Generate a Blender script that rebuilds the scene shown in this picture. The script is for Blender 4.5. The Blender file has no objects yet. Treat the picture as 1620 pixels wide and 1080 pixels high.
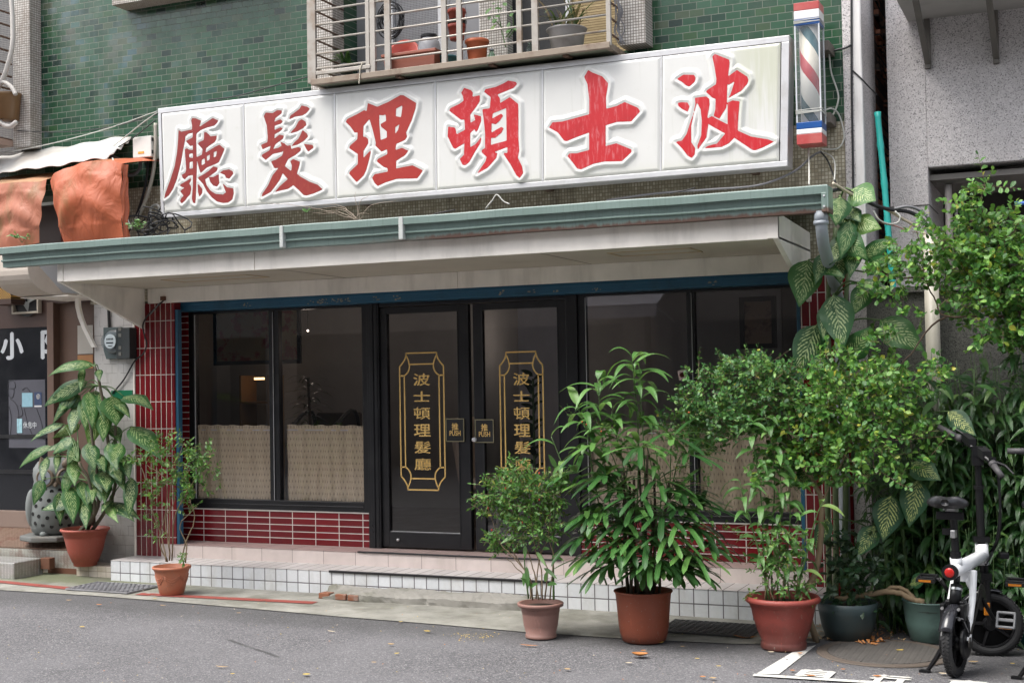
import bpy, math, random
import numpy as np
from mathutils import Vector, Matrix
rnd = random.Random(7)
npr = np.random.default_rng(11)
SC = bpy.context.scene
COL = SC.collection

# ------------------------------------------------------------------ camera
CF, CYAW, CPITCH, CROLL = 2080.0, 0.41624, 0.03108, 0.01747
CPOS = np.array([7.8072, -9.0105, 1.4706])
def _cam_axes():
    cy, sy = math.cos(CYAW), math.sin(CYAW)
    fw = np.array([-sy*math.cos(CPITCH), cy*math.cos(CPITCH), math.sin(CPITCH)])
    r0 = np.array([cy, sy, 0.0]); d0 = np.cross(fw, r0); d0 /= np.linalg.norm(d0)
    c, s = math.cos(CROLL), math.sin(CROLL)
    return np.array([c*r0+s*d0, -s*r0+c*d0, fw])
CR = _cam_axes()
cam_data = bpy.data.cameras.new("camera")
cam = bpy.data.objects.new("camera", cam_data); COL.objects.link(cam)
cam_data.sensor_width = 36.0; cam_data.lens = CF/1620.0*36.0
cam_data.clip_start = 0.05; cam_data.clip_end = 500.0
cam.matrix_world = Matrix([[CR[0][i], -CR[1][i], -CR[2][i], CPOS[i]] for i in range(3)] + [[0, 0, 0, 1]])
SC.camera = cam

# ------------------------------------------------------------------ sky and sun (overcast daylight)
SUN_EL, SUN_AZ = math.radians(62), math.radians(-40)     # azimuth measured from -Y (street side) towards +X
world = bpy.data.worlds.new("World"); SC.world = world; world.use_nodes = True
wn = world.node_tree; bg = wn.nodes['Background']
sky = wn.nodes.new('ShaderNodeTexSky'); sky.sky_type = 'NISHITA'; sky.sun_disc = False
sky.sun_elevation = SUN_EL; sky.sun_rotation = math.pi - SUN_AZ
sky.air_density = 1.0; sky.dust_density = 4.0; sky.ozone_density = 1.0
hs = wn.nodes.new('ShaderNodeHueSaturation'); hs.inputs['Saturation'].default_value = 0.35
wn.links.new(sky.outputs[0], hs.inputs['Color']); wn.links.new(hs.outputs[0], bg.inputs[0])
bg.inputs[1].default_value = 0.15
sd = bpy.data.lights.new("sun", 'SUN'); sd.energy = 0.95; sd.angle = math.radians(35); sd.color = (1.0, 0.96, 0.9)
sun = bpy.data.objects.new("sun", sd); COL.objects.link(sun); sun.location = (0, 0, 20)
_sd = Vector((math.sin(SUN_AZ)*math.cos(SUN_EL), -math.cos(SUN_AZ)*math.cos(SUN_EL), math.sin(SUN_EL)))
sun.rotation_euler = (-_sd).to_track_quat('-Z', 'Y').to_euler()
SC.view_settings.view_transform = 'Standard'; SC.view_settings.look = 'None'
SC.view_settings.exposure = 1.42; SC.view_settings.gamma = 1.0
SC.render.engine = 'CYCLES'
SC.cycles.use_denoising = True
SC.cycles.max_bounces = 8; SC.cycles.transparent_max_bounces = 16
SC.cycles.sample_clamp_indirect = 6.0

# ------------------------------------------------------------------ helpers
def ray(px, py):
    return CR.T @ np.array([(px-810)/CF, (py-540)/CF, 1.0])
def at(px, py, Y):                       # point of the photograph on the upright plane at depth Y
    d = ray(px, py); return CPOS + d*((Y-CPOS[1])/d[1])
def atx(px, py, X):
    d = ray(px, py); return CPOS + d*((X-CPOS[0])/d[0])
def atz(px, py, z):
    d = ray(px, py); return CPOS + d*((z-CPOS[2])/d[2])
GS = -0.0045
def gz(x): return -0.178 + GS*x         # the street falls a little towards the right
def atg(px, py, lift=0.0):              # point of the photograph on the ground
    d = ray(px, py)
    t = (gz(CPOS[0]) + lift - CPOS[2])/(d[2]-GS*d[0]); return CPOS + d*t

class MB:
    """collects polygons for ONE mesh object"""
    def __init__(s): s.V = []; s.F = []; s.U = {}; s.M = []; s.mi = 0; s.arr = []
    def v(s, p): s.V.append((float(p[0]), float(p[1]), float(p[2]))); return len(s.V)-1
    def f(s, idx, uv=None):
        if uv is not None: s.U[len(s.F)] = uv
        s.F.append(tuple(idx)); s.M.append(s.mi)
    def poly(s, pts, uv=None): s.f([s.v(p) for p in pts], uv)
    def box(s, x0, x1, y0, y1, z0, z1):
        if x0 > x1: x0, x1 = x1, x0
        if y0 > y1: y0, y1 = y1, y0
        if z0 > z1: z0, z1 = z1, z0
        i = [s.v((x, y, z)) for x in (x0, x1) for y in (y0, y1) for z in (z0, z1)]
        for q in ((0,1,3,2),(4,6,7,5),(0,4,5,1),(2,3,7,6),(0,2,6,4),(1,5,7,3)): s.f([i[k] for k in q])
        return s
    def obox(s, c, ax, ay, az, hx, hy, hz):
        c = np.array(c, float); ax, ay, az = (np.array(a, float) for a in (ax, ay, az))
        i = [s.v(c+ax*sx*hx+ay*sy*hy+az*sz*hz) for sx in (-1,1) for sy in (-1,1) for sz in (-1,1)]
        for q in ((0,1,3,2),(4,6,7,5),(0,4,5,1),(2,3,7,6),(0,2,6,4),(1,5,7,3)): s.f([i[k] for k in q])
        return s
    def prism(s, outline, ext):          # outline: 3D points of one cap, ext: vector
        e = np.array(ext, float); n = len(outline)
        a = [s.v(p) for p in outline]; b = [s.v(np.array(p, float)+e) for p in outline]
        s.f(a[::-1]); s.f(b)
        for k in range(n): s.f((a[k], a[(k+1) % n], b[(k+1) % n], b[k]))
        return s
    def tube(s, pts, r, n=8, caps=True):
        P = [np.array(p, float) for p in pts]; m = len(P)
        R = r if hasattr(r, '__len__') else [r]*m
        rings = []; up = None
        for k in range(m):
            d = (P[min(k+1, m-1)]-P[max(k-1, 0)]); d = d/(np.linalg.norm(d)+1e-12)
            if up is None:
                up = np.array([0, 0, 1.0]) if abs(d[2]) < .9 else np.array([1.0, 0, 0])
            up = up - d*(up@d); up /= (np.linalg.norm(up)+1e-12)
            w = np.cross(d, up)
            rings.append([s.v(P[k]+R[k]*(math.cos(2*math.pi*j/n)*up+math.sin(2*math.pi*j/n)*w)) for j in range(n)])
        for k in range(m-1):
            for j in range(n): s.f((rings[k][j], rings[k][(j+1) % n], rings[k+1][(j+1) % n], rings[k+1][j]))
        if caps: s.f(rings[0][::-1]); s.f(rings[-1])
        return s
    def lathe(s, c, prof, n=32, axis=(0, 0, 1), wob=0.0):     # prof: (radius, height)
        c = np.array(c, float); ax = np.array(axis, float); ax /= np.linalg.norm(ax)
        u = np.array([1.0, 0, 0]) if abs(ax[0]) < .9 else np.array([0, 1.0, 0])
        u = u-ax*(u@ax); u /= np.linalg.norm(u); w = np.cross(ax, u)
        rings = []
        for r, h in prof:
            rings.append([s.v(c+ax*h+r*(1+wob*math.sin(3*a+h*9))*(math.cos(a)*u+math.sin(a)*w)) for a in [2*math.pi*j/n for j in range(n)]])
        for k in range(len(prof)-1):
            for j in range(n): s.f((rings[k][j], rings[k][(j+1) % n], rings[k+1][(j+1) % n], rings[k+1][j]))
        if prof[0][0] > 1e-6: s.f(rings[0][::-1])
        if prof[-1][0] > 1e-6: s.f(rings[-1])
        return s
    def ball(s, c, r, n=12, m=8):
        c = np.array(c, float); r = np.array(r if hasattr(r, '__len__') else [r]*3, float)
        rings = []
        for i in range(m+1):
            t = math.pi*i/m
            rings.append([s.v(c+r*np.array([math.sin(t)*math.cos(2*math.pi*j/n), math.sin(t)*math.sin(2*math.pi*j/n), math.cos(t)])) for j in range(n)])
        for i in range(m):
            for j in range(n): s.f((rings[i][j], rings[i+1][j], rings[i+1][(j+1) % n], rings[i][(j+1) % n]))
        return s
    def grid(s, G, uv=True):             # G: array (a,b,3)
        a, b = G.shape[:2]; i0 = len(s.V)
        s.V += [tuple(map(float, p)) for p in G.reshape(-1, 3)]
        for i in range(a-1):
            for j in range(b-1):
                q = (i0+i*b+j, i0+(i+1)*b+j, i0+(i+1)*b+j+1, i0+i*b+j+1)
                u = [(i/(a-1), j/(b-1)), ((i+1)/(a-1), j/(b-1)), ((i+1)/(a-1), (j+1)/(b-1)), (i/(a-1), (j+1)/(b-1))] if uv else None
                s.f(q, u)
        return s
    def bulk(s, V, Q, UV):               # numpy quads: V (n,3), Q (m,4), UV (m,4,2)
        s.arr.append((np.asarray(V, float), np.asarray(Q, np.int64), np.asarray(UV, float), s.mi)); return s
    def build(s, name, mat, parent=None, smooth=False, bevel=0.0, origin=None, label=None, cat=None, group=None, kind=None, wn=True):
        V = np.array(s.V, float).reshape(-1, 3); off = len(V)
        fl = [len(f) for f in s.F]; li = [i for f in s.F for i in f]; mi = list(s.M)
        uv = np.zeros((len(li), 2)); k = 0
        for n, f in enumerate(s.F):
            if n in s.U: uv[k:k+len(f)] = s.U[n]
            k += len(f)
        li = np.array(li, np.int64); fl = np.array(fl, np.int64); mi = np.array(mi, np.int64)
        for (v, q, u, m) in s.arr:
            li = np.concatenate([li, q.ravel()+off]); fl = np.concatenate([fl, np.full(len(q), 4)])
            mi = np.concatenate([mi, np.full(len(q), m)]); uv = np.concatenate([uv, u.reshape(-1, 2)])
            V = np.concatenate([V, v]); off += len(v)
        if parent is not None: o0 = np.array(parent['_base'])
        elif origin is not None: o0 = np.array(origin, float)
        else:
            lo, hi = V.min(0), V.max(0); o0 = np.array([(lo[0]+hi[0])/2, (lo[1]+hi[1])/2, lo[2]])
        me = bpy.data.meshes.new(name)
        me.vertices.add(len(V)); me.vertices.foreach_set('co', (V-o0).astype(np.float32).ravel())
        me.loops.add(len(li)); me.loops.foreach_set('vertex_index', li.astype(np.int32))
        me.polygons.add(len(fl)); me.polygons.foreach_set('loop_start', np.concatenate([[0], np.cumsum(fl)[:-1]]).astype(np.int32))
        me.polygons.foreach_set('loop_total', fl.astype(np.int32))
        me.polygons.foreach_set('material_index', mi.astype(np.int32))
        me.polygons.foreach_set('use_smooth', np.full(len(fl), bool(smooth)))
        ul = me.uv_layers.new(name='UVMap'); ul.data.foreach_set('uv', uv.astype(np.float32).ravel())
        me.update(calc_edges=True); me.validate()
        for m in (mat if isinstance(mat, (list, tuple)) else [mat]): me.materials.append(m)
        o = bpy.data.objects.new(name, me); COL.objects.link(o)
        if parent is not None:
            o.parent = parent
            if '_base' in parent: o['_base'] = list(parent['_base'])
        else: o.location = o0; o['_base'] = [float(x) for x in o0]
        if bevel:
            b = o.modifiers.new('bevel', 'BEVEL'); b.width = bevel; b.segments = 2; b.limit_method = 'ANGLE'; b.angle_limit = 0.7
            b.harden_normals = False
        tag(o, label, cat, group, kind)
        return o
def tag(o, label=None, cat=None, group=None, kind=None):
    if label: o['label'] = label
    if cat: o['category'] = cat
    if group: o['group'] = group
    if kind: o['kind'] = kind
    return o
def thing(name, label, cat, base, group=None):
    o = bpy.data.objects.new(name, None); COL.objects.link(o)
    o.location = [float(x) for x in base]; o['_base'] = [float(x) for x in base]
    o.empty_display_size = 0.1
    return tag(o, label, cat, group)
def copy_thing(o, loc, label, group=None):
    c = o.copy(); COL.objects.link(c); c.location = loc; c['label'] = label
    if group: c['group'] = group
    for ch in list(o.children):
        k = ch.copy(); COL.objects.link(k); k.parent = c
        for g in list(ch.children):
            d = g.copy(); COL.objects.link(d); d.parent = k
    return c
def catenary(a, b, sag, n=10, wob=0.0):
    a = np.array(a, float); b = np.array(b, float); out = []
    for k in range(n+1):
        t = k/n; p = a*(1-t)+b*t; p[2] -= sag*4*t*(1-t)
        if wob and 0 < k < n: p = p+np.array([rnd.uniform(-wob, wob) for _ in range(3)])
        out.append(p)
    return out
def smooth_path(pts, n=6):
    P = [np.array(p, float) for p in pts]; P = [2*P[0]-P[1]]+P+[2*P[-1]-P[-2]]; out = []
    for k in range(1, len(P)-2):
        for j in range(n):
            t = j/n
            out.append(.5*((2*P[k])+(P[k+1]-P[k-1])*t+(2*P[k-1]-5*P[k]+4*P[k+1]-P[k+2])*t*t+(-P[k-1]+3*P[k]-3*P[k+1]+P[k+2])*t**3))
    out.append(P[-2]); return out

# ------------------------------------------------------------------ materials
class NT:
    def __init__(s, name):
        s.m = bpy.data.materials.new(name); s.m.use_nodes = True
        s.t = s.m.node_tree; s.p = s.t.nodes['Principled BSDF']; s.out = s.t.nodes['Material Output']
    def n(s, typ, **kw):
        x = s.t.nodes.new('ShaderNode'+typ)
        for k, v in kw.items():
            if k in x.inputs: x.inputs[k].default_value = v
            else: setattr(x, k, v)
        return x
    def l(s, a, b): s.t.links.new(a, b)
    def set(s, sock, val):
        if hasattr(val, 'node'): s.l(val, sock)
        else: sock.default_value = val
    def math(s, op, a, b=None, c=None, clamp=False):
        x = s.n('Math', operation=op, use_clamp=clamp); s.set(x.inputs[0], a)
        if b is not None: s.set(x.inputs[1], b)
        if c is not None: s.set(x.inputs[2], c)
        return x.outputs[0]
    def mix(s, fac, a, b, mode='MIX'):
        x = s.n('Mix', data_type='RGBA', blend_type=mode); s.set(x.inputs[0], fac)
        s.set(x.inputs[6], a if hasattr(a, 'node') else rgba(a)); s.set(x.inputs[7], b if hasattr(b, 'node') else rgba(b))
        return x.outputs[2]
    def pos(s): return s.n('NewGeometry').outputs['Position']
    def obj(s): return s.n('TexCoord').outputs['Object']
    def uv(s): return s.n('TexCoord').outputs['UV']
    def sep(s, v):
        x = s.n('SeparateXYZ'); s.l(v, x.inputs[0]); return x.outputs
    def comb(s, a, b, c=0.0):
        x = s.n('CombineXYZ'); s.set(x.inputs[0], a); s.set(x.inputs[1], b); s.set(x.inputs[2], c); return x.outputs[0]
    def noise(s, v, scale, detail=4.0, rough=0.6, dist=0.0):
        x = s.n('TexNoise'); s.l(v, x.inputs['Vector']); x.inputs['Scale'].default_value = scale
        x.inputs['Detail'].default_value = detail; x.inputs['Roughness'].default_value = rough; x.inputs['Distortion'].default_value = dist
        return x.outputs[0]
    def scalev(s, v, sx, sy, sz):
        x = s.n('VectorMath', operation='MULTIPLY'); s.l(v, x.inputs[0]); x.inputs[1].default_value = (sx, sy, sz); return x.outputs[0]
    def step(s, x, lo, hi):
        r = s.n('MapRange', interpolation_type='SMOOTHSTEP'); s.set(r.inputs[0], x); r.inputs[1].default_value = lo; r.inputs[2].default_value = hi
        return r.outputs[0]
    def ramp(s, fac, stops, interp='LINEAR'):
        r = s.n('ValToRGB'); cr = r.color_ramp; cr.interpolation = interp
        while len(cr.elements) < len(stops): cr.elements.new(.5)
        for e, (p, c) in zip(cr.elements, stops): e.position = p; e.color = rgba(c)
        s.set(r.inputs[0], fac); return r.outputs[0]
    def bump(s, h, strength=.3, dist=.01):
        b = s.n('Bump'); b.inputs['Strength'].default_value = strength; b.inputs['Distance'].default_value = dist
        s.l(h, b.inputs['Height']); s.l(b.outputs[0], s.p.inputs['Normal']); return b
    def base(s, c): s.set(s.p.inputs['Base Color'], c if hasattr(c, 'node') else rgba(c))
    def rough(s, r): s.set(s.p.inputs['Roughness'], r)
def rgba(c): return (c[0], c[1], c[2], 1.0)
def mul(c, k): return (c[0]*k, c[1]*k, c[2]*k)

def mat(name, col, rough=.6, metal=0.0, var=.18, vs=5.0, dirt=None, damt=.5, ds=2.5, bump=.15, bs=60, space='obj', spec=.5, streak=False):
    """painted / plain surface with mottling, stains with a shape of their own, and fine relief"""
    k = NT(name); v = k.obj() if space == 'obj' else k.pos()
    n1 = k.noise(v, vs, 5)
    c = k.mix(n1, mul(col, 1-var), mul(col, 1+var))
    if dirt:
        vv = k.scalev(v, 1, 1, .15) if streak else v
        n2 = k.noise(vv, ds*(3 if streak else 1), 7, .65)
        c = k.mix(k.math('MULTIPLY', k.step(n2, .48, .72), damt), c, dirt)
    k.base(c); k.p.inputs['Metallic'].default_value = metal
    k.rough(k.math('ADD', k.math('MULTIPLY', n1, .25), rough-.12)); k.p.inputs['Specular IOR Level'].default_value = spec
    if bump: k.bump(k.noise(v, bs, 3), bump, .004)
    return k.m

def tiles(name, ax, w, h, off, shift, stops, mortar, msize=.006, rough=.2, bump=.6, stain=None, samt=.4, extra=None, mrough=.8, sscale=1.7):
    """tiled wall: ax = which world axes run along the row and up the wall"""
    k = NT(name); xyz = k.sep(k.pos())
    u = k.math('ADD', xyz[ax[0]], -shift[0]); t = k.math('ADD', xyz[ax[1]], -shift[1])
    br = k.n('TexBrick'); br.offset = off; br.squash = 1.0
    k.l(k.comb(u, t), br.inputs['Vector'])
    for nm, val in (('Scale', 1.0), ('Mortar Size', msize/2), ('Mortar Smooth', .15), ('Bias', 0.0), ('Brick Width', w), ('Row Height', h)): br.inputs[nm].default_value = val
    br.inputs['Color1'].default_value = (0, 0, 0, 1); br.inputs['Color2'].default_value = (1, 1, 1, 1); br.inputs['Mortar'].default_value = (.5, .5, .5, 1)
    fac = k.math('MULTIPLY', br.outputs['Color'], 1.0)
    c = k.ramp(fac, stops)
    P = k.pos()
    if extra: c = extra(k, c, P, fac)
    n = k.noise(P, 9, 5); c = k.mix(k.math('MULTIPLY', n, .25), c, (0, 0, 0))
    mo = k.mix(k.noise(P, 14, 5), mul(mortar, .7), mul(mortar, 1.15))
    c = k.mix(br.outputs['Fac'], c, mo)
    if stain:
        s = k.step(k.noise(k.scalev(P, 1, 1, .35), sscale*2, 7, .65), .47, .75)
        c = k.mix(k.math('MULTIPLY', s, samt), c, stain)
    k.base(c)
    k.rough(k.math('ADD', k.math('MULTIPLY', br.outputs['Fac'], mrough-rough), k.math('ADD', k.math('MULTIPLY', n, .25), rough-.08)))
    # each tile sits a little out of plane
    hh = k.math('ADD', k.math('MULTIPLY', br.outputs['Fac'], -1.0), k.math('MULTIPLY', k.noise(P, 25, 2), .22))
    k.bump(hh, bump, .003)
    return k.m

def glass(name, tint, refl_rough=0.0, ior=1.5):
    k = NT(name)
    tr = k.n('BsdfTransparent'); tr.inputs[0].default_value = rgba(tint)
    gl = k.n('BsdfGlossy'); gl.inputs['Roughness'].default_value = refl_rough; gl.inputs[0].default_value = (1, 1, 1, 1)
    fr = k.n('Fresnel'); fr.inputs[0].default_value = ior
    bf = k.n('NewGeometry').outputs['Backfacing']; fac = k.math('MULTIPLY', fr.outputs[0], k.math('SUBTRACT', 1.0, bf))
    mx = k.n('MixShader'); k.l(fac, mx.inputs[0]); k.l(tr.outputs[0], mx.inputs[1]); k.l(gl.outputs[0], mx.inputs[2])
    k.l(mx.outputs[0], k.out.inputs[0]); return k.m

def leafmat(name, stops, rough=.4, trans=.3, variegated=None, vein=.25, spec=.5):
    k = NT(name); g = k.n('NewGeometry')
    c = k.ramp(g.outputs['Random Per Island'], stops)
    uv = k.sep(k.uv())
    a = k.math('ABSOLUTE', k.math('MULTIPLY_ADD', uv[0], 2.0, -1.0))
    if variegated:
        f = k.math('MULTIPLY_ADD', uv[1], 11.0, k.math('MULTIPLY', a, -4.2))
        nz = k.noise(k.comb(k.math('MULTIPLY', uv[0], 7.0), k.math('MULTIPLY', uv[1], 12.0), k.math('MULTIPLY', g.outputs['Random Per Island'], 90.0)), 1.0, 4)
        n2 = k.noise(k.comb(k.math('MULTIPLY', uv[0], 6.0), k.math('MULTIPLY', uv[1], 14.0), k.math('MULTIPLY', g.outputs['Random Per Island'], 70.0)), 1.0, 3)
        w = k.math('PINGPONG', k.math('ADD', f, k.math('MULTIPLY', nz, 1.0)), .5)
        band = k.step(k.math('ADD', w, k.math('MULTIPLY', n2, .2)), .34, .43)
        mask = k.math('MULTIPLY', k.math('SUBTRACT', 1.0, k.step(k.math('ADD', a, k.math('MULTIPLY', nz, .45)), .70, .92)), k.step(n2, .40, .50))
        mask = k.math('MULTIPLY', mask, k.math('SUBTRACT', 1.0, k.step(uv[1], .82, .97)))
        r2 = k.math('FRACT', k.math('MULTIPLY', g.outputs['Random Per Island'], 7.31))
        c = k.mix(k.math('MULTIPLY', k.math('MULTIPLY', band, mask), k.math('MULTIPLY_ADD', r2, .4, .55)), c, variegated)
        c = k.mix(k.math('MULTIPLY', k.step(a, .05, .02), .45), c, mul(variegated, .55))
    else:
        nz = k.noise(k.comb(k.math('MULTIPLY', uv[0], 4.0), k.math('MULTIPLY', uv[1], 5.0), k.math('MULTIPLY', g.outputs['Random Per Island'], 50.0)), 1.0, 3)
        c = k.mix(k.math('MULTIPLY', nz, .45), c, k.mix(.5, c, (0.01, 0.02, 0.005)))
        c = k.mix(k.math('MULTIPLY', k.step(a, .1, .02), vein), c, (0.30, 0.38, 0.14))
    k.base(c); k.rough(rough); k.p.inputs['Specular IOR Level'].default_value = spec
    if vein or variegated:
        k.bump(k.math('MULTIPLY', k.math('PINGPONG', k.math('MULTIPLY_ADD', uv[1], 13.0, k.math('MULTIPLY', a, -5.0)), .5), 1.0), .25, .004)
    tl = k.n('BsdfTranslucent'); k.l(k.mix(.35, c, (0.25, 0.4, 0.05)), tl.inputs[0])
    mx = k.n('MixShader'); mx.inputs[0].default_value = trans
    k.l(k.p.outputs[0], mx.inputs[1]); k.l(tl.outputs[0], mx.inputs[2]); k.l(mx.outputs[0], k.out.inputs[0])
    return k.m

def text_mesh(txt, size, extrude=.001, bold=0.0, align='CENTER'):
    """lettering with the built-in font, as (verts, faces) in its own plane: x right, y up"""
    cu = bpy.data.curves.new('lettering', 'FONT'); cu.body = txt; cu.size = size; cu.extrude = 0.0; cu.offset = bold
    cu.align_x = align; cu.align_y = 'CENTER'; cu.resolution_u = 3
    o = bpy.data.objects.new('lettering', cu); COL.objects.link(o)
    bpy.context.view_layer.update()
    dg = bpy.context.evaluated_depsgraph_get()
    me = bpy.data.meshes.new_from_object(o.evaluated_get(dg))
    V = np.array([v.co[:] for v in me.vertices]).reshape(-1, 3); F = [tuple(p.vertices) for p in me.polygons]
    bpy.data.objects.remove(o); bpy.data.curves.remove(cu); bpy.data.meshes.remove(me)
    return V, F
def put_text(b, txt, size, c, ux=(1, 0, 0), uy=(0, 0, 1), bold=0.0, sx=1.0, sy=1.0, fit=None):
    V, F = text_mesh(txt, size)
    if len(V) == 0: return
    lo, hi = V.min(0), V.max(0); mid = (lo+hi)/2
    if fit: sx = fit[0]/max(hi[0]-lo[0], 1e-6); sy = fit[1]/max(hi[1]-lo[1], 1e-6)
    c = np.array(c, float); ux = np.array(ux, float); uy = np.array(uy, float)
    off = [(0, 0)] if not bold else [(0, 0), (bold, 0), (-bold, 0), (0, bold*.7), (0, -bold*.7)]
    nn = np.cross(ux, uy)
    for n, (ox, oz) in enumerate(off):      # heavier strokes: the same outline struck again a hair to each side
        i0 = len(b.V)
        for p in V: b.v(c+ux*((p[0]-mid[0])*sx+ox)+uy*((p[1]-mid[1])*sy+oz)+nn*(.0002*n))
        for f in F: b.f([i0+i for i in f])
# ------------------------------------------------------------------ shared materials
def green_extra(k, c, P, fac):
    xyz = k.sep(P)
    # worn, iridescent glaze on the older tiles towards the far end
    reg = k.math('MULTIPLY', k.step(xyz[0], 2.0, -0.6), k.step(k.noise(k.scalev(P, 1.5, 1, .8), 1.6, 5), .42, .62))
    worn = k.ramp(k.math('FRACT', k.math('MULTIPLY', fac, 5.3)), [(0, (.045, .09, .055)), (.3, (.10, .15, .10)), (.55, (.085, .15, .17)), (.7, (.12, .16, .16)), (.85, (.11, .115, .085)), (1, (.05, .10, .055))])
    c = k.mix(k.math('MULTIPLY', reg, .85), c, worn)
    brown = k.step(k.noise(P, 1.1, 5), .55, .75)
    return k.mix(k.math('MULTIPLY', brown, .45), c, (.034, .042, .026))
m_green = tiles('green_glazed_tile', (0, 2), .1085, .0545, .5, (0, 3.262), [(0, (.008, .024, .018)), (.10, (.012, .042, .026)), (.25, (.019, .066, .034)), (.6, (.024, .080, .040)), (.85, (.032, .096, .053)), (.95, (.028, .082, .030)), (1, (.058, .080, .048))],
                (.15, .17, .135), .005, .16, .5, (.10, .10, .08), .25, green_extra)
m_mosaic = tiles('beige_mosaic', (0, 2), .0235, .027, 0, (0, 0), [(0, (.38, .33, .23)), (.6, (.56, .51, .38)), (1, (.70, .65, .52))], (.27, .23, .165), .006, .35, .5, (.06, .05, .035), .75)
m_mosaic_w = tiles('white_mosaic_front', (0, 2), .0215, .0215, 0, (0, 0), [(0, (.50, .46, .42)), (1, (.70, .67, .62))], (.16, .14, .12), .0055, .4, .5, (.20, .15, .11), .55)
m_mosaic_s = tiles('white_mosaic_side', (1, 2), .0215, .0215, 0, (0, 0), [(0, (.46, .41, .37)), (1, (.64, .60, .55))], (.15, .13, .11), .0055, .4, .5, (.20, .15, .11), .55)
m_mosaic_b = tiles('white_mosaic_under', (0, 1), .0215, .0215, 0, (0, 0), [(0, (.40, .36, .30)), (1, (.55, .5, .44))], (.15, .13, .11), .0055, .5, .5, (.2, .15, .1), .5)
RED = [(0, (.135, .006, .010)), (.5, (.175, .010, .0145)), (1, (.21, .015, .020))]
m_redv = tiles('red_tile_upright', (0, 2), .0575, .237, 0, (0.0, .170), RED, (.60, .55, .50), .0065, .14, .5)
m_redh = tiles('red_tile_flat', (0, 2), .2325, .0572, 0, (.077, .11), RED, (.70, .66, .62), .0075, .14, .5)
m_redside = tiles('red_tile_side', (1, 2), .0575, .237, 0, (.335, .170), RED, (.60, .55, .50), .0065, .14, .5)
m_white_t = tiles('white_step_tile', (0, 2), .10585, .1058, 0, (0, 0), [(0, (.66, .68, .70)), (1, (.76, .78, .80))], (.13, .12, .13), .0085, .22, .7, (.38, .36, .30), .5)
m_white_top = tiles('white_step_tread', (0, 1), .10585, .60, 0, (0, -.1), [(0, (.54, .51, .50)), (1, (.64, .61, .60))], (.13, .12, .12), .007, .35, .5, (.30, .27, .24), .3)
m_pink = tiles('pink_step_tile', (0, 2), .3048, .5, 0, (.417, -.2), [(0, (.70, .60, .56)), (1, (.77, .67, .63))], (.28, .22, .2), .005, .35, .3, (.42, .36, .32), .5)
m_pinktop = tiles('pink_tread_tile', (0, 1), .3048, .6, 0, (.417, .1), [(0, (.46, .33, .31)), (1, (.53, .40, .37))], (.2, .15, .14), .006, .4, .3, (.3, .23, .2), .4)
m_small_t = tiles('cream_step_tile', (0, 2), .0965, .098, 0, (-.05, -.025), [(0, (.52, .46, .38)), (1, (.64, .58, .50))], (.30, .25, .2), .005, .4, .5, (.26, .22, .13), .6)
m_brickwall = tiles('rough_brick', (1, 2), .21, .065, .5, (0, 0), [(0, (.05, .032, .026)), (.4, (.22, .085, .05)), (1, (.52, .20, .11))], (.02, .018, .016), .018, .85, 1.0, (.02, .018, .015), .8)
def pebble(name, lo, hi, stain=(.12, .11, .10), samt=.5):
    k = NT(name); P = k.pos()
    vo = k.n('TexVoronoi'); vo.inputs['Scale'].default_value = 170; k.l(P, vo.inputs['Vector'])
    rc = k.sep(vo.outputs['Color'])[0]
    c = k.ramp(rc, [(0, mul(lo, .22)), (.09, mul(lo, .35)), (.16, lo), (.6, hi), (1, mul(hi, 1.25))])
    c = k.mix(k.math('MULTIPLY', k.noise(P, 30, 4), .5), c, mul(lo, .8))
    big = k.step(k.noise(k.scalev(P, 1, 1, .3), 1.8, 6), .46, .72)
    c = k.mix(k.math('MULTIPLY', big, samt), c, stain)
    drip = k.math('MULTIPLY', k.step(k.noise(k.scalev(P, 14, 14, .35), 1.0, 5, .6), .56, .72), k.step(k.noise(P, .8, 4), .44, .6)); c = k.mix(k.math('MULTIPLY', drip, .45), c, mul(stain, .75))
    k.base(c); k.rough(.85); k.bump(k.math('ADD', vo.outputs['Distance'], k.noise(P, 160, 2)), .5, .006); return k.m
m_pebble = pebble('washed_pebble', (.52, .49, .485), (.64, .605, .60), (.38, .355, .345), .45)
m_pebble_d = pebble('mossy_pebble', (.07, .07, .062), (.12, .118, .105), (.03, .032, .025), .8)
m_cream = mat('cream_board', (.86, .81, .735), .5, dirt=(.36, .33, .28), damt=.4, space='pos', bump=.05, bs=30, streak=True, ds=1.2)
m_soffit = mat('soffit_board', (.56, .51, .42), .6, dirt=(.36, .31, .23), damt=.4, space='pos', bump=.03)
def gutter_mat():
    k = NT('green_gutter'); P = k.pos(); x = k.sep(P)
    n = k.noise(P, 3, 5)
    c = k.mix(n, (.13, .185, .165), (.22, .29, .265))
    st = k.noise(k.scalev(P, 60, 1, 2), 1.0, 4)
    c = k.mix(k.math('MULTIPLY', k.step(st, .5, .75), .35), c, (.08, .11, .10))
    edge = k.math('ADD', x[2], k.math('MULTIPLY', k.noise(k.scalev(P, 30, 1, 1), 1.0, 4), -.055))
    ru = k.math('MULTIPLY', k.step(edge, 2.495, 2.470), k.step(k.math('ADD', x[0], k.math('MULTIPLY', n, 2)), 3.6, 4.8))
    c = k.mix(k.math('MULTIPLY', ru, .85), c, (.115, .045, .028))
    k.base(c); k.rough(k.math('ADD', .34, k.math('MULTIPLY', ru, .4))); k.bump(k.noise(P, 12, 2), .08, .01); return k.m
m_gutter = gutter_mat()
m_black = mat('black_frame', (.012, .012, .014), .32, var=.3, space='pos', bump=.04, dirt=(.05, .048, .045), damt=.25)
m_black2 = mat('black_plastic', (.014, .014, .015), .4, var=.3, bump=.1)
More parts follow.
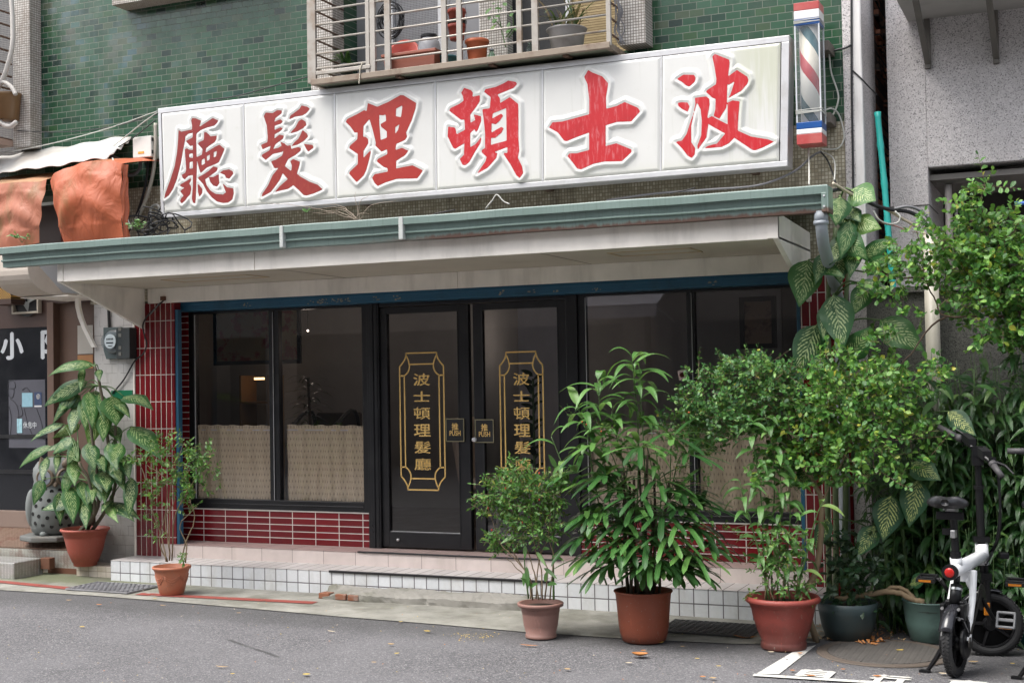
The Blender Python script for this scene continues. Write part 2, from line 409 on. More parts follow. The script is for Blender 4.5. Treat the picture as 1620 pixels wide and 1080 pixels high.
m_blue = mat('blue_shutter_box', (.020, .105, .185), .4, space='pos', dirt=(.012, .035, .055), damt=.6, bump=.1)
m_peel = mat('peeled_label_remnant', (.30, .27, .2), .7)
m_alu = mat('aluminium', (.60, .60, .61), .42, metal=.35, dirt=(.22, .2, .17), damt=.5, space='pos', bump=.05)
m_steel = mat('cage_steel', (.38, .35, .31), .45, metal=.35, dirt=(.20, .13, .08), damt=.75, ds=4, space='pos', bump=.1)
m_rustbar = mat('rusty_bar', (.16, .10, .07), .6, metal=.3, dirt=(.09, .045, .025), damt=.8, space='pos')
m_concrete = mat('concrete', (.30, .29, .26), .85, space='pos', vs=3, dirt=(.15, .15, .12), damt=.6, bump=.6, bs=70)
m_pane = glass('tinted_pane', (.87, .86, .87), 0.0, 1.66)
m_pane_d = glass('dark_pane', (.10, .10, .11))
m_clear = glass('clear_acrylic', (.86, .90, .92), .05)
m_gold = mat('gold_leaf_lettering', (.78, .51, .17), .45, metal=.1, var=.1, bump=0)
m_grey = mat('grey_plastic', (.30, .33, .36), .45, var=.1)
m_cable = mat('black_cable', (.016, .016, .018), .55)
m_cablew = mat('white_cable', (.5, .5, .46), .5)
m_cableg = mat('grey_cable', (.16, .16, .17), .5)
m_rust = mat('rust', (.13, .055, .03), .8, dirt=(.05, .025, .015), damt=.7, bump=.5)

# ------------------------------------------------------------------ ground
def ground_mat():
    k = NT('asphalt'); P = k.pos()
    vo = k.n('TexVoronoi'); vo.inputs['Scale'].default_value = 140; k.l(P, vo.inputs['Vector'])
    sp = k.sep(vo.outputs['Color'])[0]
    c = k.ramp(sp, [(0, (.055, .054, .058)), (.5, (.118, .115, .122)), (.85, (.172, .168, .173)), (1, (.34, .33, .33))])
    big = k.noise(P, .7, 7, .6); c = k.mix(k.math('MULTIPLY', k.step(big, .38, .62), .45), c, (.195, .191, .198))
    pat = k.step(k.noise(P, 2.2, 7, .7), .48, .66); c = k.mix(k.math('MULTIPLY', pat, .12), c, (.075, .073, .075))
    crk = k.n('TexVoronoi', feature='DISTANCE_TO_EDGE'); crk.inputs['Scale'].default_value = .55; wv = k.n('VectorMath', operation='ADD'); k.l(P, wv.inputs[0]); k.l(k.n('TexNoise', Scale=2.2, Detail=6.0).outputs[1], wv.inputs[1]); k.l(wv.outputs[0], crk.inputs['Vector'])
    c = k.mix(k.math('MULTIPLY', k.math('MULTIPLY', k.step(crk.outputs[0], .0022, .0004), k.step(k.noise(P, .9, 3), .5, .56)), .7), c, (.02, .02, .02))
    x = k.sep(P)
    kerb_dark = k.step(k.math('ADD', x[1], k.math('MULTIPLY', k.noise(P, 1.5, 5), .5)), -1.25, -.75)     # asphalt grows darker towards the kerb
    c = k.mix(k.math('MULTIPLY', kerb_dark, .55), c, (.05, .05, .05))
    k.base(c); k.rough(k.math('MULTIPLY_ADD', big, .2, .68)); k.bump(k.math('ADD', vo.outputs['Distance'], k.noise(P, 300, 2)), .7, .006); return k.m
def tilt(b_pts, lift): return [(x, y, gz(x)+lift) for x, y in b_pts]
g = MB(); g.poly([(x, y, gz(x)) for x, y in ((-60, -60), (60, -60), (60, 6), (-60, 6))])
g.build('road', ground_mat(), kind='structure')
def apron_mat():
    k = NT('apron_concrete'); P = k.pos(); n = k.noise(P, 4, 7, .65); x = k.sep(P)
    c = k.ramp(n, [(.25, (.14, .135, .12)), (.5, (.25, .245, .215)), (.75, (.34, .33, .295))])
    moss = k.math('MULTIPLY', k.step(k.math('ADD', x[1], k.math('MULTIPLY', k.noise(P, 5, 5), .35)), -.32, .02), k.step(x[0], 1.7, -.2))
    c = k.mix(k.math('MULTIPLY', moss, .85), c, (.085, .10, .045))
    moss2 = k.math('MULTIPLY', k.step(k.noise(P, 2.3, 6), .5, .68), .6)
    c = k.mix(moss2, c, (.115, .112, .085))
    k.base(c); k.rough(.88); k.bump(k.math('ADD', n, k.noise(P, 90, 3)), .5, .008); return k.m
ap = MB()
edge = [(-8, -.74), (-.53, -.735), (.4, -.70), (1.2, -.73), (2.0, -.78), (2.8, -.84), (3.6, -.87), (4.3, -.92), (5.0, -.90), (5.7, -.82), (6.15, -.62), (6.2, .34)]
ap.poly(tilt([(-8, .34)] + edge, .006))
ap.build('pavement', apron_mat(), kind='structure')
# red no-parking line on the pavement edge, worn through in places
def paint(name, col, wear=.5, sc=9):
    k = NT(name); P = k.pos(); n = k.noise(P, sc, 8, .7)
    hole = k.step(n, wear+.02, wear+.10)
    c = k.mix(k.noise(P, 5, 4), mul(col, .8), col); k.base(c); k.rough(.75)
    tr = k.n('BsdfTransparent'); mx = k.n('MixShader'); k.l(hole, mx.inputs[0]); k.l(k.p.outputs[0], mx.inputs[1]); k.l(tr.outputs[0], mx.inputs[2])
    k.l(mx.outputs[0], k.out.inputs[0]); return k.m
m_redline = paint('worn_red_paint', (.27, .060, .046), .53, 13)
m_whiteline = paint('worn_white_paint', (.62, .61, .57), .58, 14)
def strip(b, pts, w, lift):
    pts = [np.array(p, float) for p in pts]
    for a, c in zip(pts[:-1], pts[1:]):
        d = c-a; d /= np.hypot(*d); n = np.array([-d[1], d[0]])*w/2
        b.poly(tilt([a-n, c-n, c+n, a+n], lift))
rl = MB(); strip(rl, [(-3, -.35), (-.89, -.40), (.05, -.50)], .10, .011); rl.build('red_line', m_redline, kind='structure')
rl = MB(); strip(rl, [(.74, -.53), (1.6, -.47), (2.33, -.42)], .10, .011); rl.build('red_line', m_redline, kind='structure')
wl = MB(); wl.poly(tilt([atg(1197, 1066)[:2], atg(1232, 1067)[:2], atg(1291, 1021)[:2], atg(1262, 1027)[:2]], .005))
a0, a1 = atg(1192, 1069)[:2], atg(1400, 1082)[:2]
strip(wl, [a0, a1, a1+(a1-a0)*3], .055, .009); wl.build('parking_line', m_whiteline, kind='structure')
# what is left of the lettering in the parking bay
lt = MB()
def gtext(ch, px, py, w, d):
    c = atg(px, py, .008); put_text(lt, ch, .3, c, (1, 0, GS), (.05, 1, 0), bold=.012, fit=(w, d))
gtext('自', 1291, 1064, .17, .19); gtext('行', 1408, 1073, .20, .17); gtext('車', 1530, 1081, .2, .17)
lt.build('parking_lettering', m_whiteline, kind='structure')

# ------------------------------------------------------------------ the green tiled building
B = thing('tiled_building', 'old building of green glazed tile above a barber shop front', 'building', (3.2, 2.5, -.18))
w = MB()
WX0, WX1, WZ0, WZ1 = 2.2, 4.66, 3.95, 6.2
w.box(-7, WX0, .335, .62, 3.262, 9); w.box(WX1, 6.255, .335, .62, 3.262, 9); w.box(WX0, WX1, .335, .62, 3.262, WZ0); w.box(WX0, WX1, .335, .62, WZ1, 9)
w.build('upper_wall', m_green, B)
w = MB(); w.box(-.5, 6.255, .338, .62, 2.24, 3.262); w.build('mosaic_band', m_mosaic, B)
w = MB(); w.box(6.255, 6.384, .325, .96, -.25, 9); w.build('corner_column', m_pebble, B, bevel=.012)
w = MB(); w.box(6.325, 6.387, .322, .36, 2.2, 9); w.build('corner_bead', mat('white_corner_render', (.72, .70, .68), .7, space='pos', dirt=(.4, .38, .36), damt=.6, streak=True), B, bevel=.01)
w = MB(); w.box(6.20, 6.378, .96, 6, -.25, 9)
for i in range(150):                    # brick ends that stand proud in the narrow gap
    y = rnd.uniform(.97, 1.7); z = rnd.randrange(28, 130)*.067; w.box(6.378, 6.378+rnd.uniform(.008, .035), y, y+rnd.uniform(.06, .2), z, z+.05)
w.build('gap_wall', m_brickwall, B)
w = MB(); w.box(-7, 6.2, 4.2, 4.4, -.3, 9); w.box(-7, 6.2, .62, 4.2, 8.9, 9.1); w.build('back_wall', m_concrete, B)
w = MB(); w.box(0.005, .437, .335, .43, -.25, 2.226); o = w.build('pillar', m_redv, B, bevel=.004)
w = MB(); w.box(5.915, 6.25, .335, .60, -.25, 2.226); w.build('pillar', m_redv, B, bevel=.004)
w = MB(); w.box(.20, .385, .592, .66, .11, 2.15); w.build('recess_wall', m_redh, B)
w = MB(); w.box(.18, .20, .43, .66, .11, 2.23); w.build('recess_side', m_black, B)
for x0, x1 in ((.385, 2.238), (4.085, 5.915)):
    w = MB(); w.box(x0, x1, .588, .72, .11, .395); w.build('sill_wall', m_redh, B)
    w = MB(); w.box(x0, x1, .578, .60, .3955, .402); w.build('sill_edge', mat('white_grout_edge', (.62, .58, .54), .7), B)
w = MB(); w.box(.275, 5.93, .331, .75, -.02, .108); w.build('upper_step', m_pink, B, bevel=.004)
w = MB(); w.box(.275, 5.93, .327, .60, .1085, .1115); w.build('upper_tread', m_pinktop, B)
w = MB(); w.box(0.0, 6.1, 0.0, .60, -.3, -.004); w.build('lower_step', m_white_t, B, bevel=.003)
w = MB(); w.box(-.002, 6.102, -.003, .334, -.0035, 0.0); w.build('lower_tread', m_white_top, B)
w = MB(); w.box(2.27, 4.06, .318, .345, .106, .118); w.build('step_nosing', m_black, B, bevel=.003)
w = MB(); w.box(2.20, 4.10, -.012, .012, -.012, .006); w.build('step_nosing', m_black, B, bevel=.003)
w = MB(); w.box(.20, 5.915, .44, .60, 2.15, 2.232); w.box(.437, 5.915, .432, .44, 2.200, 2.232); w.build('shutter_box', m_blue, B, bevel=.004)
for i in range(16):
    pl = MB(); x = rnd.uniform(.8, 5.6); n = rnd.randint(3, 7)
    for j in range(n): xx = x+rnd.uniform(-.035, .035); zz = rnd.uniform(2.158, 2.19); pl.box(xx, xx+rnd.uniform(.006, .02), .4385, .4398, zz, zz+rnd.uniform(.004, .014))
    pl.build('label_remnant', m_peel, B)
for x0 in (.437, 5.885):
    w = MB(); w.box(x0, x0+.03, .345, .40, -.0, 2.16); w.build('shutter_rail', m_blue, B, bevel=.003)
# window surround of the upper floor, clad in white mosaic
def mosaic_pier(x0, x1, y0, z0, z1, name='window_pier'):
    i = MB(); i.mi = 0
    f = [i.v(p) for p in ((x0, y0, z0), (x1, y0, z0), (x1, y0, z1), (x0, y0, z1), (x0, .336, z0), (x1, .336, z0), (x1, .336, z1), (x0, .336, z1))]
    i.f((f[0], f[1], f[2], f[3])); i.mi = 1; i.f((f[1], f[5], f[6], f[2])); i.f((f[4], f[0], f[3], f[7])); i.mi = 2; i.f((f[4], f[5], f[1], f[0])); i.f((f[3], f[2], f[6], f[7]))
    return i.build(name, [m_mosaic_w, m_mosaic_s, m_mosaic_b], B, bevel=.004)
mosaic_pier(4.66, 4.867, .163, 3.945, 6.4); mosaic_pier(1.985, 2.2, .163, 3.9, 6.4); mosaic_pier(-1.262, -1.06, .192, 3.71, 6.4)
mosaic_pier(-.059, 1.6, .143, 4.868, 5.1, 'window_ledge')
# the recessed upper window behind the cage
w = MB(); w.box(WX0, WX1, .60, .62, WZ0, WZ1); w.build('window_back', m_pane_d if False else mat('dark_room', (.02, .02, .022), .7), B)
w = MB()
for x0, x1 in ((2.5, 2.56), (2.98, 3.02), (3.35, 3.38), (4.1, 4.14)): w.box(x0, x1, .52, .58, WZ0, WZ1)
w.box(2.2, 4.66, .52, .58, WZ0, WZ0+.05); w.build('upper_window_frame', m_alu, B, bevel=.004)
w = MB(); w.box(3.02, 3.35, .55, .575, WZ0, WZ1); w.box(2.2, 2.5, .55, .575, WZ0, WZ1); w.build('upper_window_pane', mat('frosted_pane', (.24, .24, .25), .2, space='pos', dirt=(.12, .12, .12)), B)
w = MB(); w.box(3.38, 3.62, .47, .585, WZ0, WZ1); w.build('window_pier', m_mosaic_w, B)
w = MB(); w.box(2.56, 2.98, .56, .58, WZ0, WZ1); w.build('window_screen', tiles('grey_mesh_screen', (0, 2), .014, .014, 0, (0, 0), [(0, (.10, .10, .11)), (1, (.14, .14, .15))], (.28, .28, .29), .005, .5, .4), B)
w = MB(); w.box(4.14, 4.66, .56, .58, WZ0, WZ1); w.build('bamboo_blind', tiles('yellow_blind', (0, 2), .3, .02, 0, (0, 0), [(0, (.34, .25, .12)), (1, (.5, .38, .2))], (.18, .12, .06), .005, .6, .5), B)

# ------------------------------------------------------------------ shop front: windows and doors
def frame_box(b, x0, x1, y0, y1, z0, z1, wl, wr, wb, wt):
    b.box(x0, x0+wl, y0, y1, z0, z1); b.box(x1-wr, x1, y0, y1, z0, z1); b.box(x0+wl, x1-wr, y0, y1, z0, z0+wb); b.box(x0+wl, x1-wr, y0, y1, z1-wt, z1)
def shop_window(x0, x1, xm0, xm1):
    f = MB(); frame_box(f, x0, x1, .60, .68, .402, 2.15, .055, .06, .085, .02)
    f.box(xm0, xm0+.036, .597, .655, .487, 2.13); f.box(xm0+.042, xm1, .612, .672, .487, 2.13)
    f.box(x0+.055, x1-.06, .592, .60, .44, .452)
    fo = f.build('window', m_black, B, bevel=.003)
    p = MB(); p.box(x0+.05, xm0+.01, .622, .627, .48, 2.135); p.build('pane', m_pane, fo)
    p = MB(); p.box(xm1-.02, x1-.055, .642, .647, .48, 2.135); p.build('pane', m_pane, fo)
    t = MB(); t.box(x0+.056, x0+.062, .61, .616, .487, 2.12); t.build('trim', m_alu, fo); t = MB(); t.box(xm0+.037, xm0+.041, .60, .606, .487, 2.12); t.build('trim', m_alu, fo)
shop_window(.385, 2.235, 1.243, 1.335); shop_window(4.125, 5.93, 5.003, 5.062)
f = MB(); f.box(2.235, 2.35, .575, .70, .108, 2.15); f.box(4.03, 4.125, .575, .70, .108, 2.15); f.box(2.35, 4.03, .585, .70, 2.118, 2.15)
f.box(2.262, 2.30, .566, .575, .112, 2.15); f.box(2.315, 2.338, .569, .575, .112, 2.15)
f.build('door_surround', m_black, B, bevel=.003)
def bez(p0, p1, p2, n=10): return [(1-t)**2*np.array(p0)+2*t*(1-t)*np.array(p1)+t*t*np.array(p2) for t in [i/n for i in range(n+1)]]
def line2(b, pts, w, Y, o):             # a flat painted line on an upright plane
    P = [np.array(p, float) for p in pts]; L = []; R = []
    for k in range(len(P)):
        d = P[min(k+1, len(P)-1)]-P[max(k-1, 0)]; d /= np.hypot(*d); n = np.array([-d[1], d[0]])*w/2; L.append(P[k]+n); R.append(P[k]-n)
    for k in range(len(P)-1): b.poly([(o[0]+q[0], Y, o[1]+q[1]) for q in (L[k], L[k+1], R[k+1], R[k])])
def door(x0, x1, wl, wr, gp, pp_):
    gx0, gx1 = at(gp[0], 640, .6175)[0], at(gp[1], 640, .6175)[0]; plate_x, _y, zpl = at(*pp_, .588)
    f = MB(); frame_box(f, x0, x1, .60, .65, .125, 2.113, wl, wr, .125, .055)
    for xx in (x0+wl-.004, x1-wr-.006): f.box(xx, xx+.01, .594, .60, .25, 2.058)
    d = f.build('door', m_black, B, bevel=.003)
    p = MB(); p.box(x0+wl-.005, x1-wr+.005, .622, .628, .245, 2.063); p.build('pane', m_pane, d)
    t = MB(); t.box(x0+wl+.002, x1-wr-.002, .612, .617, .252, .257); t.build('trim', m_alu, d)
    # gold ornamental border and the six characters of the name
    b = MB(); gw = gx1-gx0; z0, z1 = at((gp[0]+gp[1])/2, gp[3], .6175)[2], at((gp[0]+gp[1])/2, gp[2], .6175)[2]; gh = z1-z0; lw = .0115; Yg = .6175
    cx, cy = gw*.155, gh*.096
    def both(pts):
        for mx in (0, 1):
            for my in (0, 1): line2(b, [((gw-q[0]) if mx else q[0], (gh-q[1]) if my else q[1]) for q in pts], lw, Yg, (gx0, z0))
    for zz in (0, gh): line2(b, [(cx-.004, zz), (gw-cx+.004, zz)], lw, Yg, (gx0, z0))
    for zz in (gh*.082, gh*(1-.082)): line2(b, [(gw*.225, zz), (gw*.775, zz)], lw, Yg-.0006, (gx0, z0))
    for xx in (0, gw): line2(b, [(xx, cy), (xx, gh-cy)], lw, Yg, (gx0, z0))
    for xx in (gw*.105, gw*.895): line2(b, [(xx, gh*.165), (xx, gh*(1-.165))], lw, Yg, (gx0, z0))
    both(bez((cx, 0), (cx*.95, cy*.55), (0, cy)))
    both(bez((cx, .02), (gw*.32, gh*.12), (gw*.105, gh*.165)))
    both([(0, gh*.165), (gw*.105, gh*.165)])
    b.build('gold_border', m_gold, d)
    b = MB()
    for i, ch in enumerate('波士頓理髮廳'):
        put_text(b, ch, .12, (gx0+gw*.5, Yg-.0003, z1-gh*(.195+.1235*i)), bold=(.0011 if ch in '髮廳頓' else .0022), fit=(gw*.37, .098 if ch != '士' else .082))
    b.build('gold_lettering', m_gold, d)
    q = MB(); q.box(plate_x-.083, plate_x+.083, .588, .600, zpl-.094, zpl+.094); pp = q.build('push_plate', m_black2, d, bevel=.003)
    q = MB(); frame_box(q, plate_x-.083, plate_x+.083, .584, .588, zpl-.094, zpl+.094, .007, .007, .007, .007); q.build('plate_rim', mat('dull_brass', (.30, .27, .17), .4, metal=.6), d)
    q = MB(); put_text(q, '推', .06, (plate_x, .5868, zpl+.028), bold=.0012, fit=(.058, .056)); put_text(q, 'PUSH', .05, (plate_x, .5868, zpl-.025), bold=.0009, fit=(.098, .040)); q.build('push_lettering', m_gold, d)
    return d
d1 = door(2.352, 3.172, .062, .095, (633, 702.5, 558, 774.5), (720, 680))
q = MB(); q.lathe((2.50, .588, .187), [(.0, -.004), (.012, -.004), (.012, .012)], 16, (0, 1, 0)); q.build('floor_lock', m_alu, d1, smooth=True)
d2 = door(3.212, 4.03, .085, .075, (791.5, 859.5, 556.5, 776), (766.5, 681.5))
q = MB(); q.lathe((3.22, .575, 1.015), [(.0, -.006), (.018, -.006), (.02, .02)], 16, (0, 1, 0)); q.build('lock', m_alu, d2, smooth=True)

# ------------------------------------------------------------------ canopy
CN = thing('canopy', 'cream boarded canopy over the shop front with a green metal gutter', 'canopy', (3.1, -.2, 2.35))
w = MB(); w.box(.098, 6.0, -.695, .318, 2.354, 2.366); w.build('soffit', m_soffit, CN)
for x0, x1, y0, y1 in ((.9, 1.75, -.42, -.12), (4.75, 5.35, -.45, -.15)):
    frame_box_y = [(x0, x1, y0, y0+.014), (x0, x1, y1-.014, y1), (x0, x0+.014, y0, y1), (x1-.014, x1, y0, y1)]
    sp = MB()
    for a, b_, c, d in frame_box_y: sp.box(a, b_, c, d, 2.349, 2.3535)
    sp.build('soffit_hatch', mat('pine_trim', (.55, .42, .26), .6), CN)
for x in (2.2, 4.35): sp = MB(); sp.box(x, x+.006, -.69, .31, 2.3515, 2.3535); sp.build('soffit_joint', mat('joint_line', (.2, .17, .12), .7), CN)
w = MB(); w.box(.16, 3.218, .322, .34, 2.222, 2.3535); w.box(3.222, 5.98, .319, .34, 2.222, 2.3535); w.build('wall_beam', m_cream, CN, bevel=.003)
w = MB(); w.box(.16, 2.02, -.718, -.696, 2.352, 2.52); w.box(2.023, 5.93, -.716, -.696, 2.352, 2.52); w.build('fascia_board', m_cream, CN, bevel=.003)
for x0, x1, cx in ((.098, .158, 0), (5.93, 6.0, 1)):
    w = MB()
    out = [(-.72, 2.353), (.318, 2.000), (.318, 2.49), (-.72, 2.52)]
    w.prism([(x0 if not cx else x1-.035, y, z) for y, z in out], (.035, 0, 0)); w.build('side_bracket', m_cream, CN, bevel=.003)
    w = MB(); w.box(x0, x1, -.722, -.690, 2.356, 2.52); w.build('corner_post', m_cream, CN, bevel=.003)
w = MB(); w.prism([(.10, -.70, 2.60), (.10, -.70, 2.612), (.10, .336, 2.70), (.10, .336, 2.688)], (6.1, 0, 0)); w.build('roof_sheet', mat('roof_tin', (.25, .26, .25), .5, metal=.4, space='pos'), CN)
pr = [(-.725, 2.492), (-.800, 2.492), (-.806, 2.535), (-.824, 2.541), (-.824, 2.551), (-.803, 2.556), (-.803, 2.596), (-.842, 2.601), (-.842, 2.648), (-.836, 2.655), (-.815, 2.657), (-.815, 2.61), (-.795, 2.51), (-.735, 2.51), (-.735, 2.655), (-.725, 2.655)]
w = MB(); N = 40; xs = [-.40+6.735*i/N for i in range(N+1)]; rows = []
for i, x in enumerate(xs):
    j = .0025*math.sin(x*3.1)+.002*math.sin(x*7.7+1)
    rows.append([w.v((x, y+j*(1 if y < -.73 else 0), z+j*.8)) for y, z in pr])
n = len(pr)
for i in range(N):
    for k in range(n): w.f((rows[i][k], rows[i][(k+1) % n], rows[i+1][(k+1) % n], rows[i+1][k]))
w.f(rows[0]); w.f(rows[-1][::-1]); gu = w.build('gutter', m_gutter, CN)
for xx, lw in ((2.335, .03), (3.335, .035)):
    w = MB(); w.box(xx, xx+lw, -.848, -.80, 2.494, 2.6545); w.build('gutter_joint', mat('joint_tape', (.48, .50, .48), .6, dirt=(.2, .2, .18)), gu, bevel=.004)
w = MB(); w.box(6.30, 6.334, -.852, -.72, 2.486, 2.606); w.box(6.334, 6.345, -.858, -.70, 2.482, 2.648); w.build('gutter_end', m_gutter, gu, bevel=.004)
for z in (2.52, 2.585): sc_ = MB(); sc_.lathe((6.317, -.853, z), [(0, -.004), (.006, -.004), (.007, .002)], 10, (0, 1, 0)); sc_.build('rivet', m_alu, gu)
w = MB(); w.tube([(6.28, -.765, 2.50), (6.28, -.765, 2.435)], .043, 20); w.tube(smooth_path([(6.28, -.765, 2.44), (6.28, -.755, 2.40), (6.275, -.70, 2.345), (6.262, -.58, 2.285), (6.235, -.2, 2.15), (6.21, .16, 2.02), (6.20, .26, 1.95), (6.20, .275, 1.8), (6.20, .275, .0)], 5), .038, 18)
w.tube([(6.28, -.765, 2.44), (6.28, -.765, 2.418)], .047, 20); w.build('downpipe', m_grey, CN, smooth=True)
# ------------------------------------------------------------------ the big name sign
SIGN_Y = 0.0
GL = {}     # outlines of the painted characters, in photograph crops: (origin x, origin y, zoom, outlines, holes)
GL['廳'] = (250, 170, 6.171, [
 [(340,105),(375,108),(425,130),(420,160),(405,195),(410,225),(380,260),(378,330),(382,470),(385,560),(380,720),(375,880),(368,940),(345,930),(335,890),(345,760),(345,620),(345,480),(345,400),(340,310),(345,250),(335,220),(338,180),(328,130)],
 [(205,222),(235,238),(330,218),(345,250),(300,260),(272,285),(270,320),(250,420),(225,560),(190,700),(150,800),(110,860),(65,893),(75,840),(120,720),(165,580),(190,440),(200,320)],
 [(405,190),(420,185),(480,145),(540,105),(595,130),(580,155),(555,180),(480,200),(420,225),(390,250)],
 [(275,330),(352,290),(352,370),(320,380)],
 [(265,410),(290,400),(310,415),(350,415),(350,450),(310,455),(310,490),(350,495),(350,530),(315,535),(312,600),(350,595),(350,660),(300,670),(265,705),(245,690),(235,660),(270,640),(280,610),(272,500)],
 [(212,765),(235,745),(290,715),(325,690),(330,710),(310,745),(328,770),(330,800),(320,850),(290,880),(270,910),(235,940),(218,915),(235,880),(255,865),(220,820),(240,800),(265,785),(240,780)],
 [(390,745),(410,760),(440,800),(435,840),(410,875),(395,830)],
 [(455,240),(480,245),(520,285),(580,275),(575,310),(560,340),(500,380),(475,400),(470,440),(480,470),(430,480),(440,410),(395,360),(405,340),(450,320)],
 [(375,490),(430,465),(500,425),(560,385),(605,365),(655,405),(640,445),(600,535),(575,550),(480,590),(420,645),(400,580),(388,530),(375,520)],
 [(545,575),(590,590),(580,620),(555,640),(500,680),(465,705),(480,760),(520,815),(570,845),(640,850),(668,830),(630,735),(680,780),(740,790),(745,840),(730,900),(690,930),(640,935),(580,920),(530,880),(480,820),(445,750),(395,695),(400,680),(440,660),(500,620)],
 [(500,680),(545,680),(600,650),(598,690),(605,740),(580,775),(545,765),(515,730)],
 [(605,640),(640,615),(700,605),(735,625),(740,650),(700,698),(670,690),(655,660)]],
 [[(432,515),(460,498),(463,548),(430,568)], [(482,478),(512,462),(506,512),(484,525)], [(550,440),(580,425),(570,480),(548,490)]])
GL['髮'] = (400, 150, 6.171, [
 [(110,210),(130,175),(200,180),(245,150),(290,155),(285,185),(225,230),(215,265),(275,240),(298,262),(280,285),(218,305),(218,345),(275,318),(300,330),(270,360),(218,388),(215,430),(265,390),(308,400),(300,430),(225,485),(205,530),(250,520),(285,500),(272,458),(320,480),(310,540),(290,560),(200,580),(130,640),(90,605),(95,585),(165,545),(180,500),(100,535),(82,490),(145,465),(150,420),(140,300)],
 [(357,245),(370,205),(420,170),(460,140),(480,105),(540,120),(562,140),(530,180),(490,205),(420,215)],
 [(368,380),(385,355),(420,320),(450,260),(480,240),(520,262),(528,295),(500,325),(440,360)],
 [(380,505),(410,465),(450,430),(490,345),(535,380),(545,410),(500,455),(440,490)],
 [(500,478),(530,485),(590,490),(598,520),(545,558),(525,530)],
 [(310,480),(345,500),(375,490),(380,530),(445,512),(475,520),(470,550),(420,590),(350,630),(320,690),(300,760),(270,830),(220,900),(180,950),(93,998),(95,970),(150,890),(195,790),(255,715),(215,720),(180,650),(230,635),(290,595),(305,545)],
 [(310,690),(345,720),(380,745),(385,690),(368,650),(400,628),(465,655),(460,690),(435,770),(470,800),(560,850),(640,880),(688,925),(600,965),(530,985),(500,980),(450,930),(400,885),(350,920),(280,935),(215,953),(270,890),(345,825),(295,765)]], [])
GL['理'] = (535, 135, 6.0, [
 [(75,350),(90,322),(180,278),(250,238),(285,250),(312,290),(300,325),(245,390),(242,490),(265,490),(290,515),(290,555),(245,625),(245,690),(290,640),(318,615),(300,700),(270,810),(245,860),(180,922),(150,890),(107,840),(115,820),(190,750),(190,655),(110,600),(115,575),(185,515),(188,450),(160,452),(120,395)],
 [(285,170),(375,205),(480,160),(595,95),(625,97),(745,170),(740,220),(700,340),(650,450),(658,490),(640,520),(555,560),(550,615),(610,595),(672,622),(640,665),(555,720),(555,790),(710,760),(810,810),(755,885),(560,890),(450,925),(380,958),(350,930),(325,880),(350,845),(475,820),(470,785),(440,780),(370,725),(380,700),(470,655),(468,610),(415,632),(357,575),(360,545),(330,420),(300,320),(275,240)]],
 [[(395,285),(430,288),(455,280),(458,340),(405,370),(410,395),(465,440),(466,500),(408,520),(402,440),(395,360)], [(555,225),(610,195),(612,215),(600,305),(552,295)], [(548,400),(585,372),(570,430),(545,465)]])
GL['頓'] = (695, 115, 5.838, [
 [(232,142),(300,165),(315,190),(310,225),(380,210),(378,265),(345,320),(290,390),(292,465),(335,440),(318,385),(390,405),(390,450),(360,530),(340,555),(330,525),(290,560),(290,690),(340,660),(395,588),(385,650),(330,740),(280,830),(240,860),(215,850),(192,800),(230,760),(235,655),(150,707),(130,695),(80,590),(85,498),(150,510),(165,570),(240,530),(235,435),(205,440),(95,355),(105,330),(190,290),(228,260),(220,220),(205,190)],
 [(415,180),(430,155),(520,135),(590,105),(640,75),(710,88),(723,108),(690,145),(540,205),(565,240),(565,290),(490,350),(468,345),(478,230)],
 [(400,340),(475,330),(570,280),(655,228),(732,290),(735,350),(735,620),(742,720),(730,790),(770,870),(778,930),(745,975),(715,950),(660,850),(600,760),(600,740),(632,745),(632,690),(510,735),(540,745),(530,790),(450,880),(350,937),(370,905),(430,820),(440,780),(395,740),(395,715),(425,700),(425,560),(415,450)]],
 [[(498,380),(620,330),(625,630),(480,668),(482,605),(520,605),(580,555),(600,515),(575,502),(485,555),(488,470),(525,480),(560,450),(595,400),(575,380),(492,425)]])
GL['士'] = (855, 95, 5.684, [
 [(395,155),(432,92),(470,115),(560,150),(612,210),(608,250),(592,340),(595,440),(690,415),(760,380),(880,432),(900,465),(820,555),(690,560),(590,590),(590,775),(685,750),(820,805),(822,830),(735,912),(580,915),(480,935),(370,985),(335,980),(290,920),(245,865),(265,840),(330,840),(440,810),(440,655),(330,695),(240,732),(215,728),(160,655),(80,610),(110,562),(200,555),(330,520),(440,490),(440,350),(425,220)]], [])
GL['波'] = (1055, 70, 5.4, [
 [(85,300),(145,262),(235,265),(250,290),(240,325),(195,365),(165,355),(130,325)],
 [(92,505),(125,497),(180,500),(197,535),(180,580),(130,555),(100,530)],
 [(240,460),(340,448),(365,470),(368,520),(350,620),(355,700),(340,800),(265,905),(262,870),(295,780),(300,650),(290,560),(260,500),(230,610),(210,700),(212,840),(245,890),(240,945),(215,975),(180,955),(130,890),(75,835),(130,825),(170,770),(195,690),(225,600),(245,510)],
 [(390,110),(410,85),(535,135),(540,165),(525,280),(520,330),(515,500),(510,545),(450,640),(400,615),(415,560),(418,470),(390,460),(335,410),(345,395),(420,345),(425,300),(405,180)],
 [(522,280),(600,222),(690,280),(700,310),(690,340),(640,400),(525,465),(545,430),(580,320),(525,355),(515,320)],
 [(520,500),(565,482),(625,490),(615,600),(608,740),(590,790),(530,850),(470,880),(320,893),(350,870),(430,850),(500,765),(520,700)],
 [(345,640),(385,615),(440,645),(530,690),(620,745),(720,790),(870,815),(918,835),(820,885),(760,908),(730,905),(680,870),(560,790),(480,755),(400,710),(350,680)]], [])
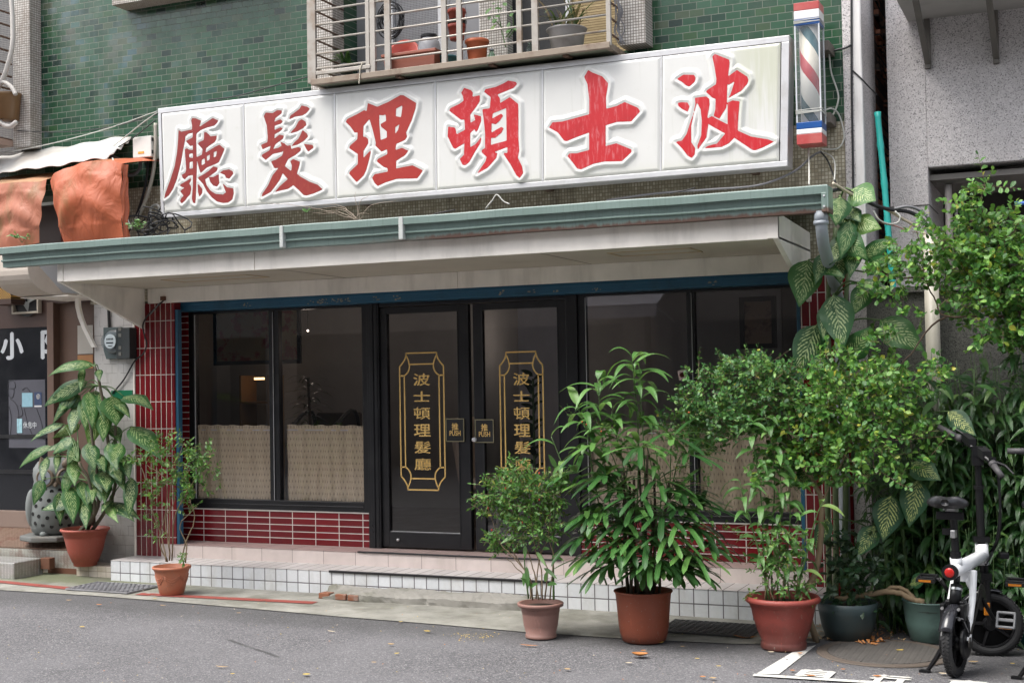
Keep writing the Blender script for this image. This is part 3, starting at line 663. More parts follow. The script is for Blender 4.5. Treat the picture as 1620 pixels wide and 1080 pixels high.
def sdist(P, poly):
    """signed distance of points P (n,2) to a polygon, negative inside"""
    A = np.array(poly, float); Bq = np.roll(A, -1, 0); d = np.full(len(P), 1e9); ins = np.zeros(len(P), bool)
    for a, b in zip(A, Bq):
        e = b-a; w_ = P-a; t = np.clip((w_@e)/(e@e+1e-12), 0, 1); q = w_-t[:, None]*e; d = np.minimum(d, (q**2).sum(1))
        c = ((a[1] > P[:, 1]) != (b[1] > P[:, 1])) & (P[:, 0] < (b[0]-a[0])*(P[:, 1]-a[1])/(b[1]-a[1]+1e-12)+a[0]); ins ^= c
    d = np.sqrt(d); return np.where(ins, -d, d)
def sign_panel_mat(i):
    k = NT('sign_acrylic'); P = k.pos(); n = k.noise(P, 2.5, 5)
    c = k.mix(n, (.585, .58, .555), (.665, .662, .64))
    st = k.noise(k.scalev(P, 22, 1, 1.2), 1.0, 6); x = k.sep(P)
    if i == 5:      # mildew running down the end panel
        m = k.math('MULTIPLY', k.step(x[0], 5.35, 5.75), k.step(k.math('ADD', st, k.math('MULTIPLY', k.math('SUBTRACT', x[2], 3.3), .35)), .40, .68))
        c = k.mix(k.math('MULTIPLY', m, .6), c, (.44, .455, .31))
    c = k.mix(k.math('MULTIPLY', k.step(st, .55, .78), .38), c, (.43, .44, .37))
    c = k.mix(k.math('MULTIPLY', k.step(k.noise(P, 5.5, 7, .7), .58, .75), .3), c, (.42, .42, .34))
    low = k.math('MULTIPLY', k.step(k.math('ADD', x[2], k.math('MULTIPLY', st, .12)), 3.12, 2.98), .4)
    c = k.mix(low, c, (.56, .57, .46))
    k.base(c); k.rough(.28); k.bump(k.noise(P, 3, 2), .06, .02); return k.m
def sign_paint(i):
    k = NT('red_sign_paint'); P = k.pos()
    st = k.noise(k.scalev(P, 38, 1, 6 if i > 3 else 20), 1.0, 5, .7, .4)
    a = ((.23, .022, .020), (.25, .024, .020), (.33, .024, .018), (.47, .013, .019), (.46, .016, .022), (.48, .011, .018))[i]
    b = ((.30, .06, .035), (.34, .08, .04), (.38, .05, .03), (.56, .15, .16), (.58, .20, .21), (.57, .16, .17))[i]
    c = k.mix(k.math('MULTIPLY', k.step(st, .49, .72), .75 if i > 2 else .6), a, b)
    c = k.mix(k.math('MULTIPLY', k.step(k.noise(P, 5, 4), .5, .7), .35), c, mul(a, .7))
    k.base(c); k.rough(.42); return k.m
SG = thing('shop_sign', 'long white sign box with six raised red brush characters above the canopy', 'sign', (3.25, .1, 2.9))
S4 = [(250, 172), (1249, 56), (1246, 263), (255, 345)]      # outer corners: top left, top right, bottom right, bottom left
c4 = [at(*p, SIGN_Y) for p in S4]
def spt(u, v): # u 0..1 left to right, v 0..1 bottom to top
    return (c4[3]*(1-u)+c4[2]*u)*(1-v)+(c4[0]*(1-u)+c4[1]*u)*v
W_, H_ = c4[1][0]-c4[0][0], c4[0][2]-c4[3][2]
def su(x): return (x-c4[3][0])/(c4[2][0]-c4[3][0])
b = MB()
TH = .17
fr = [(0, .045), (0, .055), (.0, .0)]
def sbar(u0, u1, v0, v1, y0, y1):
    b.prism([spt(u0, v0)+(0, y0, 0), spt(u1, v0)+(0, y0, 0), spt(u1, v1)+(0, y0, 0), spt(u0, v1)+(0, y0, 0)], (0, y1-y0, 0))
sbar(0, 1, 0, .042, -.004, TH); sbar(0, 1, .952, 1, -.004, TH); sbar(0, .006, .042, .952, -.004, TH); sbar(.990, 1, .042, .952, -.004, TH)
sbar(.006, .99, .042, .952, TH-.03, TH-.01)
b.build('sign_frame', m_alu, SG, bevel=.004)
edges_px = [(254, 260), (388, 240), (531, 225), (689, 205), (857, 190), (1043, 165), (1238, 150)]
eu = [su(at(*p, SIGN_Y)[0]) for p in edges_px]
eu[0] = .006; eu[-1] = .990
PO = ((.0, 1.3), )
for i, ch in enumerate('廳髮理頓士波'):
    u0, u1 = eu[i]+.0012, eu[i+1]-.0012
    p00, p11 = spt(u0, .045), spt(u1, .95)
    wd, ht = (u1-u0)*W_, .905*H_
    nx, ny = int(wd/.0072), int(ht/.0072)
    U = np.linspace(u0, u1, nx); Vv = np.linspace(.045, .949, ny)
    uu, vv = np.meshgrid(U, Vv, indexing='ij')
    P3 = (c4[3][None, None]*(1-uu[..., None])+c4[2]*uu[..., None])*(1-vv[..., None])+(c4[0]*(1-uu[..., None])+c4[1]*uu[..., None])*vv[..., None]
    ox, oy, s, polys, holes = GL[ch]
    Q = P3[..., [0, 2]].reshape(-1, 2)
    def conv(pl): return [tuple(at(ox+p[0]/s, oy+p[1]/s, SIGN_Y-.016)[[0, 2]]) for p in pl]
    sd_ = np.full(len(Q), 1e9)
    for pl in polys: sd_ = np.minimum(sd_, sdist(Q, conv(pl)))
    full = sd_.copy()
    for h in holes: sd_ = np.maximum(sd_, -sdist(Q, conv(h)))
    sd_ = sd_.reshape(nx, ny); full = full.reshape(nx, ny)
    # vacuum-formed panel: flat field, raised pad round the character, a little step down where the paint lies
    def sm(x, a, c): t = np.clip((x-a)/(c-a), 0, 1); return t*t*(3-2*t)
    pad = 1-sm(full, .022, .046)
    ed = np.minimum(np.minimum(uu-u0, u1-uu)*W_, np.minimum(vv-.045, .949-vv)*H_)
    lip = sm(ed, 0, .018)
    hgt = .009*lip+.013*pad+.004*(1-sm(np.abs(full-.018), .006, .014))
    G3 = P3.copy(); G3[..., 1] -= hgt
    q = MB(); q.grid(G3); pn = q.build('sign_panel', sign_panel_mat(i), SG, smooth=True)
    # the painted character itself: the grid clipped along the outline
    q = MB(); G4 = G3.copy(); G4[..., 1] -= .0015; cache = {}
    sdv = sd_+.0008
    for a in range(nx-1):
        for c in range(ny-1):
            cs = [(a, c), (a+1, c), (a+1, c+1), (a, c+1)]; vals = [sdv[k] for k in cs]
            if min(vals) >= 0: continue
            pts = []
            for k in range(4):
                p, r = cs[k], cs[(k+1) % 4]; vp, vr = sdv[p], sdv[r]
                if vp < 0:
                    key = p
                    if key not in cache: cache[key] = q.v(G4[p])
                    pts.append(cache[key])
                if (vp < 0) != (vr < 0):
                    key = (min(p, r), max(p, r))
                    if key not in cache: t = vp/(vp-vr); cache[key] = q.v(G4[p]*(1-t)+G4[r]*t)
                    pts.append(cache[key])
            if len(pts) >= 3: q.f(pts[::-1] if False else pts)
    q.build('sign_character', sign_paint(i), pn, smooth=True)
    if i < 5:
        b = MB(); um = eu[i+1]; sbar(um-.0011, um+.0011, .04, .953, -.005, .03); b.build('sign_divider', m_alu, SG)
# posts that carry the sign off the wall
b = MB()
for x in (.9, 2.4, 4.0, 5.6): b.box(x, x+.05, .168, .337, 2.93, 2.98); b.box(x, x+.05, .168, .337, 3.6, 3.65)
b.build('wall_bracket', m_rustbar, SG)
# ------------------------------------------------------------------ the room behind the glass
m_room = mat('room_wall', (.43, .43, .43), .8, space='pos', bump=.05)
w = MB(); w.box(-1.6, 6.0, 3.9, 4.0, .1, 2.7); w.box(-1.6, .36, .70, .73, .1, 2.7); w.box(-1.6, -1.56, .72, 3.95, .1, 2.7); w.box(5.95, 6.0, .72, 3.95, .1, 2.7); w.box(-1.6, 5.95, .72, 3.9, 2.55, 2.6)
w.box(2.28, 2.31, 2.6, 3.9, .1, 2.55); w.box(4.0, 5.2, 3.0, 3.06, .1, 2.55)
w.build('room_wall', m_room, B)
w = MB(); w.box(-1.6, 5.95, .67, 3.9, .02, .11); w.build('room_floor', mat('room_floor', (.09, .06, .045), .35, space='pos'), B)
def curtain_mat():
    k = NT('beige_curtain'); P = k.pos(); x = k.sep(P)
    zz = k.math('DIVIDE', x[2], .052); row = k.math('FLOOR', zz)
    xx = k.math('ADD', k.math('DIVIDE', x[0], .030), k.math('MULTIPLY', row, .5))
    fx = k.math('SUBTRACT', k.math('FRACT', xx), .5); fz = k.math('SUBTRACT', k.math('FRACT', zz), .5)
    nz = k.noise(P, 40, 3)
    sp = k.math('ADD', k.math('ADD', k.math('MULTIPLY', k.math('ABSOLUTE', fx), 1.7), k.math('ABSOLUTE', fz)), k.math('MULTIPLY', nz, .35))
    spot = k.step(sp, .62, .34)
    c = k.mix(k.noise(k.scalev(P, 90, 1, 20), 1.0, 4), (.55, .45, .30), (.76, .66, .47))
    c = k.mix(k.math('MULTIPLY', spot, .65), c, (.20, .155, .115))
    c = k.mix(k.math('MULTIPLY', k.step(k.noise(k.scalev(P, 14, 1, 2), 1, 3), .5, .75), .3), c, (.30, .24, .18))
    k.base(c); k.rough(.9); k.bump(k.math('SUBTRACT', nz, k.math('MULTIPLY', spot, .8)), .6, .006); return k.m
m_curtain = curtain_mat()
def curtain(x0, x1, z0, z1, label, flat=.5):
    nx = int((x1-x0)/.012); G = np.zeros((nx, 14, 3))
    for i in range(nx):
        for j in range(14):
            x = x0+(x1-x0)*i/(nx-1); z = z0+(z1-z0)*j/13
            G[i, j] = (x, .668+.018*flat*math.sin(x*48+z*2+1.5*math.sin(x*3.1))+.007*math.sin(x*23+z)+.004*math.sin(z*19+x*4), z+.004*math.sin(x*41)*(j == 13)-.012*(x-x0)*(j == 13))
    q = MB(); q.grid(G); t = q.build('curtain', m_curtain, smooth=True, origin=((x0+x1)/2, .668, z0), label=label, cat='curtain', group='half curtains in the shop windows')
    q = MB(); q.tube([(x0-.01, .672, z1-.045), (x1+.01, .672, z1-.05)], .005, 8); q.build('curtain_rod', m_alu, t)
curtain(.43, 1.245, .47, at(370, 671.5, .668)[2], 'beige half curtain behind the window pane nearest the electricity meter')
curtain(1.375, 2.17, .47, at(510, 671.5, .668)[2], 'beige half curtain behind the window pane next to the black door')
curtain(4.16, 5.0, .47, at(1040, 675, .668)[2], 'beige half curtain half hidden behind the tall lady palm')
curtain(5.07, 5.87, .47, at(1130, 675, .668)[2], 'beige half curtain behind the bamboo plant and small leaved shrub')
m_bfr = mat('black_picture_frame', (.01, .01, .01), .3)
def picture(x0, x1, y, z0, z1, label, blobs, bgc):
    t = thing('framed_picture', label, 'picture', ((x0+x1)/2, y, z0))
    q = MB(); frame_box(q, x0, x1, y-.025, y, z0, z1, .04, .04, .04, .04); q.build('frame', m_bfr, t)
    k = NT('picture_print'); P = k.pos(); n = k.noise(P, 6, 4); c = k.mix(k.step(n, .52, .62), bgc, blobs); k.base(c); k.rough(.4)
    q = MB(); q.box(x0+.04, x1-.04, y-.012, y-.008, z0+.04, z1-.04); q.build('print', k.m, t)
p0, p1 = at(340, 575, 2.2), at(430, 470, 2.2)
picture(p0[0], p1[0]+.35, 2.2, p0[2]-.02, 2.5, 'black framed painting of red flowers inside the shop', (.40, .06, .04), (.50, .38, .20))
p0, p1 = at(1172, 552, 1.8), at(1228, 468, 1.8)
picture(p0[0], p1[0], 1.8, p0[2], p1[2], 'dark framed portrait seen through the window by the tall dumb cane', (.10, .06, .05), (.26, .18, .13))
# potted plant, chair and lamp-lit shelf in the dark room
t = thing('indoor_plant', 'spiky house plant silhouetted in the dark room behind the window', 'plant', (1.0, 1.6, .11))
q = MB(); q.lathe((1.0, 1.6, .11), [(.12, 0), (.16, .3), (.17, .32), (.15, .32), (.14, .28)], 20); q.build('pot', m_black2, t, smooth=True)
q = MB(); q.tube([(1.0, 1.6, .38), (1.02, 1.6, 1.0), (1.0, 1.6, 1.55)], .014, 8); q.build('stem', mat('bark', (.10, .07, .045), .8), t)
IND_PLANT = t
t = thing('armchair', 'dark bentwood armchair standing in the room behind the window', 'chair', (.9, 2.1, .11))
q = MB()
for x in (.62, 1.12): q.tube(smooth_path([(x, 1.85, .11), (x, 1.85, .95), (x, 1.95, 1.12), (x, 2.3, 1.15), (x, 2.35, .11)], 5), .02, 8)
q.build('arm_frame', m_black2, t, smooth=True)
q = MB(); q.box(.62, 1.12, 1.85, 2.35, .5, .58); q.build('seat', mat('seat_fabric', (.12, .09, .07), .8), t, bevel=.02)
q = MB(); q.box(.62, 1.12, 2.32, 2.40, .55, 1.2); q.build('backrest', mat('back_fabric', (.12, .09, .07), .8), t, bevel=.02)
t = thing('barber_chair', 'pale barber chair seen low through the glass of the door', 'chair', (2.9, 2.0, .11))
q = MB(); q.box(2.5, 3.05, 1.8, 2.3, .5, .6); q.build('seat', mat('pale_leather', (.75, .60, .46), .4), t, bevel=.03)
q = MB(); q.prism([(2.46, 1.8, .55), (2.54, 1.8, .55), (2.44, 1.8, 1.15), (2.36, 1.8, 1.15)], (0, .5, 0)); q.build('backrest', mat('pale_leather_back', (.75, .60, .46), .4), t, bevel=.03)
q = MB(); q.lathe((2.78, 2.05, .11), [(.25, 0), (.25, .03), (.05, .06), (.05, .4)], 20); q.build('pedestal', m_alu, t, smooth=True)
sx_ = at(402, 620, 3.3)[0]-1.4
t = thing('lit_shelf', 'small wooden shelf with warm lamp light at the back of the shop', 'shelf', (1.35+sx_, 3.4, .11))
q = MB()
for z in (.75, 1.0, 1.28): q.box(1.2+sx_, 1.6+sx_, 3.3, 3.6, z, z+.025)
q.box(1.2+sx_, 1.225+sx_, 3.3, 3.6, .11, 1.6); q.box(1.575+sx_, 1.6+sx_, 3.3, 3.6, .11, 1.6); q.build('board', mat('oak', (.33, .2, .09), .5), t)
def emit(name, col, s):
    k = NT(name); e = k.n('Emission'); e.inputs[0].default_value = rgba(col); e.inputs[1].default_value = s; k.l(e.outputs[0], k.out.inputs[0]); return k.m
m_warm = emit('warm_lamp_glow', (1.0, .62, .28), 1.6)
q = MB(); q.box(1.36+sx_, 1.46+sx_, 3.36, 3.42, 1.55, 1.575); q.build('strip_lamp', m_warm, t)
for px, py, Y in ((487, 523, 2.8), (836, 526, 2.8), (771, 548, 3.2)):
    c = at(px, py, Y); q = MB(); q.ball(c, .011 if Y < 3 else .016, 10, 6); lo = q.build('bulb', m_warm if False else emit('bulb_glow', (1, .85, .7), 3.0), None, origin=c)
    tag(lo, {487: 'tiny lit bulb glinting behind the window beside the door', 836: 'tiny lit bulb glinting behind the gold lettered glass, below the pale panel', 771: 'small warm lamp glowing deep in the room behind the door gap'}[px], 'lamp')
    q = MB(); q.tube([c+(0, 0, .012), (c[0], c[1], 2.55)], .003, 6); q.build('lamp_cord', m_cable, lo)
    ld = bpy.data.lights.new('bulb_light', 'POINT'); ld.energy = 0.8; ld.color = (1.0, .84, .70); ld.shadow_soft_size = .05; lb = bpy.data.objects.new('bulb_light', ld); COL.objects.link(lb); lb.location = c+(0, 0, -.05) if Y < 3 else c+(0, -.1, .1)
q = MB(); pA, pB = at(820, 560, 2.6), at(895, 480, 2.6); q.box(pA[0], pB[0], 2.6, 2.66, .12, 2.5); q.build('partition', mat('pale_partition', (.85, .84, .86), .6), label='pale upright partition panel inside the shop behind the door glass', cat='partition')
# notice stuck to the glass
q = MB(); c = at(1079, 593, .615); q.obox(c, (.985, 0, .17), (0, 1, 0), (-.17, 0, .985), .03, .001, .038); nt = q.build('notice', mat('pale_notice', (.50, .38, .36), .6), label='small pale no smoking notice taped inside the window glass', cat='notice')
q = MB(); q.lathe(c+(0, -.002, 0), [(.016, 0), (.016, .001), (.019, .001), (.019, 0)], 20, (0, 1, 0)); q.obox(c+(0, -.0025, 0), (.8, 0, .6), (0, 1, 0), (-.6, 0, .8), .016, .0006, .0018); q.build('no_smoking_mark', mat('notice_mark', (.25, .06, .06), .6), nt)

# ------------------------------------------------------------------ the other side of the street (seen mirrored in the glass)
m_opp = mat('opposite_render', (.26, .245, .23), .85, space='pos', dirt=(.13, .125, .12), damt=.5)
def opp(x0, x1, y0, h, label, col):
    t = thing('town_house', label, 'building', ((x0+x1)/2, y0-4, gz(0)))
    q = MB(); q.box(x0, x1, y0-8, y0, -.5, h); q.build('wall', mat('house_render', col, .85, space='pos', dirt=mul(col, .5)), t)
    n = max(2, int((x1-x0)/2.2))
    for i in range(n):
        xx = x0+(x1-x0)*(i+.5)/n
        for z in (3.6, 6.6):
            if z+1.4 > h: continue
            q = MB(); frame_box(q, xx-.7, xx+.7, y0-.02, y0+.06, z, z+1.3, .06, .06, .06, .06); q.box(xx-.03, xx+.03, y0-.02, y0+.05, z, z+1.3); fo = q.build('window', m_alu, t)
            q = MB(); q.box(xx-.66, xx+.66, y0+.01, y0+.02, z+.05, z+1.25); q.build('pane', mat('night_pane', (.03, .035, .04), .1), fo)
    q = MB(); q.box(x0+.4, x1-.4, y0+.002, y0+.03, -.1, 2.5); q.build('shutter', mat('dark_shutter', (.08, .075, .07), .6, space='pos'), t)
    return t
opp(-16, -7.5, -12.6, 8.2, 'grey rendered house across the street, far along', (.34, .33, .32))
opp(-7.4, .4, -12.4, 8.5, 'tan rendered house across the street from the shop', (.40, .34, .29))
opp(.5, 8.6, -12.5, 7.6, 'dark brown rendered house directly across the street', (.27, .23, .20))
opp(8.7, 17, -12.6, 8.4, 'pale grey house across the street, opposite the shrubs', (.42, .41, .41))
t = thing('street_awning', 'pale fabric awning on the house across the street', 'awning', (.3, -11.6, 2.6))
q = MB(); q.prism([(-.42, -12.37, 3.3), (-.42, -11.2, 2.78), (-.42, -11.2, 2.75), (-.42, -12.37, 3.26)], (1.45, 0, 0)); q.build('canvas', mat('pale_canvas', (.78, .74, .79), .8), t)
q = MB(); q.box(-.42, 1.03, -11.22, -11.2, 2.55, 2.76); q.build('valance', mat('pale_valance', (.5, .46, .5), .8), t)
q = MB(); q.tube([(-.38, -12.37, 2.5), (-.38, -11.25, 2.74)], .02, 6); q.tube([(.98, -12.37, 2.5), (.98, -11.25, 2.74)], .02, 6); q.build('arm', m_alu, t)
# ------------------------------------------------------------------ the shop next door (left)
NB = thing('corner_shop', 'dark brown timber shop front next to the tiled barber shop', 'building', (-1.6, .7, -.17))
m_brown = mat('brown_board', (.060, .030, .021), .5, space='pos', dirt=(.06, .03, .02), damt=.5)
m_brownl = mat('light_brown_board', (.125, .074, .052), .55, space='pos', dirt=(.12, .07, .05), damt=.4)
def whitewall():
    k = NT('patched_white_wall'); P = k.pos(); n = k.noise(P, 4, 6)
    c = k.mix(n, (.40, .38, .36), (.62, .60, .58))
    br = k.n('TexBrick'); x = k.sep(P); k.l(k.comb(x[0], x[2]), br.inputs['Vector'])
    for nm, v in (('Scale', 1.0), ('Brick Width', .13), ('Row Height', .085), ('Mortar Size', .0018), ('Mortar Smooth', .1)): br.inputs[nm].default_value = v
    br.offset = .37; br.offset_frequency = 3; br.squash = .7
    line = k.math('MULTIPLY', br.outputs['Fac'], k.step(k.noise(P, 6, 3), .42, .5))
    c = k.mix(k.math('MULTIPLY', line, .75), c, (.12, .11, .10))
    low = k.step(k.math('ADD', x[2], k.math('MULTIPLY', n, .6)), .75, .2)
    c = k.mix(k.math('MULTIPLY', low, .6), c, (.25, .24, .22))
    st = k.step(k.noise(k.scalev(P, 16, 1, 3), 1, 6), .55, .75); c = k.mix(k.math('MULTIPLY', st, .5), c, (.24, .21, .18))
    k.base(c); k.rough(.8); k.bump(k.math('ADD', n, k.math('MULTIPLY', line, -1)), .4, .006); return k.m
q = MB(); q.box(-.46, -.004, .34, .62, -.25, 2.75); q.build('wall', whitewall(), NB)
q = MB(); q.box(-.012, .004, .325, .345, -.2, 2.1); q.build('corner_trim', m_cream, NB)
q = MB(); q.box(-7, -.46, .72, .9, -.25, 3.25); q.build('back_board', m_brown, NB)
q = MB(); q.box(-1.15, -.46, .64, .70, .15, 2.32); q.build('side_panel', m_brownl, NB)
q = MB(); q.box(-1.225, -1.145, .56, .68, .12, 2.30); q.build('door_post', m_brownl, NB, bevel=.004)
q = MB(); q.box(-4, -1.15, .602, .70, 2.075, 2.36); q.box(-1.145, -.46, .59, .64, 2.29, 2.34); q.build('lintel', m_brown, NB)
q = MB(); q.box(-4, -1.23, .58, .68, .17, .33); q.build('door_sill', mat('weathered_plank', (.22, .16, .13), .8, space='pos', dirt=(.12, .08, .06)), NB, bevel=.005)
q = MB(); q.box(-2.6, -1.23, .61, .66, .33, 2.075); dr = q.build('door', mat('dark_door_glass', (.012, .013, .016), .12, space='pos', bump=0), NB)
q = MB(); q.box(-2.6, -1.23, .60, .61, .68, .72); q.box(-2.6, -1.23, .60, .61, 1.02, 1.055); q.box(-1.262, -1.23, .60, .61, .33, 2.07); q.build('door_rail', m_black, dr)
m_poster = mat('grey_poster', (.075, .075, .092), .5)
q = MB(); a, c = at(14, 708, .606), at(71, 600, .606); q.box(a[0], c[0], .6075, .6095, a[2], c[2]); q.build('poster', m_poster, dr)
q = MB()
def ln(pts, r=.0028, Y=.606): q.tube(smooth_path([at(*p, Y) for p in pts], 4), r, 5)
ln([(12, 612), (14, 604), (20, 602), (24, 607), (23, 614), (12, 614)]); ln([(13, 615), (14, 625), (19, 629), (22, 622), (22, 615)]); ln([(16, 630), (26, 640), (30, 660), (27, 690)]); ln([(13, 640), (18, 660), (16, 690)])
ln([(35, 617), (42, 613), (48, 620)]); ln([(38, 646), (44, 670), (52, 690)]); ln([(58, 646), (66, 670), (69, 695)]); ln([(28, 660), (36, 655), (32, 640)])
q.build('line_drawing', mat('ink_line', (.02, .02, .025), .6), dr)
def rect(px0, py0, px1, py1, Y, name, m, par, d=.0012):
    a, c = at(px0, py1, Y), at(px1, py0, Y); z = MB(); z.box(a[0], c[0], Y-d, Y, a[2], c[2]); return z.build(name, m, par)
rect(35, 621, 51.5, 643.5, .605, 'blue_sticker', mat('pale_blue_sticker', (.24, .42, .50), .5, vs=30), dr)
rect(54.5, 620, 66, 641, .605, 'navy_sticker', mat('navy_sticker', (.03, .05, .11), .5), dr); rect(54.5, 641, 66, 643.5, .6048, 'sticker_edge', mat('white_sticker_edge', (.6, .6, .6), .5), dr)
q = MB(); c = at(60.3, 627, .6035); q.lathe(c, [(.020, 0), (.020, .001), (.024, .001), (.024, 0)], 24, (0, 1, 0)); q.obox(c, (.7, 0, .7), (0, 1, 0), (-.7, 0, .7), .018, .0005, .0025); q.obox(c, (.7, 0, -.7), (0, 1, 0), (.7, 0, .7), .018, .0005, .0025); q.build('sticker_mark', mat('white_mark', (.6, .6, .62), .5), dr)
rect(27, 662, 35, 684.5, .605, 'cyan_sticker', mat('cyan_sticker', (.30, .50, .56), .5, vs=25, var=.5), dr)
m_wletter = mat('white_lettering', (.52, .54, .56), .5)
q = MB(); put_text(q, '休息中', .1, at(47, 672, .605), bold=.001, fit=(.165, .062)); q.build('closed_lettering', m_wletter, dr)
q = MB(); put_text(q, '小', .25, at(19, 547, .606), bold=.012, fit=(.27, .25)); put_text(q, '阝', .25, at(73, 545, .606), bold=.012, fit=(.11, .26)); q.build('shop_lettering', m_wletter, dr)
# curved cream hood over the neighbour's window and its hanging strap
q = MB(); prof = [(-.30, 2.66), (-.30, 2.52)]+[(-.30+.36*(1-math.cos(t)), 2.52-.205*math.sin(t)) for t in [i*math.pi/2/8 for i in range(1, 9)]]+[(.6, 2.312), (.6, 2.345), (.12, 2.345)]
q.prism([(-1.02, y, z) for y, z in prof], (.40, 0, 0)); q.build('hood', mat('cream_hood', (.56, .49, .42), .5, space='pos', dirt=(.38, .33, .28)), NB, bevel=.003)
q = MB(); q.box(-1.0, -.45, .0, .59, 2.302, 2.310); q.build('hood_edge', m_cream, NB)
st = [at(*p, .30) for p in ((121, 466), (122, 485), (126, 502), (133, 520), (141, 536), (147.5, 549))]
q = MB(); L = [p+np.array([-.022, 0, 0]) for p in st]; Rr = [p+np.array([.022, 0, 0]) for p in st]; q.prism(L+Rr[::-1], (0, .03, 0)); q.build('strap_bracket', m_cream, NB)
rect(123, 514, 147, 560, .636, 'paper_notice', mat('white_paper', (.48, .45, .40), .7), NB)
rect(123, 561, 147, 583, .636, 'orange_card', mat('orange_card', (.42, .20, .08), .7), NB)
t = thing('exhaust_fan', 'cream framed exhaust fan set above the neighbouring door', 'fan', at(39, 497, .59))
a, c = at(18, 497, .55), at(60, 452, .55); q = MB(); frame_box(q, a[0], c[0], .55, .60, a[2], c[2], .02, .02, .02, .02); q.build('frame', mat('cream_plastic', (.58, .52, .42), .5), t, bevel=.005)
m_ = (a+c)/2; q = MB(); q.lathe(m_+(0, .03, 0), [(.155, 0), (.155, .01), (0, .01)], 24, (0, 1, 0)); q.build('duct', m_black2, t)
q = MB()
for i in range(4):
    an = i*math.pi/2+.5; d = np.array([math.cos(an), .25, math.sin(an)]); e = np.array([-math.sin(an), .3, math.cos(an)]); q.obox(m_+(0, .02, 0)+d*.075, d, np.cross(d, e), e, .06, .003, .045)
q.build('blade', mat('pale_blade', (.36, .38, .36), .4), t)
t = thing('lattice_lamp', 'amber lattice lantern under the eave beside the exhaust fan', 'lantern', at(5, 478, .4))
q = MB(); a, c = at(-12, 474, .4), at(17, 446, .4); q.box(a[0], c[0], .4, .62, a[2], c[2])
kk = NT('amber_lattice'); xx = kk.sep(kk.pos()); f1 = kk.math('PINGPONG', kk.math('ADD', xx[0], xx[2]), .014); f2 = kk.math('PINGPONG', kk.math('SUBTRACT', xx[0], xx[2]), .014)
kk.base(kk.mix(kk.step(kk.math('MINIMUM', f1, f2), .0035, .005), (.02, .012, .008), (.60, .33, .06))); q.build('shade', kk.m, t)
q = MB(); q.box(a[0]-.01, c[0]+.01, .39, .63, a[2]-.05, a[2]); q.build('base_rim', m_brown, t)
# electricity meter
t = thing('electricity_meter', 'round glass electricity meter on its dark box, wall beside the red pillar', 'meter', at(190, 570, .32))
a, c = at(166, 568, .32), at(192, 517, .32)
q = MB(); q.prism([(a[0]+.03, .30, a[2]), (c[0], .30, a[2]), (c[0], .30, c[2]), (a[0], .30, c[2]), (a[0], .30, a[2]+.08)], (0, .04, 0)); q.build('mount_plate', mat('grey_green_paint', (.075, .10, .10), .5, dirt=(.03, .04, .04)), t, bevel=.004)
q = MB(); a2, c2 = at(191, 568, .30), at(212, 518, .30); q.box(a2[0], c2[0], .24, .335, a2[2], c2[2]); q.build('terminal_box', mat('dark_box', (.022, .027, .028), .5), t, bevel=.006)
cm = at(175, 540, .24); q = MB(); q.lathe(cm+(0, .06, 0), [(.105, 0), (.105, -.03), (.095, -.035)], 28, (0, 1, 0)); q.build('meter_ring', mat('meter_ring', (.17, .18, .18), .35, metal=.3), t, smooth=True)
q = MB(); q.lathe(cm+(0, .05, 0), [(.088, 0), (.088, -.07), (.080, -.085), (0, -.088)], 28, (0, 1, 0)); q.build('glass_dome', m_clear, t, smooth=True)
q = MB(); q.lathe(cm+(-.005, .0, 0), [(0, -.004), (.064, -.004), (.066, .004)], 28, (0, 1, 0)); q.build('dial_face', mat('dial_white', (.66, .68, .68), .5), t, bevel=.01)
q = MB(); q.obox(cm+(-.005, -.006, -.012), (1, 0, 0), (0, 1, 0), (0, 0, 1), .04, .001, .005)
for i in range(5): q.obox(cm+(-.037+.016*i, -.006, .022), (1, 0, 0), (0, 1, 0), (0, 0, 1), .004, .001, .008)
q.obox(cm+(-.005, -.006, -.04), (1, 0, 0), (0, 1, 0), (0, 0, 1), .022, .001, .003); q.build('dial_mark', m_black2, t)
for i in (0, 1, 3, 4): z = a2[2]+.03+i*.055; q = MB(); q.box(a2[0]+.03, a2[0]+.06, .236, .24, z, z+.03); q.build('fuse_label', mat('pale_label', (.13, .13, .115), .6), t)
q = MB(); q.tube([at(173, 518, .32), at(172, 490, .32)], .014, 8); q.build('conduit', m_black2, t)
q = MB(); a, c = at(177, 631, .335), at(210, 617, .335); q.box(a[0], c[0], .326, .334, a[2], c[2]); tag(q.build('number_plate', mat('green_enamel', (.01, .16, .075), .35)), 'small green enamel address plate on the patched white wall', 'plate')
# cables round the left pillar
def cable(pts, r, m, label, n=6, group=None, jit=0.0):
    P = smooth_path(pts, n); q = MB(); q.tube(P, r, 7); return q.build('cable', m, smooth=True, origin=P[0], label=label, cat='cable', group=group)
cable([at(258, 476, .30), at(247, 486, .30), at(233, 500, .28), at(226, 515, .27), at(229, 532, .28), at(232, 545, .3), at(226, 560, .31), at(213, 571, .31), at(196, 600, .32), at(178, 622, .32)], .007, m_cable, 'black cable curling down the red tiled pillar from the canopy bracket to the green plate')
cable([at(262, 474, .31), at(252, 480, .30), at(244, 490, .29), at(237, 498, .28)], .005, m_cableg, 'short grey cable looped under the canopy at the red pillar')
q = MB(); q.obox(at(258, 472, .30), (1, 0, 0), (0, 1, 0), (0, 0, 1), .02, .015, .018); q.build('cable_outlet', m_rust, CN)
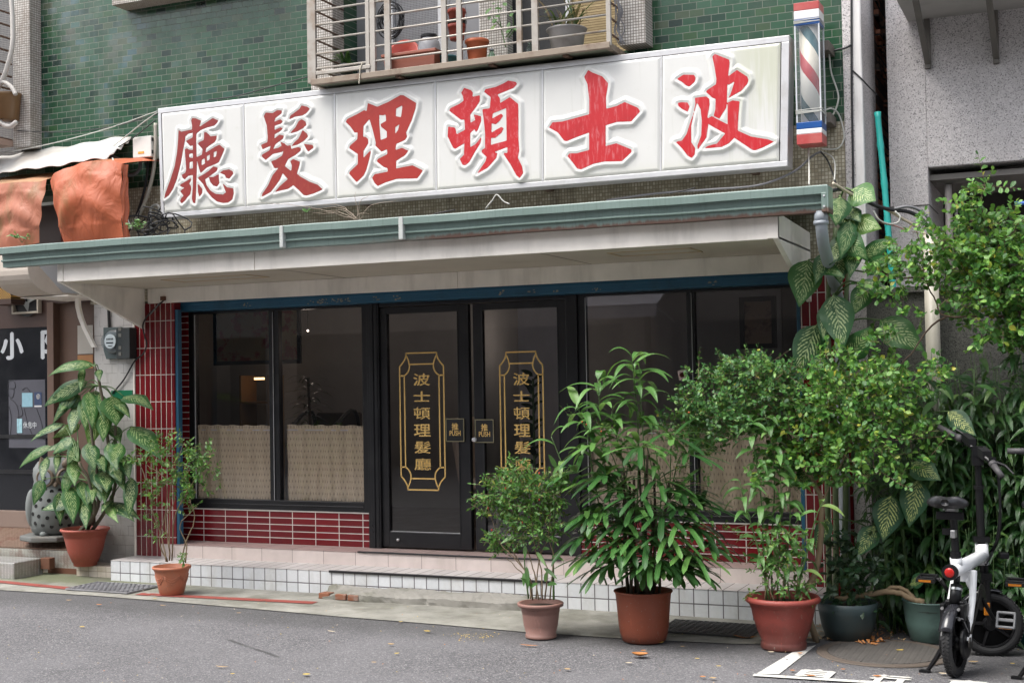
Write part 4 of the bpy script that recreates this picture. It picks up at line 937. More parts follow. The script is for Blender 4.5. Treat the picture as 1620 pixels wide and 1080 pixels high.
# rusty plate ramp, steel step, small cream tiled step
def plate_mat(name, col, metal, rustc, ramt):
    k = NT(name); P = k.pos(); x = k.sep(P)
    u = k.math('MULTIPLY', k.math('ADD', x[0], x[1]), 28.0); v = k.math('MULTIPLY', k.math('SUBTRACT', k.math('ADD', x[0], k.math('MULTIPLY', x[2], 1.6)), x[1]), 28.0)
    fu = k.math('SUBTRACT', k.math('FRACT', u), .5); fv = k.math('SUBTRACT', k.math('FRACT', v), .5)
    d = k.math('SQRT', k.math('ADD', k.math('MULTIPLY', k.math('MULTIPLY', fu, fu), 5.0), k.math('MULTIPLY', k.math('MULTIPLY', fv, fv), .7)))
    bmp = k.step(d, .42, .25)
    n = k.noise(P, 7, 6); ru = k.math('MULTIPLY', k.step(n, .42, .62), ramt)
    c = k.mix(ru, col, rustc); c = k.mix(k.math('MULTIPLY', bmp, .25), c, mul(col, 1.6))
    k.base(c); k.p.inputs['Metallic'].default_value = metal; k.rough(k.math('MULTIPLY_ADD', ru, .4, .38)); k.bump(bmp, .8, .004); return k.m
RP = thing('entrance_ramp', 'rusty chequer plate ramp in front of the dark shop door', 'ramp', (-1.5, .3, -.17))
q = MB(); q.prism([(-4.5, .18, .048), (-.49, .18, .048), (-.49, .60, .175), (-4.5, .60, .175)], (0, 0, -.012)); q.build('top_plate', plate_mat('rusty_plate', (.16, .105, .075), .2, (.115, .055, .035), .9), RP)
q = MB(); q.box(-4.5, -.50, .175, .181, -.2, .034); q.build('front_plate', plate_mat('worn_plate', (.38, .37, .33), .35, (.15, .06, .035), .55), RP)
q = MB(); q.prism([(-.50, .19, -.2), (-.50, .6, -.2), (-.50, .6, .155), (-.50, .19, .03)], (.008, 0, 0)); q.build('side_plank', mat('rotten_plank', (.06, .045, .035), .9, space='pos', dirt=(.12, .09, .06)), RP)
q = MB(); q.box(-.51, -.485, .16, .20, -.2, .02); q.box(-.86, -.50, .168, .176, -.185, -.12); q.build('rusty_edge', m_rust, RP)
SB = thing('steel_step', 'bright chequer plate steel step box at the foot of the rusty ramp', 'step', (-1.2, -.1, -.17))
q = MB(); q.box(-2.2, -.85, -.25, .10, -.20, -.025); q.build('step_box', plate_mat('bright_plate', (.50, .50, .49), .75, (.17, .19, .09), .35), SB, bevel=.006)
q = MB(); q.box(-.845, -.74, .06, .13, -.12, -.02); q.build('hinge_block', m_rust, SB, bevel=.004)
q = MB(); q.box(-.478, -.005, .11, .336, -.25, -.078); tag(q.build('tiled_step', m_small_t, bevel=.003), 'low cream tiled step between the rusty ramp and the white tiled step', 'step')
# stone owl
def ramp_at(px, py, lift=0.0):
    d = ray(px, py); sl = (.175-.048)/.42
    t = (.048+lift+(CPOS[1]-.18)*sl-CPOS[2])/(d[2]-d[1]*sl); return CPOS+d*t
ob = ramp_at(88, 852, .01); OW = thing('stone_owl', 'grey stone owl lantern full of round holes behind the dumb cane', 'statue', ob)
m_owl = mat('grey_stoneware', (.165, .18, .175), .6, dirt=(.09, .10, .095), damt=.6, bump=.3, bs=40); m_owld = mat('brown_glaze', (.17, .13, .095), .55, dirt=(.09, .06, .04))
q = MB(); q.lathe(ob, [(.0, .0), (.30, .0), (.31, .012), (.31, .04), (.30, .05), (0, .05)], 8); q.build('slab', mat('slate_slab', (.12, .125, .12), .7, dirt=(.10, .07, .045)), OW, bevel=.006)
hz = .72
q = MB(); q.lathe(ob+(0, 0, .05), [(0, 0), (.17, .0), (.205, .03), (.232, .12), (.238, .22), (.222, .34), (.195, .43), (.185, .48), (.195, .54), (.19, .60), (.15, .66), (.08, .69), (0, .70)], 40); q.build('body', m_owl, OW, smooth=True)
vw = CPOS-ob; vw[2] = 0; vw /= np.linalg.norm(vw); rt = np.array([-vw[1], vw[0], 0])
q = MB()
def onbody(ang, h):
    pr_ = [(0, .17), (.03, .205), (.12, .232), (.22, .238), (.34, .222), (.43, .195), (.48, .185), (.54, .195), (.60, .19), (.66, .15)]
    r = np.interp(h, [p[0] for p in pr_], [p[1] for p in pr_]); d = vw*math.cos(ang)+rt*math.sin(ang); return ob+(0, 0, .05+h)+d*r, d
for i, (an, h) in enumerate([(-.75, .40), (-.45, .42), (-.15, .40), (.2, .41), (.55, .39), (-.6, .33), (-.25, .32), (.1, .34), (.45, .31), (-.8, .27), (-.45, .25), (-.1, .24), (.25, .26), (.6, .24), (-.95, .20), (-.65, .18), (-.3, .165), (.05, .17), (.4, .16), (-.85, .115), (-.5, .10), (-.15, .085), (.2, .10), (.55, .09)]):
    p, d = onbody(an, h); q.lathe(p-d*.012, [(.0175, 0), (.0175, .0145), (0, .0140)], 14, d)
q.build('hole', mat('dark_hole', (.008, .008, .008), .9), OW)
for sx in (-1, 1):
    p, d = onbody(sx*.48, .52); q = MB(); q.lathe(p-d*.03, [(.085, 0), (.085, .03), (.075, .042), (.07, .036), (0, .036)], 26, d); e = q.build('eye_disc', m_owld, OW, smooth=True)
    q = MB(); q.lathe(p-d*.03, [(.062, .036), (.06, .041), (0, .042)], 24, d); q.build('iris', mat('pale_iris', (.24, .26, .30), .4), e); q = MB(); q.lathe(p-d*.03, [(.022, .04), (.02, .048), (0, .05)], 18, d); q.build('pupil', m_black2, e)
    p, d = onbody(sx*.55, .015); q = MB(); q.ball(p, (.04, .04, .03)); q.build('foot', m_owl, OW, smooth=True)
    p, d = onbody(sx*1.25, .25); q = MB(); q.ball(p-d*.02, (.05, .06, .17), 14, 10); q.build('wing', m_owl, OW, smooth=True)
    p, d = onbody(sx*.62, .64); q = MB(); q.lathe(p-(0, 0, .02), [(.05, 0), (.035, .05), (.0, .11)], 12, d*.5+np.array([0, 0, 1])); q.build('ear_tuft', m_owld, OW, smooth=True)
p, d = onbody(0, .47); q = MB(); q.lathe(p-d*.01, [(.03, 0), (.02, .03), (0, .05)], 10, d*.8-np.array([0, 0, .6])); q.build('beak', m_owld, OW, smooth=True)

# ------------------------------------------------------------------ tarpaulins, tin sheet and junction box above the neighbour
def tarp_mat(name, a, b_, st):
    k = NT(name); P = k.pos(); n = k.noise(P, 3.2, 6)
    c = k.mix(n, a, b_); c = k.mix(k.math('MULTIPLY', k.step(k.noise(k.scalev(P, 3, 1, 1.6), 1.6, 5), .5, .68), .6), c, st); k.base(c); k.rough(.55)
    k.bump(k.noise(k.scalev(P, 9, 1, 5), 1.0, 4, .5, .8), .7, .03); return k.m
m_tarp = tarp_mat('orange_tarpaulin', (.37, .078, .028), (.46, .125, .052), (.21, .105, .03))
m_tarp2 = tarp_mat('faded_orange_tarpaulin', (.35, .105, .055), (.44, .175, .105), (.19, .13, .05))
def sheet(top, bot, Y, bulge, wr, nx, nz, seed, back=.3):
    """cloth hung between two outlines given in the photograph at depth Y"""
    r_ = random.Random(seed); ph = [(r_.uniform(4, 16), r_.uniform(-9, 9), r_.uniform(0, 6), r_.uniform(.3, 1)) for _ in range(7)]
    T = np.array([at(*p, Y) for p in top]); Bm = np.array([at(*p, Y) for p in bot]); G = np.zeros((nx, nz, 3))
    for i in range(nx):
        s = i/(nx-1); a = np.array([np.interp(s*(len(T)-1), range(len(T)), T[:, k]) for k in range(3)]); c = np.array([np.interp(s*(len(Bm)-1), range(len(Bm)), Bm[:, k]) for k in range(3)])
        for j in range(nz):
            v = j/(nz-1); p = a*(1-v)+c*v; wv = sum(am*math.sin(f*p[0]*1.3+g*p[2]+o) for f, g, o, am in ph)
            # catenary folds that hang from the upper corners
            fold = math.sin(16*(v-.35*abs(2*s-1)**1.3)+1)*(.35 if .15 < v < .75 else .1)
            p[1] -= bulge*math.sin(math.pi*min(1, v*.9+.1))*math.sin(math.pi*(.12+.76*s))+wr*(wv*.35+fold); G[i, j] = p
    return G
t = thing('orange_tarpaulin', 'bulging bright orange tarpaulin bundle left of the sign', 'tarpaulin', at(145, 380, -.2))
G = sheet([(84, 287), (92, 276), (108, 267), (130, 260), (155, 256), (178, 254), (194, 259)], [(101, 386), (120, 390), (135, 390), (150, 389), (165, 388), (182, 386), (199, 384)], -.2, .14, .028, 60, 50, 5)
q = MB(); q.grid(G); q.build('front_cloth', m_tarp, t, smooth=True)
q = MB(); Gs = np.zeros((12, 50, 3))
for i in range(12):
    Gs[i] = G[-1]+np.array([.0, .09*i/11, 0])+np.array([[.012*math.sin(i*.9+j*.2), 0, 0] for j in range(50)])
q.grid(Gs); q.build('side_cloth', m_tarp, t, smooth=True)
q = MB(); Gs = np.stack([G[:, 0]+np.array([0, .5*i/7, .10*math.sin(i/7*1.2)]) for i in range(8)], 1); q.grid(Gs); q.build('top_cloth', m_tarp, t, smooth=True)
t = thing('faded_tarpaulin', 'faded orange tarpaulin with torn edge at the far end of the gutter', 'tarpaulin', at(30, 390, -.2))
G = sheet([(-60, 296), (-20, 292), (10, 290), (40, 288), (60, 287), (76, 284)], [(-60, 400), (-20, 396), (10, 394), (30, 390), (46, 388), (62, 384)], -.2, .05, .03, 50, 40, 9)
q = MB(); q.grid(G); q.build('front_cloth', m_tarp2, t, smooth=True)
q = MB(); Gs = np.stack([G[:, 0]+np.array([0, .5*i/7, .16*(i/7)]) for i in range(8)], 1); q.grid(Gs); q.build('top_cloth', mat('dusty_orange_cloth', (.40, .22, .12), .7, space='pos', dirt=(.22, .19, .12), damt=.8), t, smooth=True)
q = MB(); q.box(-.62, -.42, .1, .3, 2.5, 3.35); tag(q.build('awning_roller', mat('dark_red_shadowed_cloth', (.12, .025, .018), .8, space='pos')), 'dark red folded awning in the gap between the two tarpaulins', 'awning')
for (a, c, r) in (((80, 280), (83, 345), .012), ((60, 344), (84, 344), .01)):
    pass
q = MB(); pb = [at(-40, 252, .33), at(0, 247, .33), at(100, 232, .33), at(208, 216, .33)]; pf = [at(-40, 282, -.05), at(4, 274, -.05), at(90, 262, -.05), at(168, 250, -.05)]
G = np.zeros((40, 8, 3))
for i in range(40):
    s = i/39*3; a = np.array([np.interp(s, range(4), [p[k] for p in pb]) for k in range(3)]); c = np.array([np.interp(s, range(4), [p[k] for p in pf]) for k in range(3)])
    for j in range(8): G[i, j] = a*(1-j/7)+c*j/7+np.array([0, 0, .008*math.sin(i*1.1)+.006*math.sin(j+i*.4)-(rnd.uniform(0, .05) if (i == 39 and j % 2) else 0)])
q.grid(G); o = q.build('tin_sheet', mat('white_tin', (.62, .61, .58), .45, space='pos', dirt=(.36, .28, .2), damt=.5), smooth=True); sdm = o.modifiers.new('thick', 'SOLIDIFY'); sdm.thickness = .006
tag(o, 'white tin sheet roof over the orange tarpaulins', 'roof sheet')
t = thing('junction_box', 'white electrical junction box on the tiles left of the sign', 'junction box', at(228, 252, .28))
q = MB(); a, c = at(210, 251, .20), at(239, 214, .20); q.box(a[0], c[0], .20, .335, a[2], c[2]); q.build('box', mat('white_box', (.66, .66, .62), .45), t, bevel=.008)
q = MB(); q.box(a[0]+.06, a[0]+.125, .197, .20, a[2]+.035, a[2]+.055); q.build('label', mat('yellow_label', (.62, .33, .05), .5), t)
q = MB()
for z in (a[2]+.03, c[2]-.05): q.box(c[0]-.008, c[0]+.006, .205, .225, z, z+.03)
q.build('hinge', m_black2, t)
for i, (pts, r, m, lab) in enumerate([
 ([(222, 252), (221, 266), (214, 275), (203, 276), (196, 268), (197, 257), (178, 248), (164, 243)], .016, m_cableg, 'thick grey hose hooked under the white junction box'),
 ([(234, 253), (233, 275), (226, 310), (214, 345), (200, 372)], .012, m_cable, 'black cable dropping from the junction box to the gutter'),
 ([(246, 195), (246, 230), (241, 280), (225, 330), (202, 365)], .017, mat('cream_conduit', (.50, .47, .40), .5), 'cream conduit pipe slanting down beside the left end of the sign'),
 ([(240, 372), (238, 340), (240, 328), (248, 324), (252, 330), (252, 345)], .012, m_cablew, 'short white pipe hooked over beside the left end of the sign')]):
    cable([at(*p, .24) for p in pts], r, m, lab)
tg = MB(); r_ = random.Random(3)
for i in range(16):
    c = np.array(at(r_.uniform(212, 275), r_.uniform(335, 368), r_.uniform(-.1, .2))); R_ = r_.uniform(.05, .14); ph = r_.uniform(0, 6)
    tg.tube([c+np.array([R_*math.cos(a+ph)*(1+.2*math.sin(3*a)), .06*math.sin(2*a), R_*.8*math.sin(a+ph)]) for a in [j*.35 for j in range(r_.randint(9, 19))]], r_.uniform(.004, .008), 6)
tag(tg.build('cable_tangle', m_cable, smooth=True), 'tangle of black cables lying on the canopy at the left end of the sign', 'cables')
for pts, r, m, lab in [
 ([(-5, 244), (60, 232), (130, 215), (190, 197), (249, 176)], .0045, m_cablew, 'pale wire running along the tiles above the tin sheet'),
 ([(27, 207), (100, 209), (180, 200), (249, 181)], .004, m_cable, 'thin black wire sagging across the green tiles'),
 ([(164, 243), (200, 215), (225, 195), (249, 178)], .005, m_cablew, 'white wire rising from the tarpaulin to the corner of the sign'),
 ([(0, 272), (60, 266), (120, 256), (164, 243), (205, 222), (246, 190)], .005, m_cable, 'black wire bundle along the lower edge of the tin sheet'),
 ([(178, 250), (190, 290), (196, 330), (208, 362)], .006, m_cablew, 'pale wire hanging in front of the bright orange tarpaulin'),
 ([(490, 121), (430, 137), (375, 152), (330, 158)], .005, m_cable, 'black wire along the top of the sign below the caged window')]:
    cable([at(*p, -.16 if 'orange' in lab else .18) for p in pts], r, m, lab)
# ------------------------------------------------------------------ cages on the upper windows
CY = -.10
CG = thing('window_cage', 'rusty steel window cage crowded with pots above the sign', 'window cage', (3.42, .1, 3.87))
def hbar(b, p, q_, r=.0085): b.tube([p, q_], r, 8)
xl, xr = 2.19, 4.665
z0 = at(510, 108, CY)[2]; zb = 3.885
posts = [(487, 500, .03), (579, 585, .03), (586, 594, .03), (609, 618, .02), (699, 707, .02), (723, 731, .02), (818, 826, .02), (842, 852, .02), (960, 967, .03)]
for a, c, w_ in posts:
    xa = at(a, 60, CY)[0]; xb = at(c, 60, CY)[0]
    q = MB(); q.box(xa, xb, CY-.012, CY+.016, zb, 6.0); q.build('post', m_steel, CG, bevel=.003)
for i in range(12):
    z = z0+.1165*i
    q = MB(); hbar(q, (xl, CY, z), (xr, CY, z)); q.build('rail', m_steel, CG, smooth=True)
    q = MB(); hbar(q, (xl+.01, CY, z), (xl+.01, .33, z)); q.build('side_rail', m_rustbar, CG, smooth=True)
    q = MB(); hbar(q, (xr-.01, CY, z), (xr-.01, .33, z)); q.build('side_rail', m_rustbar, CG, smooth=True)
q = MB(); q.box(xl-.03, xr+.02, CY-.02, CY+.02, zb-.02, zb+.025); q.box(xl-.03, xl+.005, CY+.02, .33, zb-.02, zb+.025); q.box(xr-.02, xr+.02, CY+.02, .33, zb-.02, zb+.025); q.build('base_frame', m_rustbar if False else mat('rust_stained_angle', (.27, .22, .17), .6, metal=.2, space='pos', dirt=(.13, .07, .04), damt=.8, ds=4), CG, bevel=.003)
q = MB(); q.box(xl+.02, at(590, 60, CY)[0]-.02, CY-.02, CY+.01, zb+.055, zb+.085); q.build('hatch_rail', m_steel, CG, bevel=.003)
q = MB(); q.box(xl, xr-.02, CY+.03, .33, zb-.012, zb-.004); q.build('floor_board', mat('green_corrugated_floor', (.20, .21, .15), .7, space='pos', dirt=(.08, .07, .05), damt=.8), CG)
for x in (2.9, 3.7, 4.3): q = MB(); q.box(x, x+.04, CY+.03, .33, zb-.03, zb-.013); q.build('floor_bearer', m_rustbar, CG)
fz = zb-.004
def pot(name, label, cat, c, prof, m, n=28, extra=None, smooth=True):
    t = thing(name, label, cat, c); q = MB(); q.lathe(c, prof, n); o = q.build('pot', m, t, smooth=smooth); return t
def potprof(rb, rt, h, rim=.018, rimh=.035, th=.012):
    return [(0, 0), (rb*.96, 0), (rb, .006), (rb+(rt-rb)*.85, h-rimh), (rt+rim*.3, h-rimh), (rt+rim, h-rimh+.006), (rt+rim, h-.006), (rt+rim-.006, h), (rt-th, h), (rt-th-.004, h-.05), (0, h-.06)]
m_orange = mat('orange_plastic', (.50, .125, .05), .45, dirt=(.36, .12, .06), damt=.4); m_terra = mat('terracotta_plastic', (.30, .10, .065), .55, dirt=(.20, .09, .07), damt=.6)
def cagept(px, py, Y): p = at(px, py, Y); return np.array([p[0], p[1], fz])
c = cagept(755, 92, .0); pot('plastic_pot', 'bright orange plastic pot standing at the cage rail', 'pot', c, potprof(.065, .085, .20, .008, .03), m_orange)
c = cagept(655, 108, .02); t = thing('planter_trough', 'long terracotta plastic trough in the window cage', 'planter', c)
q = MB(); L = .215; 
for (z0_, z1_, e0, e1) in ((0, .02, .015, .015), (.02, .14, 0, .012), (.14, .165, .025, .025)):
    lo = [(c[0]-L-e0, c[1]-.075-e0, c[2]+z0_), (c[0]+L+e0, c[1]-.075-e0, c[2]+z0_), (c[0]+L+e0, c[1]+.075+e0, c[2]+z0_), (c[0]-L-e0, c[1]+.075+e0, c[2]+z0_)]
    hi = [(c[0]-L-e1, c[1]-.075-e1, c[2]+z1_), (c[0]+L+e1, c[1]-.075-e1, c[2]+z1_), (c[0]+L+e1, c[1]+.075+e1, c[2]+z1_), (c[0]-L-e1, c[1]+.075+e1, c[2]+z1_)]
    i = [q.v(p) for p in lo+hi]; q.f(i[:4][::-1]); q.f(i[4:]); [q.f((i[k], i[(k+1) % 4], i[4+(k+1) % 4], i[4+k])) for k in range(4)]
q.build('trough', m_terra, t, bevel=.006)
q = MB(); q.box(c[0]-L, c[0]+L, c[1]-.07, c[1]+.07, c[2]+.15, c[2]+.1655); q.build('soil', mat('dark_soil', (.035, .025, .018), .95, bump=.8, bs=40), t)
c = at(636, 76, .16); t = thing('red_basin', 'red plastic basin tilted on edge behind the trough', 'basin', (c[0], c[1], fz+.165))
q = MB(); q.lathe(c+np.array([0, .02, -.03]), [(0, -.06), (.055, -.06), (.085, -.055), (.115, .0), (.128, .002), (.128, .008), (.112, .006), (.078, -.045), (0, -.05)], 30, (.15, -.75, .45)); q.build('bowl', mat('red_plastic', (.48, .06, .035), .4), t, smooth=True)
c = cagept(679, 78, .18); t = thing('plastic_jar', 'cloudy plastic jar with black lid in the window cage', 'jar', c)
q = MB(); q.lathe(c+(0, 0, .12), [(.0, 0), (.085, 0), (.09, .02), (.09, .13), (.08, .17), (.058, .195), (.052, .205)], 26); q.build('jar_body', mat('cloudy_plastic', (.40, .40, .42), .3, dirt=(.25, .24, .22)), t, smooth=True)
q = MB(); q.lathe(c+(0, 0, .322), [(.066, 0), (.066, .02), (0, .022)], 24); q.build('lid', m_black2, t)
c = cagept(708, 97, .10); pot('teal_pot', 'small teal plastic pot between two cage posts', 'pot', c, potprof(.06, .08, .13, .006, .02), mat('teal_plastic', (.05, .15, .17), .4))
t = thing('hanging_pots', 'stack of red plastic pots hung by wire inside the cage', 'pots', at(723, 66, .05))
for py, pr_ in ((64, 40), (40, 20)):
    c = at(723, py, .05); q = MB(); q.lathe(c, potprof(.055, .068, .12, .006, .03), 24); q.build('pot', mat('brick_red_plastic', (.36, .065, .04), .5), t, smooth=True)
q = MB(); q.lathe(at(723, 38, .05), [(.075, 0), (.078, .02), (.06, .03)], 24); q.build('saucer', m_black2, t)
q = MB(); q.tube([at(710, 64, .0), at(707, 20, .0), at(722, -40, .05)], .003, 6); q.tube([at(736, 62, .0), at(738, 20, .0), at(722, -40, .05)], .003, 6); q.build('wire', m_cableg, t)
c = cagept(897, 75, .05); GP = pot('grey_pot', 'wide dusty grey pot with withered plant in the cage corner', 'pot', c, [(0, 0), (.10, 0), (.115, .02), (.135, .17), (.15, .19), (.155, .2), (.15, .205), (.13, .19), (0, .17)], mat('dusty_grey_pot', (.25, .235, .225), .6, dirt=(.14, .13, .12), damt=.7), 30)
for px, py, h, lab in ((778, 91, .13, 'empty clear glass bottle beside the orange pot'), (838, 83, .15, 'green tinted glass bottle between the cage posts')):
    c = cagept(px, py, .05); t = thing('glass_bottle', lab, 'bottle', c); q = MB(); q.lathe(c, [(0, 0), (.028, 0), (.030, .01), (.030, h*.6), (.014, h*.8), (.013, h)], 18); q.build('glass', glass('bottle_green', (.55, .72, .62), .03), t, smooth=True)
    q = MB(); q.lathe(c+(0, 0, h-.012), [(.0155, 0), (.0155, .014), (0, .015)], 14); q.build('neck_ring', m_grey, t, smooth=True)
c = cagept(808, 84, .12); q = MB(); q.box(c[0]-.07, c[0]+.07, c[1]-.05, c[1]+.05, c[2], c[2]+.085); tag(q.build('black_crate', m_black2, bevel=.006), 'small black plastic crate on the cage floor', 'crate')
q = MB(); r_ = random.Random(5)
for i in range(9):
    c = at(618, 33, .24)+np.array([r_.uniform(-.012, .012), r_.uniform(-.03, .03), r_.uniform(-.02, .02)]); R_ = r_.uniform(.105, .14)
    q.tube([c+np.array([R_*.8*math.cos(a), .01*math.sin(3*a+i), R_*math.sin(a)]) for a in [j*2*math.pi/26 for j in range(27)]], .005, 6)
tag(q.build('cable_coil', m_cable, smooth=True), 'coil of black cable hung inside the window cage', 'cable')
cable([at(574, 98, -.12), at(570, 108, -.125), at(569, 120, -.125), at(568, 133, -.125)], .004, mat('white_string', (.55, .5, .4), .7), 'white string tied to a rail, dangling over the sign')
q = MB(); r_ = random.Random(8)
for i in range(8): q.tube(smooth_path([at(970+r_.uniform(0, 12), -5, .1), at(972+r_.uniform(0, 14), 20, .1), at(970+r_.uniform(0, 18), 45, .12), at(975+r_.uniform(0, 14), 70, .12)], 4), .004, 5)
tag(q.build('wire_bundle', m_cableg, smooth=True), 'bundle of grey wires stuffed into the end of the window cage', 'cables')
t = thing('far_cage', 'rusty window cage beside the left mosaic pier, partly seen', 'window cage', (-1.6, 0, 3.7))
for i in range(11):
    z = at(20, 9+i*20.4, 0.0)[2]; q = MB(); hbar(q, (-1.29, -.3, z), (-1.29, .2, z), .010); q.build('side_rail', m_rustbar, t, smooth=True)
    q = MB(); hbar(q, (-3.3, -.3, z), (-1.29, -.3, z), .010); q.build('rail', m_rustbar, t, smooth=True)
q = MB(); q.box(-3.3, -1.27, -.32, .2, at(10, 220, 0.0)[2]-.03, at(10, 212, 0.0)[2]-.02); q.build('floor_plate', mat('pinkish_wood_tray', (.34, .24, .19), .7, space='pos'), t)
cable([at(18, -5, .05), at(20, 40, .05), at(19, 75, .05), at(10, 110, .05), at(2, 130, .05), at(-10, 150, .05)], .022, mat('lagged_pipe', (.55, .52, .48), .6, dirt=(.3, .28, .25)), 'pale lagged air conditioner pipe inside the left cage', 8)
cable([at(-10, 135, .05), at(5, 130, .05), at(18, 138, .05), at(25, 150, .05)], .02, mat('lagged_pipe_end', (.55, .52, .48), .6), 'pale hose arching low in the left cage', 8)
cable([at(-10, 180, .05), at(4, 196, .05), at(16, 200, .05), at(26, 193, .05)], .022, mat('lagged_pipe_low', (.50, .47, .44), .6), 'pale hose lying on the floor of the left cage', 8)
q = MB(); q.lathe(np.array(at(12, 190, .12)), [(0, 0), (.10, 0), (.12, .22), (.13, .24), (.11, .24), (0, .2)], 24); tag(q.build('brown_jar', mat('brown_glazed_jar', (.17, .095, .04), .4), smooth=True), 'brown glazed jar inside the left cage', 'jar')
q = MB(); q.box(-3.3, -1.27, .30, .334, 3.6, 6); q.build('window_screen', tiles('far_screen', (0, 2), .018, .018, 0, (0, 0), [(0, (.07, .07, .075)), (1, (.10, .10, .1))], (.22, .21, .2), .005, .5, .4), t)

# ------------------------------------------------------------------ barber's pole
BP = thing('barber_pole', "square barber's pole with red, white and blue bands at the end of the sign", "barber's pole", (6.09, .06, 3.05))
X0, X1, Y0, Y1 = 6.0, 6.168, -.055, .115
zs_ = [at(1263, y, -.055)[2] for y in (229, 213, 205, 194, 41, 31, 17.5, 5)]
def pc(z0_, z1_, m, nm, g=0.0): q = MB(); q.box(X0-g, X1+g, Y0-g, Y1+g, z0_, z1_); return q.build(nm, m, BP, bevel=.003)
m_pr, m_pw, m_pb = mat('pole_red', (.40, .05, .05), .35, dirt=(.5, .25, .2), damt=.35), mat('pole_white', (.66, .66, .66), .35), mat('pole_blue', (.012, .075, .27), .3)
pc(zs_[0], zs_[1]-.001, m_pr, 'cap_band', .002); pc(zs_[1], zs_[2]-.001, m_pw, 'cap_band', .002); pc(zs_[2], zs_[3]-.001, m_pb, 'cap_band', .002)
pc(zs_[4], zs_[5]-.001, m_pb, 'cap_band', .002); pc(zs_[5], zs_[6]-.001, m_pw, 'cap_band', .002); pc(zs_[6], zs_[7], m_pr, 'cap_band', .002)
kk = NT('hazy_acrylic'); tr_ = kk.n('BsdfTransparent'); mx_ = kk.n('MixShader'); kk.base((.55, .58, .60)); kk.rough(.15); nz_ = kk.noise(kk.pos(), 14, 5)
kk.l(kk.math('MULTIPLY_ADD', nz_, .2, .03), mx_.inputs[0]); kk.l(tr_.outputs[0], mx_.inputs[1]); kk.l(kk.p.outputs[0], mx_.inputs[2]); kk.l(mx_.outputs[0], kk.out.inputs[0])
pc(zs_[3], zs_[4]-.001, kk.m, 'clear_case')
for ex, ey in ((X0, Y0), (X1-.006, Y0), (X0, Y1-.006), (X1-.006, Y1-.006)): q = MB(); q.box(ex-.0015, ex+.0075, ey-.0015, ey+.0075, zs_[3], zs_[4]); q.build('case_edge', mat('milky_edge', (.58, .60, .62), .3), BP)
kk = NT('spiral_stripes'); v = kk.sep(kk.pos()); an = kk.math('ARCTAN2', kk.math('SUBTRACT', v[1], .03), kk.math('SUBTRACT', v[0], 6.084))
ph_ = kk.math('FRACT', kk.math('ADD', kk.math('MULTIPLY', v[2], 1/.56), kk.math('DIVIDE', an, 2*math.pi*1.0)))
cc = kk.ramp(ph_, [(0, (.33, .03, .04)), (.2, (.52, .49, .42)), (.47, (.02, .08, .10)), (.66, (.58, .57, .53))], 'CONSTANT'); kk.base(cc); kk.rough(.35)
q = MB(); q.lathe((6.084, .03, zs_[3]+.002), [(.066, 0), (.066, zs_[4]-zs_[3]-.006)], 36); q.build('striped_cylinder', kk.m, BP, smooth=True)
q = MB(); zt = at(1263, 181, -.05)[2]
for i in range(5): a_ = .006*i; q.tube([(X0-.004, Y0-.004, zt+a_), (X1+.004, Y0-.004, zt+a_+rnd.uniform(-.008, .008)), (X1+.004, Y1+.004, zt+a_)], .0028, 5)
zt = at(1263, 38, -.05)[2]
for i in range(4): a_ = .006*i; q.tube([(X0-.004, Y0-.004, zt+a_), (X1+.004, Y0-.004, zt+a_+rnd.uniform(-.008, .008)), (X1+.004, Y1+.004, zt+a_)], .0028, 5)
q.build('wrapped_tape', m_cablew, BP)
for z in (3.22, 3.72): q = MB(); q.box(6.07, 6.20, .117, .336, z, z+.07); q.build('wall_bracket', mat('old_bracket', (.12, .10, .085), .6), BP, bevel=.004)
cable([at(1302, 75, .2), at(1309, 76, .22), at(1312, 90, .25), at(1315, 115, .28), at(1325, 145, .3), at(1326, 160, .3), at(1320, 178, .3), at(1312, 186, .25), at(1305, 186, .2)], .006, m_cablew, "white cable looping down beside the barber's pole")
cable([at(1306, 174, .2), at(1316, 172, .25), at(1326, 180, .3), at(1333, 200, .32), at(1335, 220, .32), at(1325, 235, .32), at(1300, 236, .32)], .006, m_cablew, "white cable curving under the foot of the barber's pole")
cable([at(1312, 83, .3), at(1325, 79, .31), at(1338, 76, .31), at(1347, 71, .31)], .008, m_cable, "short black cable from the barber's pole to the column")
cable([at(1347, -10, .315), at(1347, 60, .315), at(1347.5, 150, .315), at(1349, 240, .315), at(1350, 330, .315)], .0075, m_cable, 'black cable fixed straight down the grey pebble column')
cable([at(1349, 112, .318), at(1362, 124, .318), at(1373, 136, .36), at(1387, 150, .6)], .005, m_cable, 'thin black cable slanting across the grey pebble column')
cable([at(1279, 231, .1), at(1280, 260, .0), at(1280, 292, -.3)], .005, m_cablew, "pale wire hanging from the barber's pole to the gutter")
cable([at(960, 317, .1), at(1040, 306, .1), at(1120, 300, .05), at(1200, 293, .05), at(1255, 272, .1), at(1285, 247, .2), at(1298, 240, .3)], .008, m_cableg, 'grey cable lying on the canopy below the right half of the sign')
cable([at(1298, 240, .3), at(1308, 252, .2), at(1316, 270, .1), at(1322, 290, .0)], .006, m_cable, 'black cable dropping from the pole to the gutter corner')
cable([at(1300, 240, .3), at(1316, 248, .2), at(1321, 262, .1), at(1320, 285, .0)], .005, m_cablew, 'white cable dropping from the pole to the gutter corner')
